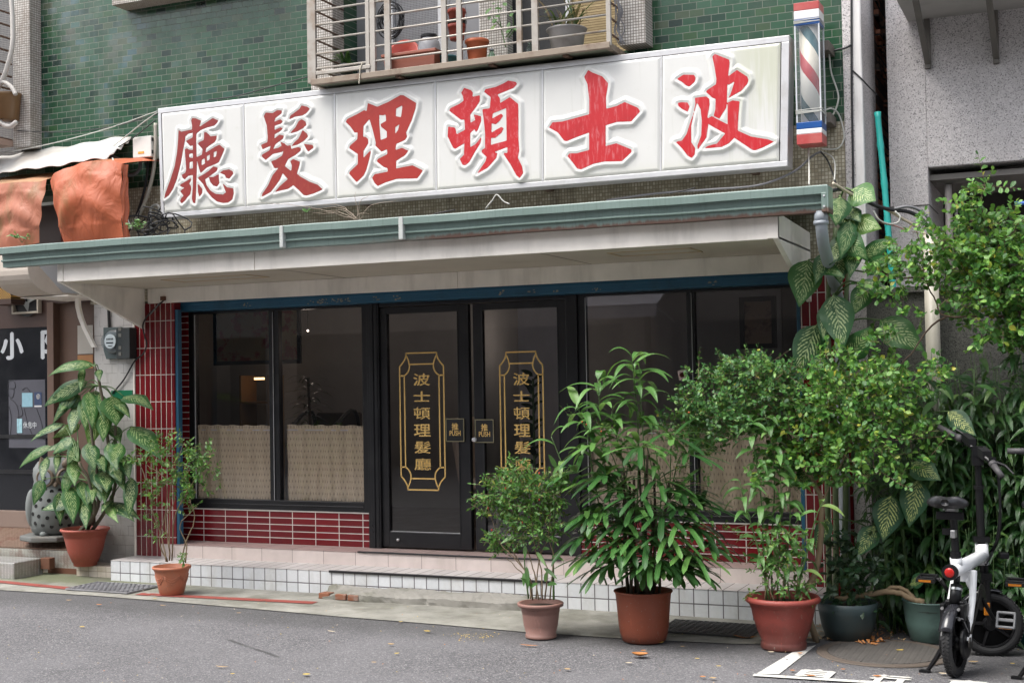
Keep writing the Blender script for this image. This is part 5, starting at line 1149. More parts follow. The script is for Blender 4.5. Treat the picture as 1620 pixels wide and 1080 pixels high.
for lab, pts in (('white wire tied in a peak over the gutter below the middle of the sign', [(768, 330), (778, 318), (786, 308), (796, 318), (806, 323)]), ('dark wire trailing on the gutter edge near its left joint', [(590, 346), (625, 352), (660, 349), (690, 338), (720, 332)]), ('dark wire on the gutter edge under the last character', [(1060, 306), (1085, 301), (1100, 297)])):
    cable([at(*p, -.70) for p in pts], .0045, m_cablew if 'white' in lab else m_cable, lab)
cable([(6.30, -.5, 2.66), at(1335, 300, -.35), at(1360, 312, -.2), at(1385, 325, -.1), at(1412, 332, 0), at(1440, 336, .05), at(1462, 350, .1), at(1474, 376, .1)], .013, m_cable, 'thick black cable bundle swung from the gutter corner to the beige pole')
cable([at(1318, 290, -.5), at(1345, 306, -.3), at(1375, 321, -.12), at(1400, 330, 0), at(1428, 346, .05), at(1452, 360, .1), at(1470, 378, .1)], .010, mat('cream_cable', (.52, .45, .34), .5), 'cream cable among the black ones above the dumb cane')
cable([at(1415, 330, 0), at(1440, 327, .03), at(1462, 338, .08), at(1476, 358, .1), at(1478, 378, .1)], .010, m_cableg, 'dark grey cable arching into the top of the beige pole')
cable([at(1382, 333, -.1), at(1390, 347, -.1), at(1405, 354, -.05), at(1420, 352, 0), at(1424, 343, 0), at(1416, 334, 0)], .006, m_cablew, 'pale cable loop hanging from the black bundle by the teal pole')
cable([at(1383, 335, -.1), at(1395, 352, -.08), at(1415, 357, 0), at(1436, 365, .05)], .005, mat('pink_cable', (.45, .25, .22), .5), 'thin pink cable under the bundle by the teal pole')
# ------------------------------------------------------------------ grey building on the right
RY = .75
RB = thing('pebble_building', 'grey washed pebble building behind the shrubs, dark window recess', 'building', (9, 2, -.2))
OX0, OX1, OZ0, OZ1 = at(1468, 265, RY)[0], 9.2, 1.5, at(1468, 265, RY)[2]; RX = at(1404, 150, RY)[0]
q = MB(); q.box(RX, OX0, RY, 3, -.3, 9); q.box(OX1, 14, RY, 3, -.3, 9); q.box(OX0, OX1, RY, 3, OZ1, 9); q.box(OX0, OX1, RY, 3, -.3, OZ0); q.build('wall', m_pebble, RB, bevel=.006)
q = MB(); zj = at(1420, 328, RY)[2]; q.box(RX-.003, OX0+.003, RY-.004, RY+.002, zj, zj+.006); q.box(OX0-.002, OX0+.003, RY+.002, RY+.6, zj, zj+.006); q.build('wall_joint', mat('dark_joint', (.06, .055, .05), .8), RB)
q = MB(); q.box(OX0, OX1, RY+1.0, RY+1.04, OZ0, OZ1); q.build('recess_back', mat('dark_recess', (.05, .045, .042), .8, space='pos', dirt=(.10, .09, .08), damt=.6), RB)
q = MB(); q.box(OX0, OX1, RY+.07, RY+1.0, OZ1-.085, OZ1-.045); q.build('recess_slab', mat('stained_slab', (.20, .185, .17), .8, space='pos', dirt=(.1, .09, .08)), RB)
q = MB(); q.tube([at(1482, 288, RY+.15), at(1560, 276, RY+.2), at(1640, 262, RY+.25)], .032, 12); q.tube([at(1500, 292, RY+.15), at(1503, 400, RY+.15), at(1503, 470, RY+.15)], .026, 12); q.tube([at(1512, 310, RY+.2), at(1515, 470, RY+.2)], .012, 8); q.build('drain_pipe', mat('dull_pipe', (.24, .22, .205), .5, space='pos', dirt=(.15, .14, .13)), RB, smooth=True)
q = MB()
for z in (1.9, 2.3, 2.45): q.box(OX0+.15, OX1, RY+.95, RY+.99, z, z+.05)
for x in (7.3, 7.9, 8.5): q.box(x, x+.04, RY+.94, RY+.99, OZ0, 2.5)
q.build('recess_lattice', mat('grey_lattice', (.15, .135, .125), .6), RB)
q = MB(); q.tube([at(1605, 322, .4), at(1650, 320, .4)], .014, 10); tag(q.build('blue_pipe', mat('blue_plastic_pipe', (.03, .11, .42), .4), smooth=True), 'blue plastic pipe end in the dark window recess', 'pipe')
# slab with brackets for an air conditioner
AS = thing('wall_shelf', 'pale slab on two steel brackets high on the grey pebble wall', 'shelf', (7.2, .1, 3.9))
p0 = at(1436, 35, RY-.001); xl_ = p0[0]; zz = p0[2]; yf = atx(1413, 0, xl_)[1]
q = MB(); q.box(xl_, 9.0, yf, RY-.001, zz, zz+.10); q.build('slab', mat('pale_slab', (.42, .40, .38), .7, space='pos', dirt=(.2, .19, .18)), AS, bevel=.004)
for px, py in ((1468, 98), (1576, 90)):
    w_ = at(px, py, RY-.015); q = MB(); q.prism([(w_[0]-.02, RY-.002, w_[2]), (w_[0]+.02, RY-.002, w_[2]), (w_[0]+.02, yf+.08, zz-.012), (w_[0]-.02, yf+.08, zz-.012)], (0, 0, -.035))
    q.box(w_[0]-.02, w_[0]+.02, RY-.035, RY-.001, w_[2]-.05, zz-.002); q.build('bracket', mat('bracket_steel', (.14, .13, .115), .5, metal=.3, dirt=(.22, .2, .17)), AS, bevel=.003)
# dark low wall that closes the gap
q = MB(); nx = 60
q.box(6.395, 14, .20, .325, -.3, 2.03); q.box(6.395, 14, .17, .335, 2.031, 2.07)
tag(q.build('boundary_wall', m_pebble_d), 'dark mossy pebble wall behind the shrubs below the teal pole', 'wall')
t = MB(); P = [at(1388, 178, .42), at(1393, 230, .40), at(1399, 290, .37), at(1404, 350, .34), at(1409, 410, .31), at(1414, 464, .28)]
P = smooth_path(P, 6); q = MB(); q.tube(P, [.021+(.004 if i % 6 == 0 else 0) for i in range(len(P))], 14); tag(q.build('bamboo_pole', mat('teal_paint', (.015, .33, .29), .4, dirt=(.05, .22, .18), damt=.4), smooth=True), 'teal painted bamboo pole leaning in the gap between the buildings', 'pole')
q = MB(); q.tube([(6.835, .10, gz(6.8)), (6.835, .10, 2.40)], .047, 22); bp_ = q.build('beige_pole', mat('beige_plastic', (.47, .44, .37), .45, dirt=(.33, .31, .24), damt=.5), smooth=True, label='upright beige conduit pole in front of the dark pebble wall', cat='pole')
q = MB(); q.box(6.785, 6.885, .12, .2, .9, .95); q.build('pole_clip', m_alu, bp_)

# ------------------------------------------------------------------ things on the ground
def grate(x0, x1, y0, y1, nx, ny, label, bars):
    zc = gz((x0+x1)/2)
    t = thing('drain_grate', label, 'drain cover', ((x0+x1)/2, (y0+y1)/2, zc))
    q = MB(); q.poly(tilt([(x0, y0), (x1, y0), (x1, y1), (x0, y1)], .009)); q.build('pit', mat('drain_dark', (.008, .008, .008), .9), t)
    q = MB(); lf = .012
    def bar(a, c, d, e, h): q.prism([(a, c, gz(a)+lf), (d, c, gz(d)+lf), (d, e, gz(d)+lf), (a, e, gz(a)+lf)], (0, 0, h))
    for i in range(nx+1): x = x0+(x1-x0)*i/nx; bar(x-.004, y0, x+.004, y1, .012)
    for j in range(ny+1): y = y0+(y1-y0)*j/ny; bar(x0, y-.009, x1, y+.009, .010)
    q.build('bars', mat('galvanised', (.34, .34, .36) if bars else (.085, .085, .085), .5, metal=.4, dirt=(.07, .065, .06)), t)
grate(.02, .66, -.56, -.18, 14, 6, 'galvanised drain grate on the pavement beside the left red line', 1)
grate(5.12, 5.74, -.63, -.22, 15, 9, 'dark square mesh drain grate between the lady palm pot and bamboo pot', 0)
MC = thing('manhole_cover', 'round iron manhole cover set in the asphalt by the bicycle', 'manhole cover', (6.6, -.75, gz(6.6)))
c = np.array([6.6, -.78, gz(6.6)])
q = MB(); q.lathe(c, [(.0, .004), (.34, .004), (.345, .010), (.40, .010), (.405, .003)], 48); q.build('rim', mat('manhole_rim', (.095, .075, .06), .8, dirt=(.06, .06, .055), bump=.6), MC)
kk = NT('manhole_pattern'); v = kk.obj(); xx = kk.sep(v); s1 = kk.math('PINGPONG', xx[0], .02); s2 = kk.math('PINGPONG', xx[1], .02); hgt_ = kk.step(kk.math('MINIMUM', s1, s2), .005, .009)
kk.base(kk.mix(kk.noise(v, 9, 6), (.045, .042, .04), (.105, .095, .085))); kk.rough(.75); kk.bump(hgt_, .9, .006)
q = MB(); q.lathe(c, [(0, .0125), (.335, .0125), (.338, .006)], 48); q.build('lid', kk.m, MC)
# crumbling concrete ramp with bricks in front of the door
q = MB(); r_ = random.Random(4); nx, ny = 60, 12; G = np.zeros((nx, ny, 3))
for i in range(nx):
    x = 2.23+(4.02-2.23)*i/(nx-1)
    for j in range(ny):
        v = j/(ny-1); yf_ = -.205-.03*math.sin(x*3)-.012*math.sin(x*17)-(.02 if x > 3.2 else 0)
        y = -.004+(yf_+.004)*min(1, v*1.25) if v < .8 else yf_-.006*r_.random()
        top = -.108-.012*min(1, v*1.25)-.03*max(0, v-.3)+.006*math.sin(x*9+v*4)+.004*r_.uniform(-1, 1)
        if x < 2.42: top -= .03*(2.42-x)/.19*(1 if v > .2 else 0)
        g0 = gz(x)+.004
        z = top if v < .8 else top+(g0-top)*(v-.8)/.2
        G[i, j] = (x, y, z)
q.grid(G); q.grid(np.stack([G[0]*(1, 1, 0)+np.array([0, 0, gz(2.2)]), G[0]], 0)); q.grid(np.stack([G[-1], G[-1]*(1, 1, 0)+np.array([0, 0, gz(4)])], 0))
CRp = q.build('concrete_ramp', mat('crumbling_concrete', (.26, .25, .225), .9, space='pos', vs=6, dirt=(.13, .13, .095), damt=.7, bump=.9, bs=55), smooth=False)
tag(CRp, 'crumbling concrete ramp with exposed bricks before the double doors', 'ramp')
for x in (2.245, 2.40, 2.515): q = MB(); q.box(x, x+.095, -.222-.03*math.sin(x*3), -.15, gz(x)+.008, gz(x)+.052); q.build('brick', mat('exposed_brick', (.22, .085, .045), .85, dirt=(.28, .25, .22), damt=.7, ds=9, bump=.6), CRp, bevel=.006)
# fallen leaves and scraps, each lying where it fell
m_dry = [mat('dry_leaf_orange', (.42, .17, .05), .7, bump=0), mat('dry_leaf_tan', (.40, .27, .13), .7, bump=0), mat('dry_leaf_yellow', (.50, .36, .07), .7, bump=0), mat('dry_leaf_pale', (.50, .42, .30), .7, bump=0)]
def litter(px, py, L, W, ang, mi, label, curl=.3):
    c = atg(px, py, .012); q = MB(); n = 7; G = np.zeros((n, 3, 3)); ca, sa = math.cos(ang), math.sin(ang)
    for i in range(n):
        s = i/(n-1); w_ = W*math.sin(math.pi*min(1, .06+s*.94))**.8
        for j in range(3):
            u = (j-1)*w_/2; x = (s-.5)*L; z = curl*L*(s-.5)**2*1.2+curl*abs(u)*.8
            G[i, j] = c+np.array([ca*x-sa*u, sa*x+ca*u, z])
    q.grid(G); o = q.build('fallen_leaf', m_dry[mi], smooth=True, label=label, cat='leaf', group='fallen leaves on the street'); return o
litter(1427, 0, .1, .1, 0, 0, '') if False else None
for px, py, L, W, an, mi, lab, cu in [
 (1013, 1037, .10, .075, .4, 0, 'large curled orange leaf on the asphalt right of the lady palm pot', .6), (838, 1020, .13, .02, .05, 0, 'long orange leaf rolled up on the asphalt below the dusty pink pot', .1),
 (1018, 1029, .035, .03, 1, 0, 'tiny orange leaf just above the large curled one', .4), (619, 1019, .045, .03, .3, 1, 'small brown leaf on the asphalt below the concrete ramp', .5), (628, 1033, .035, .025, .8, 2, 'small yellow leaf below the small brown one', .3),
 (676, 998, .05, .03, .1, 2, 'yellow leaf lying at the edge of the pavement before the doors', .3), (634, 983, .03, .02, 1.2, 2, 'yellow scrap of leaf on the pavement before the concrete ramp', .3), (592, 1047, .035, .02, .2, 1, 'tan leaf low on the asphalt left of centre', .3),
 (352, 1054, .09, .018, .12, 1, 'long tan leaf far forward on the asphalt', .2), (485, 1066, .045, .035, .6, 2, 'yellow oval leaf near the front of the street', .2), (368, 1065, .03, .02, 1, 2, 'little yellow leaf beside the long tan leaf', .2),
 (109, 949, .045, .025, .3, 1, 'tan leaf on the asphalt below the left drain grate', .3), (157, 956, .05, .025, .1, 0, 'orange leaf on the asphalt below the left red line', .3), (258, 957, .05, .022, .2, 1, 'tan leaf at the pavement edge below the small garland pot', .2),
 (245, 946, .03, .02, .5, 2, 'yellow leaf scrap on the end of the second red line', .2), (378, 969, .035, .02, .6, 1, 'brown leaf on the asphalt below the red line', .3), (525, 998, .07, .02, -.1, 3, 'pale twig like leaf on the asphalt at the far left of the ramp', .2), (130, 991, .04, .03, .2, 2, 'yellow leaf on the asphalt far to the left', .2),
 (1046, 1016, .04, .03, .9, 2, 'yellow leaf at the foot of the lady palm pot', .4), (898, 1058, .04, .03, 0, 1, 'tan leaf low on the asphalt below the dusty pink pot', .3), (995, 1048, .04, .025, .5, 3, 'pale leaf beside the large curled orange one', .3), (1080, 1022, .03, .02, .4, 1, 'tan leaf between the lady palm pot and the bamboo pot', .3),
 (1180, 1008, .16, .04, .1, 0, 'long orange leaf against the foot of the bamboo pot', .3), (1278, 1009, .10, .03, .4, 1, 'tan leaf tucked behind the bamboo pot', .4), (1220, 1031, .04, .025, .2, 3, 'pale leaf under the rim of the bamboo pot foot', .4), (1266, 1033, .035, .03, .7, 0, 'orange leaf on the white parking line', .4),
 (1283, 1068, .06, .025, .2, 0, 'orange leaf lying on the front parking line', .2), (1388, 1069, .05, .03, .3, 0, 'orange leaf beside the painted character at the right', .3), (1254, 1060, .03, .025, .4, 0, 'small orange leaf left of the first painted character', .3), (1334, 1058, .03, .02, .6, 0, 'small orange leaf between the two painted characters', .3),
 (1424, 1028, .05, .03, .5, 2, 'yellow leaf on the manhole cover', .3), (1492, 1065, .045, .03, .1, 3, 'pale leaf left of the bicycle rear tyre', .3), (1553, 1032, .05, .025, .1, 0, 'pinkish leaf right of the bicycle rear tyre', .3), (1602, 1049, .03, .02, .5, 2, 'greenish leaf at the lower right of the bicycle', .3), (1112, 1070, .035, .03, .6, 0, 'orange leaf near the front, left of the parking line', .3), (1128, 1072, .04, .03, .3, 1, 'brown leaf next to the orange one left of the parking line', .3), (1103, 1041, .03, .018, .2, 2, 'yellow leaf left of the bamboo pot', .3), (1137, 1053, .03, .02, .5, 2, 'yellow leaf below the bamboo pot to its left', .3), (1590, 1002, .09, .04, .2, 1, 'brown leaf pile by the front wheel', .4), (1540, 1046, .06, .03, .4, 1, 'tan leaf in front of the bicycle front wheel', .2)]:
    litter(px, py, L, W, an, mi, lab, cu)
t = MB(); r_ = random.Random(12)
for i in range(26):
    c = atg(r_.uniform(1365, 1400), r_.uniform(1004, 1020), .01); a = r_.uniform(0, 6); L = r_.uniform(.03, .08)
    t.poly([c, c+np.array([L*math.cos(a), L*math.sin(a), r_.uniform(.0, .03)]), c+np.array([L*1.1*math.cos(a+.3), L*1.1*math.sin(a+.3), r_.uniform(0, .02)])])
tag(t.build('dry_frond', m_dry[0]), 'dry orange frond scraps beside the dark green pot', 'leaf')
t = MB(); r_ = random.Random(13)
for i in range(90):
    c = atg(r_.gauss(752, 22), r_.gauss(1005, 4), .006); a = r_.uniform(0, 6); L = r_.uniform(.006, .014); t.poly([c, c+np.array([L*math.cos(a), L*math.sin(a), .003]), c+np.array([L*math.cos(a+1), L*math.sin(a+1), .002])])
t.build('yellow_petals', m_dry[2], kind='stuff')
t = MB(); r_ = random.Random(14)
for i in range(420):
    c = atg(r_.uniform(-20, 1640), r_.uniform(925, 1100), .014); a = r_.uniform(0, 6); L = r_.uniform(.006, .016); t.mi = r_.randrange(4)
    if c[1] > -.25 and c[0] < 6.3: continue
    t.poly([c, c+np.array([L*math.cos(a), L*math.sin(a), .004]), c+np.array([L*.8*math.cos(a+.8), L*.8*math.sin(a+.8), .002])])
for i in range(500):
    c = atg(r_.uniform(1290, 1640), r_.uniform(985, 1012), .014); a = r_.uniform(0, 6); L = r_.uniform(.01, .03); t.mi = r_.choice((0, 1, 1))
    t.poly([c, c+np.array([L*math.cos(a), L*math.sin(a), .008]), c+np.array([L*.8*math.cos(a+.8), L*.8*math.sin(a+.8), .004])])
t.build('leaf_litter', m_dry, kind='stuff')

# ------------------------------------------------------------------ folding electric bicycles
m_rub = mat('tyre_rubber', (.016, .016, .017), .75, bump=.3); m_bk = mat('bike_black', (.007, .007, .008), .38, var=.2, bump=0, spec=.35); m_wh = mat('bike_white', (.70, .71, .72), .3, var=.05, bump=0)
m_chr = mat('bolt_steel', (.5, .5, .5), .3, metal=.8, bump=0); m_fend = mat('glossy_fender', (.02, .02, .024), .12, bump=0)
m_red = NT('tail_lens'); m_red.base((.38, .012, .01)); m_red.rough(.25); m_red = m_red.m
m_amb = mat('amber_reflector', (.45, .15, .01), .25, bump=0); m_pedal = mat('grey_pedal', (.16, .165, .175), .45)
m_vinyl = mat('saddle_vinyl', (.014, .014, .016), .28, bump=.08)
def bicycle(base, head, steer, lean, label, bw):
    base = np.array(base, float); T = thing('folding_bicycle', label, 'bicycle', base)
    F = np.array([math.sin(head), math.cos(head), 0]); R_ = np.array([math.cos(head), -math.sin(head), 0]); U = np.array([0, 0, 1.0])
    U2 = U*math.cos(lean)-R_*math.sin(lean); R2 = R_*math.cos(lean)+U*math.sin(lean)
    def L(f, r, u): return base+F*f+R2*r+U2*u
    WR = .19
    def wheel(c, axis, fwd, nm, par=T):
        w = MB(); n = 56; k = 14; mr = .028
        c = np.array(c); ax = np.array(axis)/np.linalg.norm(axis); f1 = np.cross(ax, U); f1 /= np.linalg.norm(f1); f2 = np.cross(f1, ax)
        rings = []
        for i in range(n):
            a = 2*math.pi*i/n; d = f1*math.cos(a)+f2*math.sin(a)
            rings.append([w.v(c+d*(WR-mr+mr*math.cos(b)*(1+.04*((i+(j//3)) % 2)))+ax*mr*math.sin(b)) for j, b in enumerate([2*math.pi*j/k for j in range(k)])])
        for i in range(n):
            for j in range(k): w.f((rings[i][j], rings[(i+1) % n][j], rings[(i+1) % n][(j+1) % k], rings[i][(j+1) % k]))
        for i in range(0, n):        # tread blocks
            a = 2*math.pi*(i+.5)/n; d = f1*math.cos(a)+f2*math.sin(a); tg_ = -f1*math.sin(a)+f2*math.cos(a)
            for sx in (-1, 1): w.obox(c+d*(WR-.001)+ax*sx*.011, (tg_*.8+ax*sx*.6), np.cross(d, tg_*.8+ax*sx*.6), d, .006, .008, .0035)
        wo = w.build(nm, m_rub, par, smooth=False)
        w = MB(); w.lathe(c-ax*.02, [(WR-.055, 0), (WR-.045, .0), (WR-.042, .02), (WR-.045, .04), (WR-.055, .04), (WR-.055, 0)], 40, ax)
        for i in range(5):
            a = 2*math.pi*i/5; d = f1*math.cos(a)+f2*math.sin(a); w.tube([c+d*.03, c+d*(WR-.05)], [.014, .009], 6)
        w.lathe(c-ax*.035, [(0, 0), (.035, 0), (.045, .02), (.045, .05), (.035, .07), (0, .07)], 24, ax); w.build('rim', m_bk, wo)
        return wo
    hub = (0, 0, WR)
    wheel(L(*hub), R2, F, 'rear_wheel')
    # mudguard and motor housing with bolts
    q = MB(); n = 16; prev = None
    for i in range(n+1):
        a = math.radians(25+115*i/n); rr = WR+.022; d = -F*math.cos(a)+U2*math.sin(a)
        ring = [q.v(L(*hub)+d*(rr-.018*(abs(j)/3)**2)+R2*.0125*j) for j in range(-3, 4)]
        if prev: [q.f((prev[j], ring[j], ring[j+1], prev[j+1])) for j in range(6)]
        prev = ring
    o = q.build('rear_mudguard', m_fend, T, smooth=True); sdm = o.modifiers.new('thick', 'SOLIDIFY'); sdm.thickness = .003
    for sx in (-1, 1):
        q = MB(); q.obox(L(-.01, sx*.052, WR+.0), F, R2, U2, .035, .008, .055); q.tube([L(0, sx*.05, WR), L(.05, sx*.052, WR+.13), L(.13, sx*.05, WR+.17)], [.016, .014, .016], 8); q.build('dropout_plate', m_bk, T)
    q = MB()
    for sx in (-1, 1):
        for f, u in ((-.03, .17), (-.02, .12), (.0, .215), (.05, .29), (-.05, .33), (-.06, .385)): q.lathe(L(f-.02, sx*(.055 if u < .3 else .045), u), [(0, -.008), (.0085, -.008), (.0085, .004)], 10, -F)
    q.build('bolt', m_chr, T)
    q = MB()
    for sx in (-1, 1): q.obox(L(.035, sx*.048, .30), F, R2, U2, .05, .012, .10)
    q.obox(L(.03, 0, .40), F, R2, U2, .03, .055, .02); q.build('swing_frame', m_bk, T, bevel=.008)
    q = MB()
    for sx in (-1, 1): q.lathe(L(.0, sx*.055, WR+.0), [(0, -.012), (.085, -.012), (.09, -.006), (.09, .006), (.08, .012), (0, .012)], 26, R2*sx)
    q.tube([L(-.02, -.05, .37), L(.02, -.065, .30), L(.0, -.07, .2)], .012, 8); q.tube([L(-.02, .05, .37), L(.02, .066, .30), L(.0, .072, .2)], .012, 8); q.obox(L(-.015, -.055, .36), F, R2, U2, .035, .012, .045); q.obox(L(-.015, .055, .36), F, R2, U2, .035, .012, .045); q.build('motor_housing', m_bk, T, bevel=.003)
    q = MB(); q.tube([L(.0, -.075, WR+.05), L(.0, -.078, WR), L(.06, -.075, WR-.01)], .006, 6); q.tube([L(-.06, -.04, .36), L(-.095, .0, .35), L(-.05, .06, .33), L(.0, .075, .25)], .003, 5); q.build('stay_wire', m_cableg, T)
    # shock absorber
    q = MB(); q.tube([L(.01, 0, .40), L(.05, 0, .50)], .032, 18); q.tube([L(.05, 0, .50), L(.07, 0, .56)], .018, 12); so = q.build('shock_absorber', m_bk, T, smooth=True)
    q = MB(); q.tube([L(.038, 0, .470), L(.043, 0, .482)], .034, 18); q.build('shock_ring', m_chr, so)
    # white main beam with tail light, seat tube, head
    q = MB(); q.tube([L(-.055, 0, .585), L(.25, 0, .59), L(.60, 0, .60)], [.039, .039, .037], 24); q.tube([L(.06, 0, .60), L(.052, 0, .652)], .033, 18); q.tube([L(.585, 0, .55), L(.575, 0, .675)], .038, 20); q.build('main_beam', bw, T, smooth=True)
    q = MB(); q.tube([L(-.075, 0, .584), L(-.050, 0, .585)], .044, 24); lo = q.build('lamp_housing', m_bk, T, smooth=False)
    q = MB(); q.lathe(L(-.074, 0, .584), [(.027, 0), (.027, .004), (.021, .008), (0, .010)], 20, -F); q.build('tail_light', m_red, lo, smooth=True)
    for i in range(6): pass
    q = MB(); q.tube([L(.26, 0, .565), L(.20, .03, .50), L(.20, .045, .47)], .022, 10); q.tube([L(.21, .05, .56), L(.14, .062, .42), L(.06, .068, .32), L(.0, .07, .20)], [.022, .019, .018, .017], 10); q.tube([L(.21, -.05, .56), L(.14, -.062, .42), L(.0, -.07, .20)], [.018, .015, .015], 10); q.obox(L(.22, 0, .53), F, R2, U2, .03, .055, .03); q.build('chain_stay', bw, T, smooth=False)
    q = MB()
    for i in range(34):
        s = i/33; q.obox(L(.24-.24*s, .088, .40-.20*s+.05), F, R2, U2, .006, .004, .007)
    q.lathe(L(.25, .078, .41), [(0, 0), (.075, 0), (.075, .006), (0, .006)], 30, R2); q.lathe(L(0, .080, WR), [(0, 0), (.035, 0), (.035, .006), (0, .006)], 20, R2); q.build('chain', m_cableg if False else mat('oily_chain', (.05, .048, .045), .45, metal=.6), T)
    # pedals: the left up, the right down
    def pedal(sx, f, u, m, tl):
        Fp = F*math.cos(tl)+U2*math.sin(tl); Up = U2*math.cos(tl)-F*math.sin(tl)
        q = MB(); q.tube([L(.25, sx*.085, .40), L(f, sx*.115, u)], .012, 8); q.tube([L(f, sx*.115, u), L(f, sx*.235, u)], .008, 8); q.build('crank', m_bk, T)
        q = MB(); c = L(f, sx*.185, u)
        for a in (-1, 1): q.obox(c+Fp*.042*a, Fp, R2, Up, .007, .052, .012)
        for a in (-1, 1): q.obox(c+R2*.048*a, Fp, R2, Up, .045, .006, .012)
        q.obox(c, Fp, R2, Up, .009, .05, .009); p = q.build('pedal', m, T, bevel=.003)
        q = MB(); q.obox(c-Fp*.050, Fp, R2, Up, .0015, .035, .006); q.build('pedal_reflector', m_amb, p)
    pedal(-1, .12, .515, m_bk, 0.2); pedal(1, .36, .27, m_pedal, 1.15)
    # kick stand
    q = MB(); q.tube([L(.04, -.07, .17), L(.03, -.12, .08), L(.02, -.165, .012)], [.015, .014, .011], 8); e = L(.02, -.17, .0); q.obox(e+np.array([-.01, -.01, .008]), R2, F, U, .028, .018, .007); q.build('kickstand', m_bk, T)
    # seat post, battery clip, saddle
    q = MB(); q.tube([L(.052, 0, .65), L(.02, 0, .945)], .0215, 16); q.tube([L(.052, 0, .65), L(.049, 0, .685)], .029, 16); q.obox(L(.02, -.03, .80), F, R2, U2, .012, .03, .018); q.build('seat_post', m_bk, T, smooth=False)
    q = MB(); q.obox(L(.012, .004, .79), F, R2, U2, .022, .014, .022); q.build('post_clamp', m_chr, T, bevel=.004)
    q = MB(); q.obox(L(-.035, 0, .895), F, R2, U2, .01, .075, .022); q.build('rear_tray', m_bk, T, bevel=.004)
    q = MB(); n = 26; kn = 24; prev = None; so = None
    for i in range(n):
        s = i/(n-1); f = -.125+.285*s; w_ = .115*(1-sm(s, .18, .72))+.024*sm(s, .18, .72); h_ = .034*(1-.45*s)
        e_ = 1.0
        if s < .16: e_ = math.sqrt(max(.0, 1-((.16-s)/.163)**2))
        if s > .93: e_ = math.sqrt(max(.0, 1-((s-.93)/.072)**2))
        ring = []
        for j in range(kn):
            a = 2*math.pi*j/kn; ca, sa = math.cos(a), math.sin(a); x_ = w_*e_*math.copysign(abs(ca)**.75, ca); z_ = h_*(.35+.65*e_)*math.copysign(abs(sa)**.8, sa)
            if sa > 0: z_ += .014*math.exp(-((abs(x_)/max(w_, .01)-.55)/.35)**2)*(1-s)*sa
            ring.append(q.v(L(f, x_, .962-.008*s+z_+.012*(1-s)**2)))
        if prev: [q.f((prev[j], prev[(j+1) % kn], ring[(j+1) % kn], ring[j])) for j in range(kn)]
        else: q.f(ring)
        prev = ring
    q.f(prev[::-1]); so = q.build('saddle', m_vinyl, T, smooth=True)
    q = MB(); q.tube([L(-.05, -.03, .93), L(.02, -.02, .925), L(.1, -.02, .945)], .006, 6); q.tube([L(-.05, .03, .93), L(.02, .02, .925), L(.1, .02, .945)], .006, 6); q.obox(L(0, 0, .925), F, R2, U2, .025, .03, .012); q.build('saddle_rail', m_chr, so)
    # steering: post, bar, fork, front wheel
    Fs = F*math.cos(steer)+R2*math.sin(steer); Rs = R2*math.cos(steer)-F*math.sin(steer); H0 = L(.575, 0, .67)
    fx = L(.64, 0, 0)
    q = MB(); q.tube([H0, L(.555, 0, 1.02)], .0235, 16); q.tube([L(.557, 0, 1.0), L(.535, 0, 1.24)], .0195, 14); q.obox(L(.572, .0, .70), Fs, Rs, U2, .045, .03, .015); q.tube([L(.558, 0, 1.0), L(.556, 0, 1.02)], .031, 14); q.build('steering_post', m_bk, T, smooth=False)
    bc = L(.535, 0, 1.225); Rb = Rs if steer < .6 else (Rs*.55+np.array([.55, 0, 0])-U*.50)/np.linalg.norm(Rs*.55+np.array([.55, 0, 0])-U*.50)
    q = MB(); q.tube([bc-Rb*.27-Fs*.04, bc-Rb*.13, bc, bc+Rb*.13, bc+Rb*.27-Fs*.04], .0135, 10); q.obox(bc-Rb*.07+U*.03, Rb, Fs, U, .035, .02, .022); q.obox(bc+Rb*.06+U*.02, Rb, Fs, U, .028, .026, .026); q.obox(bc-U*.055, Fs, Rs, U2, .034, .026, .03); q.obox(bc, Fs, Rs, U2, .03, .03, .028); q.build('handlebar', m_bk, T, smooth=False)
    for sx in (-1, 1):
        q = MB(); q.tube([bc+Rb*sx*.15-Fs*.008, bc+Rb*sx*.275-Fs*.042], [.019, .0175], 12); q.tube([bc+Rb*sx*.13, bc+Rb*sx*.16-Fs*.01], .023, 12); q.build('grip', mat('grey_grip', (.055, .052, .055), .6), T, smooth=True)
        q = MB(); q.tube([bc+Rb*sx*.115+Fs*.02, bc+Rb*sx*.16+Fs*.055, bc+Rb*sx*.25+Fs*.04], [.010, .008, .006], 8); q.obox(bc+Rb*sx*.105+Fs*.015, Fs, Rs, U2, .02, .02, .02); q.build('brake_lever', m_bk, T)
    q = MB(); q.tube(smooth_path([bc+Fs*.03, bc+Fs*.10+Rs*.06-U*.10, bc+Fs*.11+Rs*.05-U*.45, L(.62, .05, .62), L(.45, .055, .57)], 6), .008, 7); q.tube(smooth_path([bc+Fs*.02-Rs*.08, bc+Fs*.12-U*.15, bc+Fs*.10-U*.5, L(.64, .02, .60)], 6), .005, 6); q.build('brake_cable', m_bk, T, smooth=True)
    wc = fx+U*WR+Fs*.02
    q = MB(); q.tube([L(.60, 0, .59), L(.62, 0, .50)], .026, 12); q.obox(L(.62, 0, .475), Fs, Rs, U2, .03, .075, .025)
    for sx in (-1, 1): q.tube([L(.62, 0, .47)+Rs*sx*.06, wc+Rs*sx*.058-Fs*.01], [.021, .015], 10)
    q.build('fork', m_bk, T)
    fw = wheel(wc, Rs, Fs, 'front_wheel')
    q = MB(); prev = None
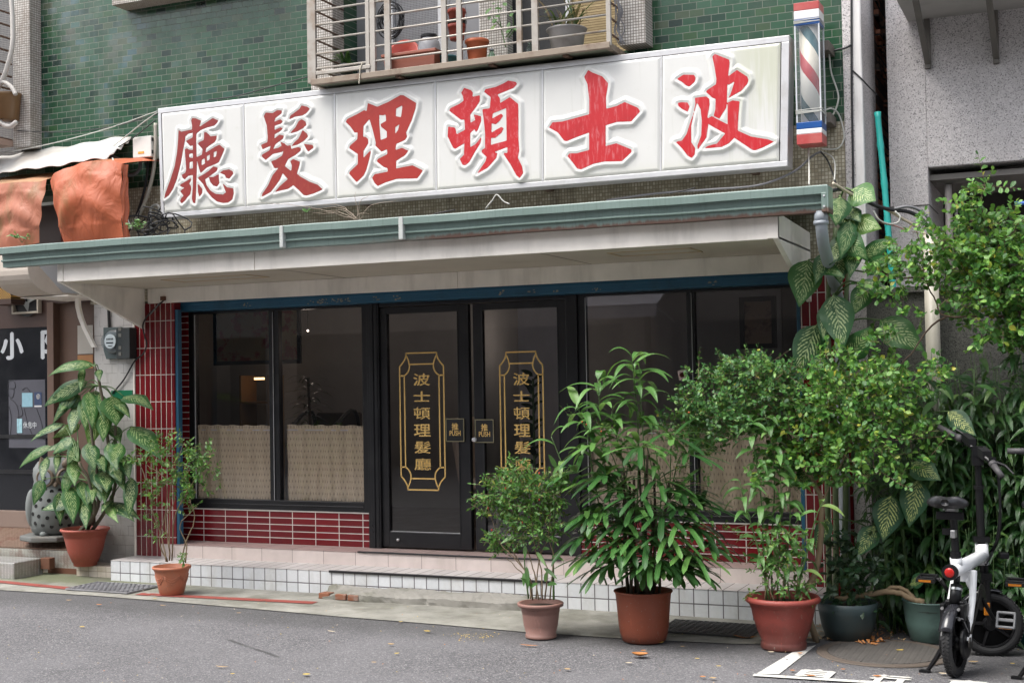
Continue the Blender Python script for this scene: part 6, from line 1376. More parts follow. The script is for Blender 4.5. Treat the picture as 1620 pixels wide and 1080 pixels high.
    for i in range(13):
        a = math.radians(40+70*i/12); d = -Fs*math.cos(a)+U*math.sin(a); ring = [q.v(wc+d*(WR+.02-.012*(abs(j)/2)**2)+Rs*.016*j) for j in range(-2, 3)]
        if prev: [q.f((prev[j], ring[j], ring[j+1], prev[j+1])) for j in range(4)]
        prev = ring
    o = q.build('front_mudguard', m_fend, T, smooth=True); sdm = o.modifiers.new('thick', 'SOLIDIFY'); sdm.thickness = .003
    q = MB(); q.obox(wc+Rs*.085-Fs*.03+U*.10, Fs, Rs, U, .018, .006, .038); q.build('side_reflector', m_amb, T, bevel=.008)
    q = MB(); q.obox(L(.63, .02, .60)+Fs*.09, Fs, Rs, U, .025, .04, .018); q.build('headlamp', m_bk, T, bevel=.006)
    return T
bb = atg(1513, 1069); 
bicycle(bb, .19, 1.15, -.0, 'white and black folding electric bicycle parked beside the shrubs', m_wh)
bicycle((bb[0]+.49, bb[1]+.02, gz(bb[0]+.49)), .10, .15, 0.0, 'second folding bicycle at the frame edge, only grip, saddle and pedal in view', m_bk)
# ------------------------------------------------------------------ foliage generators
def nrm(v): return v/(np.linalg.norm(v, axis=-1, keepdims=True)+1e-12)
def prof(s, shape):
    if shape == 'lance': return np.sin(np.pi*np.clip(s, 0, 1)**.75)**.85
    if shape == 'dumb': return np.sin(np.pi*s**.66)**1.02*(1-.1*s)
    if shape == 'ovate': return np.sin(np.pi*s**.68)**.8
    if shape == 'obovate': return np.sin(np.pi*s**1.35)**.7
    if shape == 'strap': return np.minimum(1, s/.28)**.7*np.minimum(1, (1.0001-s)/.13)**.6
    return np.sin(np.pi*s)
def blades(P, D, L, W, droop=.5, shape='lance', ns=5, na=2, fold=.25, roll=None, hint=None):
    P = np.asarray(P, float); N = len(P); D = nrm(np.asarray(D, float)); L = np.broadcast_to(L, N); W = np.broadcast_to(W, N); dr = np.broadcast_to(droop, N)
    up = np.tile([0, 0, 1.0], (N, 1)) if hint is None else np.asarray(hint, float)
    bad = np.abs((D*nrm(up)).sum(1)) > .96
    up = up+bad[:, None]*npr.normal(0, .6, (N, 3))
    side0 = nrm(np.cross(D, up)); r = np.zeros(N) if roll is None else np.broadcast_to(roll, N)
    V = np.zeros((N, ns+1, na+1, 3)); pos = P.copy(); UVs = np.zeros((ns+1, na+1, 2))
    for k in range(ns+1):
        s = k/ns; d = nrm(D+(dr*s)[:, None]*np.array([0, 0, -1.0]))
        side = nrm(side0-d*(side0*d).sum(1, keepdims=True)); nn = np.cross(side, d)
        sd2 = side*np.cos(r)[:, None]+nn*np.sin(r)[:, None]; n2 = np.cross(sd2, d)
        w = W*prof(np.array(s), shape)*.5
        for j in range(na+1):
            u = 2*j/na-1; V[:, k, j] = pos+sd2*(u*w)[:, None]+n2*(fold*np.abs(u)*w)[:, None]; UVs[k, j] = (j/na, s)
        pos = pos+d*(L/ns)[:, None]
    return pack(V, UVs)
def pack(V, UVs):
    N, a, b = V.shape[:3]; idx = np.arange(a*b).reshape(a, b)
    q = np.stack([idx[:-1, :-1], idx[1:, :-1], idx[1:, 1:], idx[:-1, 1:]], -1).reshape(-1, 4)
    Q = (q[None]+(np.arange(N)*a*b)[:, None, None]).reshape(-1, 4)
    u = UVs.reshape(-1, 2)[q]; return V.reshape(-1, 3), Q, np.tile(u, (N, 1, 1))
def big_leaves(specs, mb, arch=.16, ns=14, na=8, wav=.05):
    """broad leaves given by base, tip, width and the way they face"""
    for B_, T_, W, nv, a_ in specs:
        B_ = np.array(B_, float); T_ = np.array(T_, float); ax = T_-B_; L = np.linalg.norm(ax); nv = nrm(np.array(nv, float)); nv = nrm(nv-ax/L*(nv@ax/L))
        C = (B_+T_)/2+nv*L*(arch if a_ is None else a_); V = np.zeros((1, ns+1, na+1, 3)); U = np.zeros((ns+1, na+1, 2)); ph = rnd.uniform(0, 6)
        for k in range(ns+1):
            s = k/ns; p = (1-s)**2*B_+2*s*(1-s)*C+s*s*T_; d = nrm(2*(1-s)*(C-B_)+2*s*(T_-C)); sd_ = nrm(np.cross(d, nv)); n2 = np.cross(sd_, d)
            w = W*.5*prof(np.array(s), 'dumb')*1.06
            for j in range(na+1):
                u = 2*j/na-1; V[0, k, j] = p+sd_*u*w+n2*(-.18*w*(1-abs(u))+wav*w*math.sin(s*15+ph+2*u)*abs(u)-.22*w*u*u); U[k, j] = (j/na, s)
        mb.bulk(*pack(V, U))
def add_blades(mb, *a, **k): mb.bulk(*blades(*a, **k))
VIEW = lambda p: nrm(CPOS-np.asarray(p))
m_stem = mat('green_stem', (.075, .14, .04), .5); m_bark = mat('twig_bark', (.20, .145, .085), .8, dirt=(.10, .075, .05), damt=.5, bump=.4); m_cane = mat('woody_cane', (.10, .085, .055), .8, dirt=(.05, .04, .03), bump=.4)
m_soil = mat('potting_soil', (.045, .033, .024), .95, dirt=(.10, .075, .05), damt=.4, bump=.9, bs=45)
m_dumb = leafmat("dumb_cane_leaf", [(0, (.016, .062, .021)), (.6, (.027, .098, .028)), (.88, (.05, .145, .033)), (1, (.11, .20, .035))], .4, .22, (.46, .55, .25), spec=.3)
m_dumbd = leafmat('dark_dumb_cane_leaf', [(0, (.020, .068, .032)), (1, (.035, .105, .04))], .38, .2, (.60, .66, .22), spec=.3)
m_palm = leafmat('lady_palm_leaf', [(0, (.022, .072, .022)), (.45, (.040, .125, .034)), (.8, (.08, .21, .052)), (1, (.16, .32, .08))], .28, .22, None, .12, .35)
m_bamb = leafmat('bamboo_leaf', [(0, (.05, .14, .03)), (.5, (.10, .24, .06)), (.9, (.17, .34, .10)), (1, (.24, .36, .10))], .35, .3, None, .12)
m_lanc = leafmat('dark_lance_leaf', [(0, (.018, .058, .020)), (.55, (.036, .105, .030)), (.88, (.075, .18, .05)), (1, (.16, .27, .07))], .3, .22, None, .1)
m_jas = leafmat('jasmine_leaf', [(0, (.03, .11, .022)), (.35, (.065, .20, .035)), (.68, (.13, .32, .055)), (.94, (.25, .45, .08)), (1, (.45, .42, .05))], .3, .3, None, .1)
m_jasd = leafmat('jasmine_leaf_deep', [(0, (.028, .10, .03)), (.45, (.06, .185, .05)), (.8, (.13, .31, .075)), (.97, (.24, .43, .10)), (1, (.45, .38, .05))], .3, .28, None, .1)
m_aral = leafmat('aralia_leaf', [(0, (.035, .12, .022)), (.5, (.075, .21, .035)), (.9, (.14, .31, .06)), (1, (.33, .34, .06))], .4, .32, None, .1)
m_dark = leafmat('dark_round_leaf', [(0, (.010, .036, .018)), (.8, (.020, .060, .026)), (1, (.04, .095, .035))], .3, .15, None, .15)
def tw(mb, pts, r0, r1, n=6, jag=0.0):
    P = smooth_path(pts, 5); P = [p+np.array([rnd.uniform(-jag, jag) for _ in range(3)]) for p in P]; m = len(P); mb.tube(P, [r0+(r1-r0)*k/(m-1) for k in range(m)], n)
def sprays(mb, tb, C, n, size, twig, nl, shape, Wf=.58, updown=.35, fold=.22, rt=.0016, jitter=.0):
    """leafy twigs: each a short shoot with alternate leaflets, filling the clumps C = (centre, radii)"""
    vol = np.array([c[1][0]*c[1][2] for c in C]); cnt = np.maximum(2, (n*vol/vol.sum()).astype(int)); P = []; D = []; L = []; H = []
    for (c, r), k in zip(C, cnt):
        for _ in range(k):
            o = npr.normal(0, 1, 3); o /= np.linalg.norm(o); q_ = o*(npr.uniform(.2, 1)**.6)*(1.45 if npr.random() < .16 else 1.0)
            p = np.array(c)+q_*np.array(r); d = nrm(o*np.array([1, 1, .7])+np.array([0, -.25, updown])+npr.normal(0, .35, 3)); tl = twig*npr.uniform(.7, 1.4)*(2.3 if npr.random() < .16 else 1)
            if tb is not None: tb.tube([p-d*tl*.5, p+d*tl], [rt, rt*.5], 4, caps=False)
            sv = nrm(np.cross(d, npr.normal(0, 1, 3)))
            m = max(3, int(nl*npr.uniform(.7, 1.3)))
            for i in range(m):
                t = i/(m-1); sg = 1 if i % 2 else -1
                P.append(p+d*tl*(t*1.1-.1)); D.append(nrm(d*(.35+.9*(t > .93))+sv*sg*(0.2 if t > .93 else 1)+npr.normal(0, .25, 3))); L.append(size*npr.uniform(.65, 1.2)*(1-.25*abs(t-.5)))
                H.append(nrm(np.array([0, -.5, .8])+npr.normal(0, .55, 3)))
    L = np.array(L); add_blades(mb, np.array(P), np.array(D), L, L*Wf*npr.uniform(.8, 1.15, len(L)), .25, shape, 4, 2, fold, hint=np.array(H))
def clump(px, py, rx, rz, Y, ry=None):
    c = at(px, py, Y); s = (c-CPOS)@CR[2]/CF; return (c, (rx*s*1.12, (ry if ry else max(rx, rz)*s), rz*s*1.12))
def plant_pot(base, prof_, m, name, label, cat, soil_h, soil_r, extra=None, n=40):
    t = thing(name, label, cat, base); q = MB(); q.lathe(base, prof_, n); po = q.build('pot', m, t, smooth=True)
    q = MB(); q.lathe(base+np.array([0, 0, soil_h]), [(soil_r, -.01), (soil_r*.8, .006), (soil_r*.4, .012), (0, .01)], 24, wob=.03); q.build('soil', m_soil, t, smooth=True); return t, po
def px_r(p): return ((np.asarray(p)-CPOS)@CR[2])/CF         # metres per photograph pixel at p
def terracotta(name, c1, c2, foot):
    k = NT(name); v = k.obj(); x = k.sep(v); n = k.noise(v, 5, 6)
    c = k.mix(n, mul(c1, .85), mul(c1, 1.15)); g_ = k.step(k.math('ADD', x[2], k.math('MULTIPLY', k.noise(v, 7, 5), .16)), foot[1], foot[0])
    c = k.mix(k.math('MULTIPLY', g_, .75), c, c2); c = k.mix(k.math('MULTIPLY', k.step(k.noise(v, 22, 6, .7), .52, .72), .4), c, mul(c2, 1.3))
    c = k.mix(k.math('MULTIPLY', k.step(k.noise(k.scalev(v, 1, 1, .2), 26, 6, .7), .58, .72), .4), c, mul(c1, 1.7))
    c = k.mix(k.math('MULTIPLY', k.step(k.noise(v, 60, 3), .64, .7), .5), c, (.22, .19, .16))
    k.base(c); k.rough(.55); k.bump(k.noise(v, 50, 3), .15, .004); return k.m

# ---------------- 1 dumb cane in the red pot, by the meter
b0 = np.array([*atz(162, 889, -.078)[:2], -.078]); b0[1] = .118
k_ = px_r(b0); pr_ = [(0, 0), (.092, 0), (.10, .006), (.102, .03), (.112, .036), (.150, .13), (.176, .24), (.181, .265), (.188, .268), (.190, .292), (.197, .295), (.198, .305), (.212, .310), (.214, .322), (.208, .330), (.192, .330), (.188, .30), (0, .29)]
DC, _ = plant_pot(b0, pr_, terracotta('red_plastic_pot', (.33, .075, .05), (.20, .07, .05), (-.1, .02)), 'potted_dumb_cane', 'tall variegated dumb cane in a clean red pot before the electricity meter', 'potted plant', .295, .186)
q = MB(); S0 = b0+(0, 0, .29)
canes = [[S0+(.01, 0, 0), at(168, 760, .10), at(170, 690, .08), at(158, 610, .05), at(150, 580, .03)], [S0+(-.05, -.03, 0), at(155, 800, .06), at(150, 720, .02), at(140, 660, 0)], [S0+(.06, 0, 0), at(180, 780, .10), at(182, 700, .10), at(185, 640, .08)], [S0+(-.02, -.06, 0), at(150, 810, .0), at(140, 760, -.06), at(125, 730, -.1)]]
for c in canes: tw(q, c, .017, .011, 8, .004)
q.build('stem', m_cane, DC, smooth=True)
dl = [(149.5,577,75.6,596,20,.35),(139,603,69,644,27,.25),(123,619,83,672,20,.2),(141,619,146,679,24,.15),(178,626,184,674,40,.12),(196,627,243,649,31,.2),(208,674,255,728,37,.18),(102,670,47,700,18,.25),(81,705,30,741,16,.25),(116,693,83,719,22,.2),(123,705,106,735,19,.2),(118,726,118,769,22,.15),(74,723,67,765,15,.2),(67,758,53,800,19,.15),(93,779,95,830,19,.15),(109,769,116,829,26,.12),(134,786,136,838,20,.15),(165,744,169,779,30,.18),(155,716,166,748,19,.15),(183,740,192,765,19,.2),(208,755,204,820,22,.12),(155,645,141,709,30,.12),(120,645,113,688,19,.15),(156,584,158,604,12,.2),(131,581,127,621,11,.2),(92,716,88,751,11,.15),(165,640,163,700,26,.1),(140,700,150,745,26,.15),(170,800,188,828,14,.2),(176,790,160,812,14,.2),(100,690,128,730,22,.18),(190,700,176,742,24,.15),(130,640,108,660,16,.2),(150,760,138,800,20,.15),(196,720,205,760,18,.15),(128,760,140,806,20,.12),(172,700,186,745,22,.1),(112,740,100,790,18,.15)]
r_ = random.Random(77)
for _ in range(26):
    bx = r_.uniform(112, 192); by = r_.uniform(610, 800); an = (bx-152)/40*.9+r_.uniform(-.5, .5); ln_ = r_.uniform(38, 58); dl.append((bx, by, bx+ln_*math.sin(an), by+ln_*math.cos(an)*r_.uniform(.5, 1), r_.uniform(17, 25), .15))
L1 = MB(); pt = MB()
for i, (bx, by, tx, ty, w_, ar) in enumerate(dl):
    Yb = b0[1]-.02+rnd.uniform(-.06, .03)-(.05 if by > 690 else 0)+(.06 if i > 37 else 0); Bp = at(bx, by, Yb); Tp = at(tx, ty, Yb-rnd.uniform(.08, .20)); s_ = px_r(Bp)
    big_leaves([(Bp, Tp, w_*s_*1.06, VIEW(Bp)*.75+np.array([rnd.uniform(-.35, .35), 0, .55+rnd.uniform(-.2, .2)]), ar)], L1)
    ci = canes[0 if by < 640 else (2 if bx > 165 else (1 if bx > 125 else 3))]; anchor = min(ci, key=lambda p: abs(p[2]-Bp[2]+.06)); tw(pt, [anchor, (anchor+Bp)/2+(0, 0, .03), Bp], .006, .004, 5)
L1.build('leaf', m_dumb, DC, smooth=True); pt.build('leaf_stalk', m_stem, DC, smooth=True)

# ---------------- 2 sparse plant in the garland pot
b1 = atg(272, 939, .010); pr_ = [(0, 0), (.088, 0), (.096, .008), (.118, .10), (.132, .17), (.136, .188), (.139, .19), (.141, .200), (.152, .204), (.154, .216), (.150, .224), (.136, .224), (.133, .19), (0, .185)]
SP, po = plant_pot(b1, pr_, terracotta('garland_terracotta', (.40, .14, .075), (.26, .12, .08), (.0, .03)), 'potted_twig_plant', 'small thin twiggy plant in a terracotta pot with moulded garlands', 'potted plant', .19, .13)
q = MB()
for a0 in range(6):
    for dz in range(3):
        a = math.radians(-140+a0*60); pts = [b1+np.array([0, 0, 0])+np.array([(np.interp(z, [0, .10, .17, .2], [.096, .118, .132, .137])+.001)*math.cos(a+t*1.0), (np.interp(z, [0, .10, .17, .2], [.096, .118, .132, .137])+.001)*math.sin(a+t*1.0), z]) for t, z in [(j/8, .158-dz*.008-(.030+.012*dz)*math.sin(math.pi*j/8)) for j in range(9)]]; q.tube(pts, .0035, 5)
q.build('garland', terracotta('garland_relief', (.40, .14, .075), (.26, .12, .08), (.0, .03)), po, smooth=True)
q = MB(); lf = MB(); S0 = b1+(0, 0, .195)
brs = [[(263, 888), (256, 850), (240, 800), (250, 765), (246, 725)], [(268, 886), (268, 830), (270, 770), (282, 725), (292, 700)], [(272, 886), (276, 820), (296, 780), (316, 745), (330, 730)], [(265, 888), (252, 855), (262, 810), (262, 760), (232, 735)], [(284, 890), (297, 850), (308, 820), (300, 790)], [(268, 870), (262, 820), (276, 790), (268, 730)], [(293, 890), (295, 860), (285, 830), (312, 800)], [(240, 800), (228, 750), (212, 722)]]
for br_ in brs:
    P = [at(x, y, b1[1]+.02*math.sin(i*2+x)-.03*(i > 2)) for i, (x, y) in enumerate(br_)]; tw(q, P, .0065, .0025, 6, .003)
q.build('stem', m_bark, SP, smooth=True)
C = [clump(*a, b1[1]-.02) for a in ((246,718,18,14),(292,705,18,14),(316,716,16,12),(300,738,22,14),(244,768,16,18),(280,765,22,16),(312,772,16,14),(285,800,20,10),(240,808,10,14),(332,755,14,8),(270,735,16,12),(212,722,13,12),(296,880,12,6),(250,840,8,10),(318,735,18,14),(262,700,12,10))]
tb = MB(); sprays(lf, tb, C, 240, .038, .036, 7, 'lance', .46, .2); tb.build('twig', m_bark, SP); lf.build('leaves', m_aral, SP, smooth=True)

# ---------------- 3 bushy plant in the dusty pink pot
b2 = atg(856, 1007, .006); pr_ = [(0, 0), (.100, 0), (.103, .004), (.103, .020), (.097, .024), (.112, .08), (.121, .15), (.123, .166), (.126, .168), (.126, .188), (.128, .190), (.129, .202), (.150, .204), (.152, .222), (.148, .226), (.130, .226), (.127, .20), (0, .19)]
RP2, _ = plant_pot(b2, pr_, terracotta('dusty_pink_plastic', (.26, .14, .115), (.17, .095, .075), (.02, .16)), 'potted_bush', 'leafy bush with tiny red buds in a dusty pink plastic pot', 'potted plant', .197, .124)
q = MB(); Yp_ = b2[1]
for br_ in ([(843, 948), (838, 915), (812, 880), (792, 858), (770, 800)], [(858, 948), (856, 900), (845, 860), (838, 800), (830, 750)], [(862, 948), (866, 900), (852, 860), (862, 800)], [(852, 948), (846, 910), (838, 880), (820, 840), (800, 790)], [(870, 948), (876, 880), (868, 850), (872, 800)], [(848, 946), (850, 905), (858, 870), (880, 835)], [(840, 946), (836, 918), (815, 895), (800, 880)], [(838, 915), (810, 870), (782, 850)]):
    tw(q, [at(x, y, Yp_+.03*math.sin(i*1.7+x)) for i, (x, y) in enumerate(br_)], .0055, .002, 6, .003)
q.build('stem', m_bark, RP2, smooth=True)
q = MB(); tw(q, [at(876, 948, Yp_), at(875, 880, Yp_), at(876, 835, Yp_), at(877, 760, Yp_)], .008, .004, 8); tw(q, [at(836, 946, Yp_), at(830, 890, Yp_), at(831, 820, Yp_), at(830, 775, Yp_)], .006, .003, 8); q.build('green_cane', m_stem, RP2, smooth=True)
C = [clump(*a, Yp_+rnd.uniform(-.04, .04)) for a in ((820,742,16,14),(804,765,32,16),(782,786,26,12),(770,803,18,8),(801,790,32,16),(838,770,34,18),(862,770,26,18),(832,800,34,18),(797,812,26,12),(858,812,28,20),(823,830,28,16),(790,856,22,12),(848,842,26,18),(866,832,20,18),(780,850,14,8),(882,780,20,20),(812,755,20,14),(800,868,12,8))]
lf = MB(); tb = MB(); sprays(lf, tb, C, 560, .036, .04, 7, 'lance', .42, .1, .2); tb.build('twig', m_bark, RP2); lf.build('leaves', m_aral, RP2, smooth=True)
lf = MB(); P = []; D = []
for x, y, dx, dz in ((831,862,.1,-1),(848,872,.5,-.3),(840,850,-.5,.1),(833,895,.25,-1),(829,905,.1,-1),(838,930,.6,.5),(842,928,-.4,.6),(862,920,.3,.8),(866,925,.4,.2),(858,868,.6,.2),(822,845,-.7,-.2),(876,880,.8,0),(860,898,.9,-.3),(880,740,-.3,1),(874,752,.6,.7),(882,765,.8,.3),(870,850,-.5,.2),(845,835,.4,.4),(838,826,-.6,.5),(833,770,.6,.6)):
    P.append(at(x, y, Yp_-.03)); D.append((dx, -.35, dz))
add_blades(lf, np.array(P), np.array(D), npr.uniform(.08, .15, len(P)), npr.uniform(.022, .034, len(P)), .5, 'lance', 7, 2, .2, hint=np.tile([0, -.8, .5], (len(P), 1))); lf.build('blade_leaf', m_bamb, RP2, smooth=True)
q = MB()
for x, y in ((772, 803), (853, 790), (826, 826), (853, 748), (800, 772), (778, 838)): q.ball(at(x, y, Yp_-.07), (.006, .006, .008), 8, 5)
q.build('bud', mat('red_bud', (.50, .05, .03), .4), RP2, smooth=True)

# ---------------- 4 lady palm in the tall terracotta tub
b3 = atg(1019, 1013, .004); pr_ = [(0, 0), (.125, 0), (.140, .010), (.152, .05), (.160, .10), (.172, .24), (.178, .30), (.184, .312), (.190, .318), (.188, .324), (.174, .324), (.170, .29), (0, .28)]
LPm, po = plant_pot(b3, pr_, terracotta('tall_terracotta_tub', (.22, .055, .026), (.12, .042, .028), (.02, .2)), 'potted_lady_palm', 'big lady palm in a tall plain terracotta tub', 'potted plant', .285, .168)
q = MB(); cn = []
for i in range(13):
    a = 2*math.pi*i/13+rnd.uniform(-.2, .2); r = .03+.11*rnd.random(); p = b3+np.array([r*math.cos(a), r*math.sin(a), .28]); top = p+np.array([.10*math.cos(a)*rnd.random(), .08*math.sin(a)*rnd.random(), rnd.uniform(.35, .95)])
    tw(q, [p, (p+top)/2+np.array([rnd.uniform(-.02, .02), 0, 0]), top], .010, .008, 7, .002); cn.append((p, top))
q.build('cane', mat('fibrous_cane', (.045, .033, .022), .9, dirt=(.10, .08, .05), bump=.6), LPm, smooth=True)
hubs = [(959,752,-.16,1,.24),(1014,785,-.20,1,.25),(973,866,-.20,1,.25),(1024,858,-.22,1,.25),(1058,849,-.20,1,.25),(955,809,-.12,0,.24),(926,850,-.1,0,.25),(1095,878,-.12,0,.26),(989,829,-.17,0,.22),(942,704,-.1,1,.25),(1013,707,-.14,1,.27),(1064,692,-.06,1,.27),(1088,719,-.02,1,.27),(962,752,.0,1,.22),(1048,815,-.16,0,.24),(1078,830,-.1,0,.26),(930,815,-.05,0,.24),(1000,880,-.2,0,.22),(1045,885,-.2,0,.22),(980,770,-.1,1,.22),(1040,760,-.1,0,.24),(1075,775,.0,0,.25),(905,770,.05,1,.24),(912,748,-.02,1,.24),(1100,835,.05,0,.25),(1085,905,-.08,0,.2),(940,880,-.05,0,.22),(1010,820,.05,0,.24),(1035,840,.12,0,.24),(970,835,.12,0,.24),(1060,870,.14,0,.24),(995,790,.12,0,.24),(1020,900,-.12,0,.2),(1110,800,.1,0,.24),(1000,745,.1,0,.24),(1120,865,.05,0,.22)]
pt = MB(); P = []; D = []; L = []; W = []; dr_ = []; H = []; mid = at(1019, 860, b3[1])
r_ = random.Random(31)
for i in range(26):
    a = i*2.399; rr = .17+.13*r_.random(); zz = r_.uniform(.42, 1.02); p = b3+np.array([rr*math.cos(a)*(1.15-.3*abs(zz-.6)), rr*math.sin(a)*.9, zz]); v = CR@(p-CPOS); hubs.append((810+CF*v[0]/v[2], 540+CF*v[1]/v[2], p[1]-b3[1], 0, r_.uniform(.19, .25)))
lightP = MB()
for (x, y, dy, lt_, ln_) in hubs:
    h = at(x, y, b3[1]+dy); out = h-mid; out[2] = 0; out = nrm(out+np.array([0, -.08, 0])); s0 = nrm(np.cross(out, [0, 0, 1.0])); n = rnd.randint(7, 10); tilt_ = rnd.uniform(-.1, .35)
    src = min(cn, key=lambda c: abs(c[1][0]-h[0])+.6*abs(c[1][2]-h[2]))[1]; tw(pt, [src-np.array([0, 0, .12]), (src+h)/2+np.array([0, 0, .05]), h], .004, .003, 5)
    for i in range(n):
        a = math.radians(-125+250*i/(n-1)+rnd.uniform(-7, 7)); d = out*(.30+.55*math.cos(a))+s0*math.sin(a)+np.array([0, 0, .30+tilt_*.5-.45*math.cos(a)])
        P.append(h); D.append(d); L.append(ln_*rnd.uniform(1.05, 1.4)*(1-.08*abs(a))); W.append(rnd.uniform(.030, .043)); dr_.append(rnd.uniform(.5, 1.1)*(1.25 if y > 800 else .85)); H.append(np.array([0, 0, 1.0]))
add_blades(lightP, np.array(P), np.array(D), np.array(L), np.array(W), np.array(dr_), 'strap', 9, 4, .22, hint=np.array(H)); lightP.build('fronds', m_palm, LPm, smooth=True); pt.build('leaf_stalk', m_stem, LPm, smooth=True)
# reed-like shoots that rise above the palm
q = MB(); lf = MB(); P = []; D = []; L = []
for pts, k in (([(1000, 925), (1008, 800), (1010, 690), (1003, 600), (1000, 565)], 21), ([(985, 925), (960, 760), (950, 660), (946, 600)], 20), ([(1015, 925), (1020, 780), (1018, 700), (1013, 625), (1012, 590)], 16), ([(975, 925), (940, 760), (928, 680), (912, 640)], 15), ([(1005, 925), (990, 760), (975, 690), (968, 650)], 14), ([(1030, 925), (1045, 800), (1040, 730), (1030, 680)], 7), ([(960, 925), (915, 800), (888, 730), (872, 690)], 6)):
    Yq = b3[1]+rnd.uniform(-.03, .05); pp = [at(x, y, Yq) for x, y in pts]; S = smooth_path(pp, 8); tw(q, pp, .006, .0022, 7)
    for i in range(k):
        s = .42+.58*i/(k-1); p = S[int(s*(len(S)-1))]; a = i*2.4+rnd.uniform(-.4, .4); P.append(p); D.append((math.cos(a), math.sin(a)*.8-.15, rnd.uniform(.45, 1.0)+(.9 if i == k-1 else 0))); L.append(rnd.uniform(.19, .31)*(1 if i < k-1 else .8))
add_blades(lf, np.array(P), np.array(D), np.array(L), npr.uniform(.040, .060, len(P)), npr.uniform(1.0, 2.8, len(P)), 'lance', 10, 4, .2, hint=np.tile([0, -.25, 1.0], (len(P), 1))); lf.build('reed_leaf', m_bamb, LPm, smooth=True); q.build('reed_stem', m_stem, LPm, smooth=True)
q = MB(); lf = MB(); C = [clump(*a, b3[1]-.05) for a in ((930,660,8,8),(950,680,10,8),(1085,745,14,10),(1110,760,16,8),(905,660,6,6),(1075,700,8,8))]; sprays(lf, q, C, 26, .03, .05, 6, 'ovate', .5); q.build('twig', m_bark, LPm); lf.build('small_leaves', m_aral, LPm, smooth=True)
q = MB()
for x, y, c in ((921, 667, 0), (951, 682, 0), (928, 671, 1), (1090, 652, 0)): q.ball(at(x, y, b3[1]-.12), .006, 8, 5)
q.build('bud', mat('orange_bud', (.50, .10, .03), .4), LPm, smooth=True)

# ---------------- 5 bamboo and twisted shrub in the wide terracotta pot
b4 = atg(1240, 1024, .004); pr_ = [(0, 0), (.137, 0), (.142, .010), (.140, .040), (.134, .048), (.160, .11), (.186, .20), (.194, .245), (.198, .250), (.199, .262), (.204, .265), (.207, .282), (.224, .286), (.232, .296), (.230, .312), (.218, .322), (.203, .318), (.200, .28), (0, .268)]
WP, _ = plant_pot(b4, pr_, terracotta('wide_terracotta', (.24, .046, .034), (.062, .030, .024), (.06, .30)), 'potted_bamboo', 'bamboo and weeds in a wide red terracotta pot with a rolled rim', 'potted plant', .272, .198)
Yw = b4[1]; q = MB(); lf = MB(); P = []; D = []; L = []
for pts, k in (([(1213, 950), (1208, 880), (1205, 800), (1195, 720), (1185, 665)], 28), ([(1222, 950), (1220, 870), (1225, 780), (1222, 700), (1210, 655)], 28), ([(1230, 950), (1232, 860), (1236, 790), (1232, 720)], 24), ([(1240, 950), (1245, 880), (1250, 820), (1248, 770)], 17), ([(1218, 950), (1200, 870), (1180, 800), (1170, 760)], 15), ([(1258, 950), (1275, 880), (1292, 815), (1305, 790)], 7), ([(1262, 950), (1268, 890), (1275, 840)], 8), ([(1250, 950), (1243, 900), (1236, 860)], 8)):
    Yq = Yw+rnd.uniform(-.08, .06); pp = [at(x, y, Yq) for x, y in pts]; S = smooth_path(pp, 8); tw(q, pp, .0065, .0025, 7)
    for i in range(k):
        s = .22+.78*i/(k-1); p = S[int(s*(len(S)-1))]; a = i*2.4+rnd.uniform(-.5, .5); P.append(p); D.append((math.cos(a), math.sin(a)*.8-.2, rnd.uniform(.1, .9))); L.append(rnd.uniform(.12, .22))
add_blades(lf, np.array(P), np.array(D), np.array(L), npr.uniform(.029, .046, len(P)), npr.uniform(1.2, 2.8, len(P)), 'lance', 9, 4, .2, hint=np.tile([0, -.5, 1.0], (len(P), 1))); lf.build('bamboo_leaves', m_bamb, WP, smooth=True); q.build('bamboo_stem', m_stem, WP, smooth=True)
lf = MB(); tb = MB(); C = [clump(*a, Yw-.08) for a in ((1225,860,18,12),(1230,900,20,20),(1250,880,18,18),(1205,900,14,12),(1270,915,14,12),(1190,945,10,8),(1240,925,22,12),(1215,840,14,12),(1140,835,16,6),(1160,845,10,6),(1275,945,12,6),(1195,935,10,8),(1262,850,18,14))]
sprays(lf, tb, C, 90, .035, .04, 6, 'ovate', .5, .3); tb.build('twig', m_bark, WP); lf.build('weed_leaves', m_aral, WP, smooth=True)
q = MB()
for pts in ([(1210, 950), (1212, 900), (1196, 860), (1170, 850)], [(1236, 950), (1240, 905), (1228, 870)], [(1258, 950), (1262, 910), (1250, 880)], [(1225, 950), (1215, 920), (1225, 880), (1200, 830), (1150, 838)]): tw(q, [at(x, y, Yw-.05) for x, y in pts], .005, .002, 6, .003)
q.build('dry_stem', m_bark, WP, smooth=True)

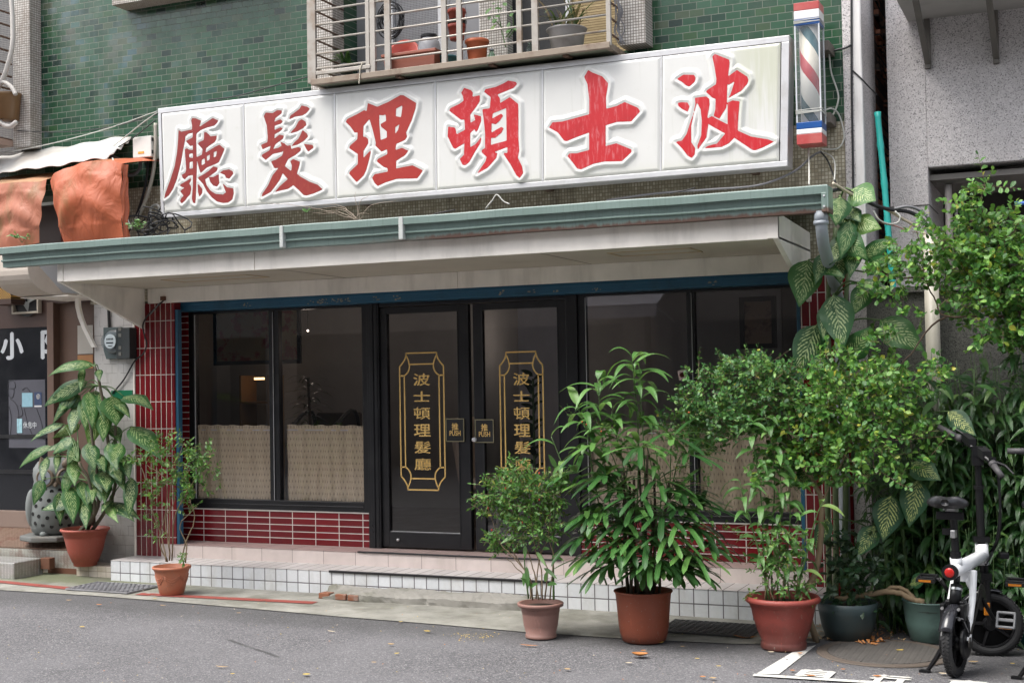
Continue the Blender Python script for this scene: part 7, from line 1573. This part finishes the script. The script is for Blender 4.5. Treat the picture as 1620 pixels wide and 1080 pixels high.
# ---------------- 6 the two small-leaved jasmine shrubs
JT = thing('jasmine_shrub', 'spreading small leaved shrub with a twisted brown trunk behind the wide red pot', 'shrub', (6.12, -.55, gz(6.1)))
q = MB(); YJ = -.62
tw(q, [(6.15, -.58, gz(6.1)), at(1275, 945, YJ), at(1292, 900, YJ), at(1298, 850, YJ), at(1300, 800, YJ-.02), at(1292, 770, YJ-.02), at(1270, 735, YJ), at(1255, 700, YJ)], .022, .012, 9, .004)
for pts in ([(1300, 800), (1312, 770), (1330, 735), (1348, 695), (1368, 645)], [(1262, 715), (1225, 655), (1200, 640), (1170, 632)], [(1225, 655), (1205, 620), (1215, 600), (1180, 575)], [(1255, 700), (1290, 660), (1320, 620)], [(1225, 660), (1160, 665), (1100, 655)], [(1348, 695), (1390, 690), (1430, 690)], [(1262, 715), (1240, 690), (1190, 680), (1130, 690)], [(1205, 620), (1240, 590), (1260, 580)]):
    tw(q, [at(x, y, YJ+.04*math.sin(i+x)) for i, (x, y) in enumerate(pts)], .0075, .003, 6, .004)
q.build('trunk', m_bark, JT, smooth=True)
C = [clump(a[0], a[1], a[2], a[3], YJ+rnd.uniform(-.12, .12), .22) for a in ((1180,585,34,24),(1150,600,26,24),(1125,625,26,22),(1205,610,34,26),(1235,615,30,24),(1100,655,26,22),(1085,668,20,18),(1150,650,36,26),(1195,655,36,24),(1235,650,34,24),(1120,685,32,18),(1165,680,34,18),(1270,640,26,22),(1080,640,12,20),(1060,665,12,10),(1072,690,14,10),(1110,715,18,8),(1195,575,10,14),(1140,580,14,12),(1225,590,14,14),(1100,590,10,12),(1250,590,16,14),(1130,665,30,22))]
lf = MB(); tb = MB(); sprays(lf, tb, C, 720, .035, .05, 9, 'obovate', .60, .45); lf.build('leaves', m_jasd, JT, smooth=True); tb.build('twig', m_bark, JT)
C = [clump(a[0], a[1], a[2], a[3], YJ+rnd.uniform(-.14, .12), .24) for a in ((1300,600,26,20),(1340,605,30,24),(1290,640,34,26),(1330,645,36,28),(1370,630,30,26),(1405,620,26,22),(1260,690,32,24),(1300,690,36,28),(1340,690,36,24),(1385,670,34,24),(1240,715,30,20),(1285,730,36,22),(1330,725,36,20),(1300,755,30,12),(1420,650,24,20),(1400,700,30,20),(1440,690,24,14),(1365,590,20,18),(1425,600,20,16),(1345,570,14,12),(1395,570,14,14),(1310,560,12,14),(1470,720,14,14),(1445,660,16,12),(1480,600,16,12),(1400,540,16,10),(1450,620,20,14),(1420,760,16,10),(1385,740,26,14),(1470,680,12,10),(1345,760,24,12),(1210,745,22,12),(1255,760,16,8))]
lf = MB(); tb = MB(); sprays(lf, tb, C, 800, .043, .055, 8, 'obovate', .66, .45); lf.build('leaves', m_jas, JT, smooth=True); tb.build('twig', m_bark, JT)
JB = thing('jasmine_shrub', 'taller small leaved shrub reaching in over the dark window recess', 'shrub', (7.55, -.3, gz(7.5)))
q = MB(); YB = -.42
tw(q, [(7.55, -.3, gz(7.5)), at(1650, 850, YB), at(1648, 700, YB), at(1640, 560, YB), at(1600, 470, YB), at(1560, 410, YB)], .022, .008, 9, .004)
for pts in ([(1645, 520), (1580, 500), (1497, 500), (1480, 475), (1463, 440), (1460, 400), (1448, 365)], [(1497, 500), (1470, 520), (1440, 560), (1415, 590)], [(1600, 470), (1570, 400), (1555, 340), (1553, 295)], [(1555, 350), (1535, 325), (1515, 325)], [(1640, 560), (1590, 530), (1556, 520), (1554, 541)], [(1600, 470), (1545, 450), (1500, 430)], [(1463, 440), (1430, 440), (1400, 436)], [(1570, 400), (1600, 370), (1612, 350)], [(1600, 470), (1560, 480), (1545, 455), (1520, 420)]):
    tw(q, [at(x, y, YB+.04*math.sin(i+x)) for i, (x, y) in enumerate(pts)], .0075, .0025, 6, .004)
q.build('trunk', mat('dark_twig', (.10, .065, .045), .8), JB, smooth=True)
C = [clump(a[0], a[1], a[2], a[3], YB+rnd.uniform(-.12, .12), .2) for a in ((1554,291,13,14),(1522,324,20,10),(1554,334,10,10),(1540,345,10,12),(1450,361,14,10),(1485,364,12,8),(1541,361,22,14),(1595,358,26,20),(1509,383,18,12),(1434,393,20,12),(1485,391,18,10),(1541,399,36,22),(1590,391,32,22),(1428,423,22,14),(1468,423,20,14),(1520,420,28,18),(1557,428,34,22),(1603,426,28,24),(1401,434,16,8),(1471,436,16,14),(1530,452,30,18),(1576,452,36,24),(1611,463,28,24),(1428,471,16,8),(1541,474,22,12),(1568,485,30,16),(1608,490,26,20),(1428,490,10,8),(1589,520,28,16),(1554,541,14,10),(1611,525,22,20),(1613,550,18,16),(1625,420,20,40),(1630,500,20,40),(1395,470,10,6),(1385,445,10,6),(1372,460,6,8),(1480,585,14,10),(1375,530,10,8),(1415,590,16,12),(1500,470,12,8),(1520,500,12,8),(1460,500,10,6))]
lf = MB(); tb = MB(); sprays(lf, tb, C, 840, .046, .054, 8, 'obovate', .68, .4); lf.build('leaves', m_jas, JB, smooth=True); tb.build('twig', m_bark, JB)

# ---------------- 7 tall dumb cane at the corner of the canopy
b7 = np.array([6.28, -.02, gz(6.3)]); TD = thing('tall_dumb_cane', 'tall variegated dumb cane climbing past the gutter corner and downpipe', 'plant', b7)
q = MB()
for pts in ([(1322, 960), (1322, 800), (1316, 640), (1310, 520), (1312, 430), (1322, 360)], [(1335, 960), (1338, 700), (1332, 560), (1338, 470), (1348, 400)], [(1312, 960), (1308, 760), (1300, 600), (1300, 500)]): tw(q, [at(x, y, -.02+rnd.uniform(-.04, .04)) for x, y in pts], .021, .014, 9, .004)
q.build('stem', mat('pale_green_cane', (.14, .20, .09), .5, dirt=(.16, .13, .07), damt=.6, bump=.2), TD, smooth=True)
tl_ = [(1279,411,1264,486,46,.10,0),(1319,466,1334,555,46,.10,0),(1292,514,1258,600,43,.12,0),(1286,420,1337,440,26,.25,0),(1326,368,1374,412,36,.22,0),(1362,408,1421,376,26,.15,1),(1368,430,1420,402,23,.15,1),(1358,447,1416,464,20,.18,1),(1393,506,1463,556,46,.12,1),(1343,566,1378,516,36,.12,0),(1330,312,1322,358,34,.2,1),(1346,300,1386,318,44,.12,1),(1340,330,1362,352,26,.2,1),(1345,350,1330,410,26,.1,0),(1305,400,1290,450,22,.12,0),(1352,380,1345,440,28,.1,0),(1372,450,1348,500,30,.12,0),(1310,480,1302,540,26,.1,0),(1332,330,1352,372,34,.12,0),(1342,372,1312,420,32,.12,0),(1325,400,1330,450,30,.1,0),(1350,350,1395,362,32,.15,0),(1300,560,1288,612,26,.1,0),(1350,640,1372,590,26,.1,0),(1330,600,1352,650,28,.1,0)]
A_ = MB(); B2 = MB(); pt = MB()
for (bx, by, tx, ty, w_, ar, lt_) in tl_:
    Yb = -.30+rnd.uniform(-.06, .04); Bp = at(bx, by, Yb); Tp = at(tx, ty, Yb-rnd.uniform(.04, .16)); s_ = px_r(Bp)
    big_leaves([(Bp, Tp, w_*s_*1.15, VIEW(Bp)*.9+np.array([rnd.uniform(-.25, .25), 0, .35]), ar)], A_)
    an_ = at(1318 if by > 420 else 1326, by+22, -.03); tw(pt, [an_, (an_+Bp)/2+(0, 0, .05), Bp], .008, .005, 6)
A_.build('leaf', m_dumb, TD, smooth=True); pt.build('leaf_stalk', m_stem, TD, smooth=True)

# ---------------- 8 dumb cane low beside the bicycle, dark thicket, dark pots
b8 = np.array([6.72, -.12, gz(6.7)]); LD = thing('low_dumb_cane', 'dumb cane with big yellow veined leaves beside the bicycle saddle', 'plant', b8)
q = MB()
for pts in ([(1440, 960), (1430, 860), (1425, 790), (1432, 740)], [(1410, 960), (1402, 880), (1398, 810), (1402, 780)]): tw(q, [at(x, y, -.14) for x, y in pts], .016, .010, 8, .003)
q.build('stem', m_stem, LD, smooth=True)
A_ = MB(); pt = MB()
for (bx, by, tx, ty, w_, ar) in ((1442,731,1489,760,38,.12),(1452,760,1438,834,44,.10),(1410,784,1397,857,47,.10),(1384,832,1356,881,32,.12),(1350,760,1392,742,28,.1),(1440,924,1470,908,22,.1),(1400,700,1420,745,26,.1),(1368,700,1350,745,28,.1),(1290,720,1262,775,34,.1),(1270,700,1250,750,30,.1),(1500,650,1545,690,30,.1),(1310,820,1290,870,26,.1)):
    Yb = -.47+rnd.uniform(-.04, .04); Bp = at(bx, by, Yb); Tp = at(tx, ty, Yb-.08); big_leaves([(Bp, Tp, w_*px_r(Bp)*1.05, VIEW(Bp)+np.array([rnd.uniform(-.2, .2), 0, .3]), ar)], A_); an_ = at(min(max(bx, 1400), 1432), by+30, -.14); tw(pt, [an_, (an_+Bp)/2+(0, 0, .04), Bp], .006, .004, 5)
A_.build('leaf', m_dumbd, LD, smooth=True); pt.build('leaf_stalk', m_stem, LD, smooth=True)
def thicket(label, x0, x1, ztop, n, seed, Ya, Yb_, mt=None):
    base = np.array([(x0+x1)/2, (Ya+Yb_)/2, gz((x0+x1)/2)]); T = thing('lance_leaf_clump', label, 'plant', base); r_ = np.random.default_rng(seed); q = MB(); P = []; D = []; L = []; H = []
    for i in range(n):
        x = r_.uniform(x0, x1); y = r_.uniform(Ya, Yb_); h = ztop*r_.uniform(.6, 1.0)-gz(x); p0 = np.array([x, y, gz(x)]); lean = np.array([r_.uniform(-.12, .12), r_.uniform(-.18, .04), 0]); top = p0+np.array([0, 0, h])+lean*h*.8
        pp = [p0, p0+np.array([0, 0, h*.5])+lean*h*.2, top]; tw(q, pp, .0045, .002, 5); S = smooth_path(pp, 8); k = int(h*13)
        for j in range(k):
            s = .12+.88*(j+r_.uniform(0, .6))/k; p = S[min(len(S)-1, int(s*(len(S)-1)))]; a = j*2.4+r_.uniform(-.6, .6); P.append(p); D.append((math.cos(a), math.sin(a)-.35, r_.uniform(-.3, .6))); L.append(r_.uniform(.10, .20))
    L = np.array(L); lf = MB(); add_blades(lf, np.array(P), np.array(D), L, L*r_.uniform(.16, .25, len(L)), r_.uniform(1.2, 3.2, len(L)), 'lance', 7, 2, .22, hint=np.tile([0, -.6, .8], (len(P), 1))+r_.normal(0, .2, (len(P), 3)))
    lf.build('leaves', mt or m_lanc, T, smooth=True); q.build('stem', m_stem, T, smooth=True); return T
thicket('dark lance leaved clump between the beige pole and the bicycle handlebar', 6.80, 7.16, 1.66, 60, 21, -.22, .12)
thicket('dark lance leaved clump behind the bicycle at the right', 7.14, 7.8, 1.72, 90, 22, -.22, .14)
thicket('dark lance leaved clump below the tall dumb cane leaves', 6.42, 6.80, 1.15, 44, 23, -.15, .14)
thicket('dark leafy clump hanging low behind the bicycle front wheel', 6.95, 7.6, .55, 30, 24, -.32, -.12, m_lanc)
b9 = atg(1342, 1009, .004); DP, _ = plant_pot(b9, [(0, 0), (.125, 0), (.14, .01), (.165, .08), (.182, .17), (.190, .235), (.186, .237), (.176, .20), (0, .19)], mat('dark_green_plastic', (.035, .055, .058), .4, dirt=(.06, .065, .055), damt=.6, bump=.1), 'dark_pot_plant', 'dark glossy leaved plant in a dark blue green plastic tub', 'potted plant', .20, .175)
lf = MB(); tb = MB(); C = [clump(*a, b9[1]-.02, .1) for a in ((1330,870,20,18),(1345,890,24,22),(1365,880,22,22),(1320,910,18,24),(1350,920,24,22),(1375,910,18,20),(1335,940,22,14),(1348,955,12,16),(1365,850,16,14),(1385,880,14,16))]
sprays(lf, tb, C, 90, .062, .07, 6, 'ovate', .55, .1); tb.build('stem', m_stem, DP); lf.build('leaves', m_dark, DP, smooth=True)
b10 = atg(1474, 1012, .004); GB = thing('green_bucket', 'grey green plastic bucket of earth behind the bicycle rear wheel', 'bucket', b10)
q = MB(); q.lathe(b10, [(0, 0), (.12, 0), (.13, .008), (.158, .12), (.172, .245), (.178, .25), (.176, .256), (.166, .25), (.16, .21), (0, .205)], 34); q.build('bucket', mat('grey_green_plastic', (.10, .17, .15), .45, dirt=(.05, .075, .065), damt=.7, ds=5), GB, smooth=True)
q = MB(); q.lathe(b10+(0, 0, .21), [(.165, -.01), (.12, .012), (0, .02)], 20, wob=.05); q.build('soil', m_soil, GB, smooth=True)
b11 = atg(1424, 985, .004); q = MB(); q.lathe(b11, [(0, 0), (.09, 0), (.12, .15), (.13, .155), (.11, .15), (0, .12)], 28); tag(q.build('teal_bowl', mat('deep_teal_plastic', (.01, .075, .075), .4), smooth=True), 'deep teal plastic pot in the shade between the dark tub and the green bucket', 'pot')
b12 = (7.42, -.22, gz(7.4)); q = MB(); q.lathe(np.array(b12), [(0, 0), (.11, 0), (.15, .22), (.16, .225), (.14, .22), (0, .19)], 28); tag(q.build('teal_tub', mat('teal_tub_plastic', (.02, .13, .125), .4), smooth=True), 'teal plastic tub behind the bicycle front wheel', 'pot')
q = MB(); Yr = -.42
tw(q, [at(1322, 947, Yr), at(1345, 945, Yr), at(1370, 940, Yr), at(1400, 936, Yr), at(1424, 938, Yr), at(1445, 948, Yr), at(1462, 952, Yr)], .017, .020, 9, .004); tw(q, [at(1395, 938, Yr), at(1412, 928, Yr), at(1430, 932, Yr), at(1446, 946, Yr)], .012, .013, 8, .004)
tag(q.build('tree_root', m_bark, smooth=True), 'thick brown root crossing from the dark tub into the green bucket', 'root')
# tiny weeds in the gutter, the plants in the cage, the plant indoors
for lab, cx, cy, n in (('green seedlings sprouting on the gutter at the left end of the sign', 215, 365, 8), ('tiny weed sprouting at the far left end of the gutter', 35, 384, 5)):
    c = at(cx, cy, -.6 if n == 8 else -.8); T = thing('gutter_weed', lab, 'weed', c); lf = MB(); q = MB(); P = []; D = []
    for i in range(n):
        a = rnd.uniform(-1.2, 1.2); tip = c+np.array([.10*math.sin(a)*rnd.uniform(.5, 1.6), -.02, rnd.uniform(.03, .08)]); tw(q, [c, (c+tip)/2+(0, 0, .02), tip], .002, .001, 4)
        for k in range(4): P.append(tip-(tip-c)*.15*k); D.append((rnd.uniform(-1, 1), -.3, rnd.uniform(-.2, .6)))
    add_blades(lf, np.array(P), np.array(D), npr.uniform(.03, .055, len(P)), .016, .4, 'ovate', 4, 2, .2, hint=np.tile([0, -.7, .7], (len(P), 1))); lf.build('leaves', m_bamb, T, smooth=True); q.build('stem', m_stem, T)
c = at(565, 348, -.6); T = thing('dry_twigs', 'dead grey twigs with one green sprig in front of the third character', 'twigs', c); q = MB()
for i in range(9):
    a = rnd.uniform(-1.4, 1.0); L = rnd.uniform(.1, .34); tw(q, [c+np.array([rnd.uniform(-.05, .05), 0, 0]), c+np.array([L*.5*math.sin(a), -.02, L*.4*math.cos(a)+.02]), c+np.array([L*1.2*math.sin(a*1.1), -.02, L*.6*math.cos(a)])], .003, .0012, 4, .004)
tw(q, [c, at(520, 335, -.62), at(480, 326, -.62), at(412, 320, -.62)], .003, .001, 4, .004)
q.build('twig', mat('dead_twig', (.34, .28, .22), .9), T); lf = MB(); p = at(486, 336, -.62); add_blades(lf, np.array([p]*6), np.array([(rnd.uniform(-1, 1), -.3, rnd.uniform(.2, 1)) for _ in range(6)]), .05, .02, .4, 'ovate', 4, 2, .2, hint=np.tile([0, -.7, .7], (6, 1))); lf.build('sprig', m_bamb, T, smooth=True)
c = at(800, 60, .05); T = thing('cage_plant', 'bright green leafy branch leaning out between the cage posts', 'plant', c); lf = MB(); q = MB(); P = []; D = []
for pts in ([(800, 75), (792, 40), (788, 10), (790, -30)], [(795, 45), (782, 30), (780, 22)], [(800, 60), (812, 40), (808, 10)], [(805, 60), (813, 48), (815, 40)]): tw(q, [at(x, y, .0) for x, y in pts], .005, .003, 6)
for x, y in ((778,12),(783,25),(788,30),(780,30),(792,22),(775,22),(796,15),(806,35),(810,44),(814,48),(795,5),(785,5),(812,20),(800,-5),(808,46),(786,38)): P.append(at(x, y, -.02)); D.append((rnd.uniform(-1, 1), -.4, rnd.uniform(-1, .2)))
add_blades(lf, np.array(P), np.array(D), npr.uniform(.05, .08, len(P)), .032, .5, 'obovate', 5, 2, .2, hint=np.tile([0, -.8, .5], (len(P), 1))); lf.build('leaves', m_bamb, T, smooth=True); q.build('stem', m_stem, T, smooth=True)
c = at(548, 105, .1); T = thing('cage_grass', 'drooping green blades of a plant in the left corner of the cage', 'plant', c); lf = MB(); add_blades(lf, np.array([c+np.array([rnd.uniform(-.03, .03), 0, 0]) for _ in range(16)]), np.array([(rnd.uniform(-1, 1), -.3, rnd.uniform(.5, 1.6)) for _ in range(16)]), npr.uniform(.12, .2, 16), .026, 1.2, 'lance', 7, 2, .2); lf.build('leaves', m_lanc, T, smooth=True); q = MB(); q.lathe(c-(0, 0, .06), [(0, 0), (.05, 0), (.065, .07), (0, .07)], 16); q.build('pot', m_black2, T, smooth=True)
gpc = np.array(GP['_base']); lf = MB(); n = 34; add_blades(lf, gpc+np.array([[rnd.uniform(-.09, .09), rnd.uniform(-.06, .06), .19] for _ in range(n)]), np.array([(rnd.uniform(-.9, .9), rnd.uniform(-.6, .3), 1.2) for _ in range(n)]), npr.uniform(.15, .38, n), .016, npr.uniform(.4, 2.2, n), 'lance', 8, 2, .2)
lf.build('withered_leaves', leafmat('withered_leaf', [(0, (.05, .10, .04)), (.4, (.09, .13, .05)), (.6, (.20, .14, .07)), (1, (.26, .19, .11))], .6, .2, None, 0), GP, smooth=True)
n = 60; pp = np.array([[1.0+.01*math.sin(i), 1.6, .85+.7*i/n] for i in range(n)]); lf = MB(); add_blades(lf, pp, np.array([(math.cos(i*2.4), math.sin(i*2.4), .5) for i in range(n)]), npr.uniform(.2, .34, n), .022, 1.2, 'lance', 7, 2, .2); lf.build('leaves', m_dark, IND_PLANT, smooth=True)
pt_ = at(845, 700, 1.3); T = thing('indoor_rubber_plant', 'dark leafy house plant behind the right gold lettered door', 'plant', (pt_[0], 1.3, .11)); lf = MB(); q = MB(); q.tube([(pt_[0], 1.3, .11), (pt_[0], 1.3, 1.5)], .01, 7); q.build('stem', m_stem, T); n = 26
add_blades(lf, np.array([[pt_[0], 1.3, .75+.8*i/n] for i in range(n)]), np.array([(math.cos(i*2.6), -.3, .5) for i in range(n)]), .12, .05, .5, 'ovate', 6, 2, .2, hint=np.tile([0, -.7, .7], (n, 1))); lf.build('leaves', m_dark, T, smooth=True); q = MB(); q.lathe((pt_[0], 1.3, .11), [(0, 0), (.10, 0), (.13, .25), (0, .25)], 18); q.build('pot', m_black2, T, smooth=True)
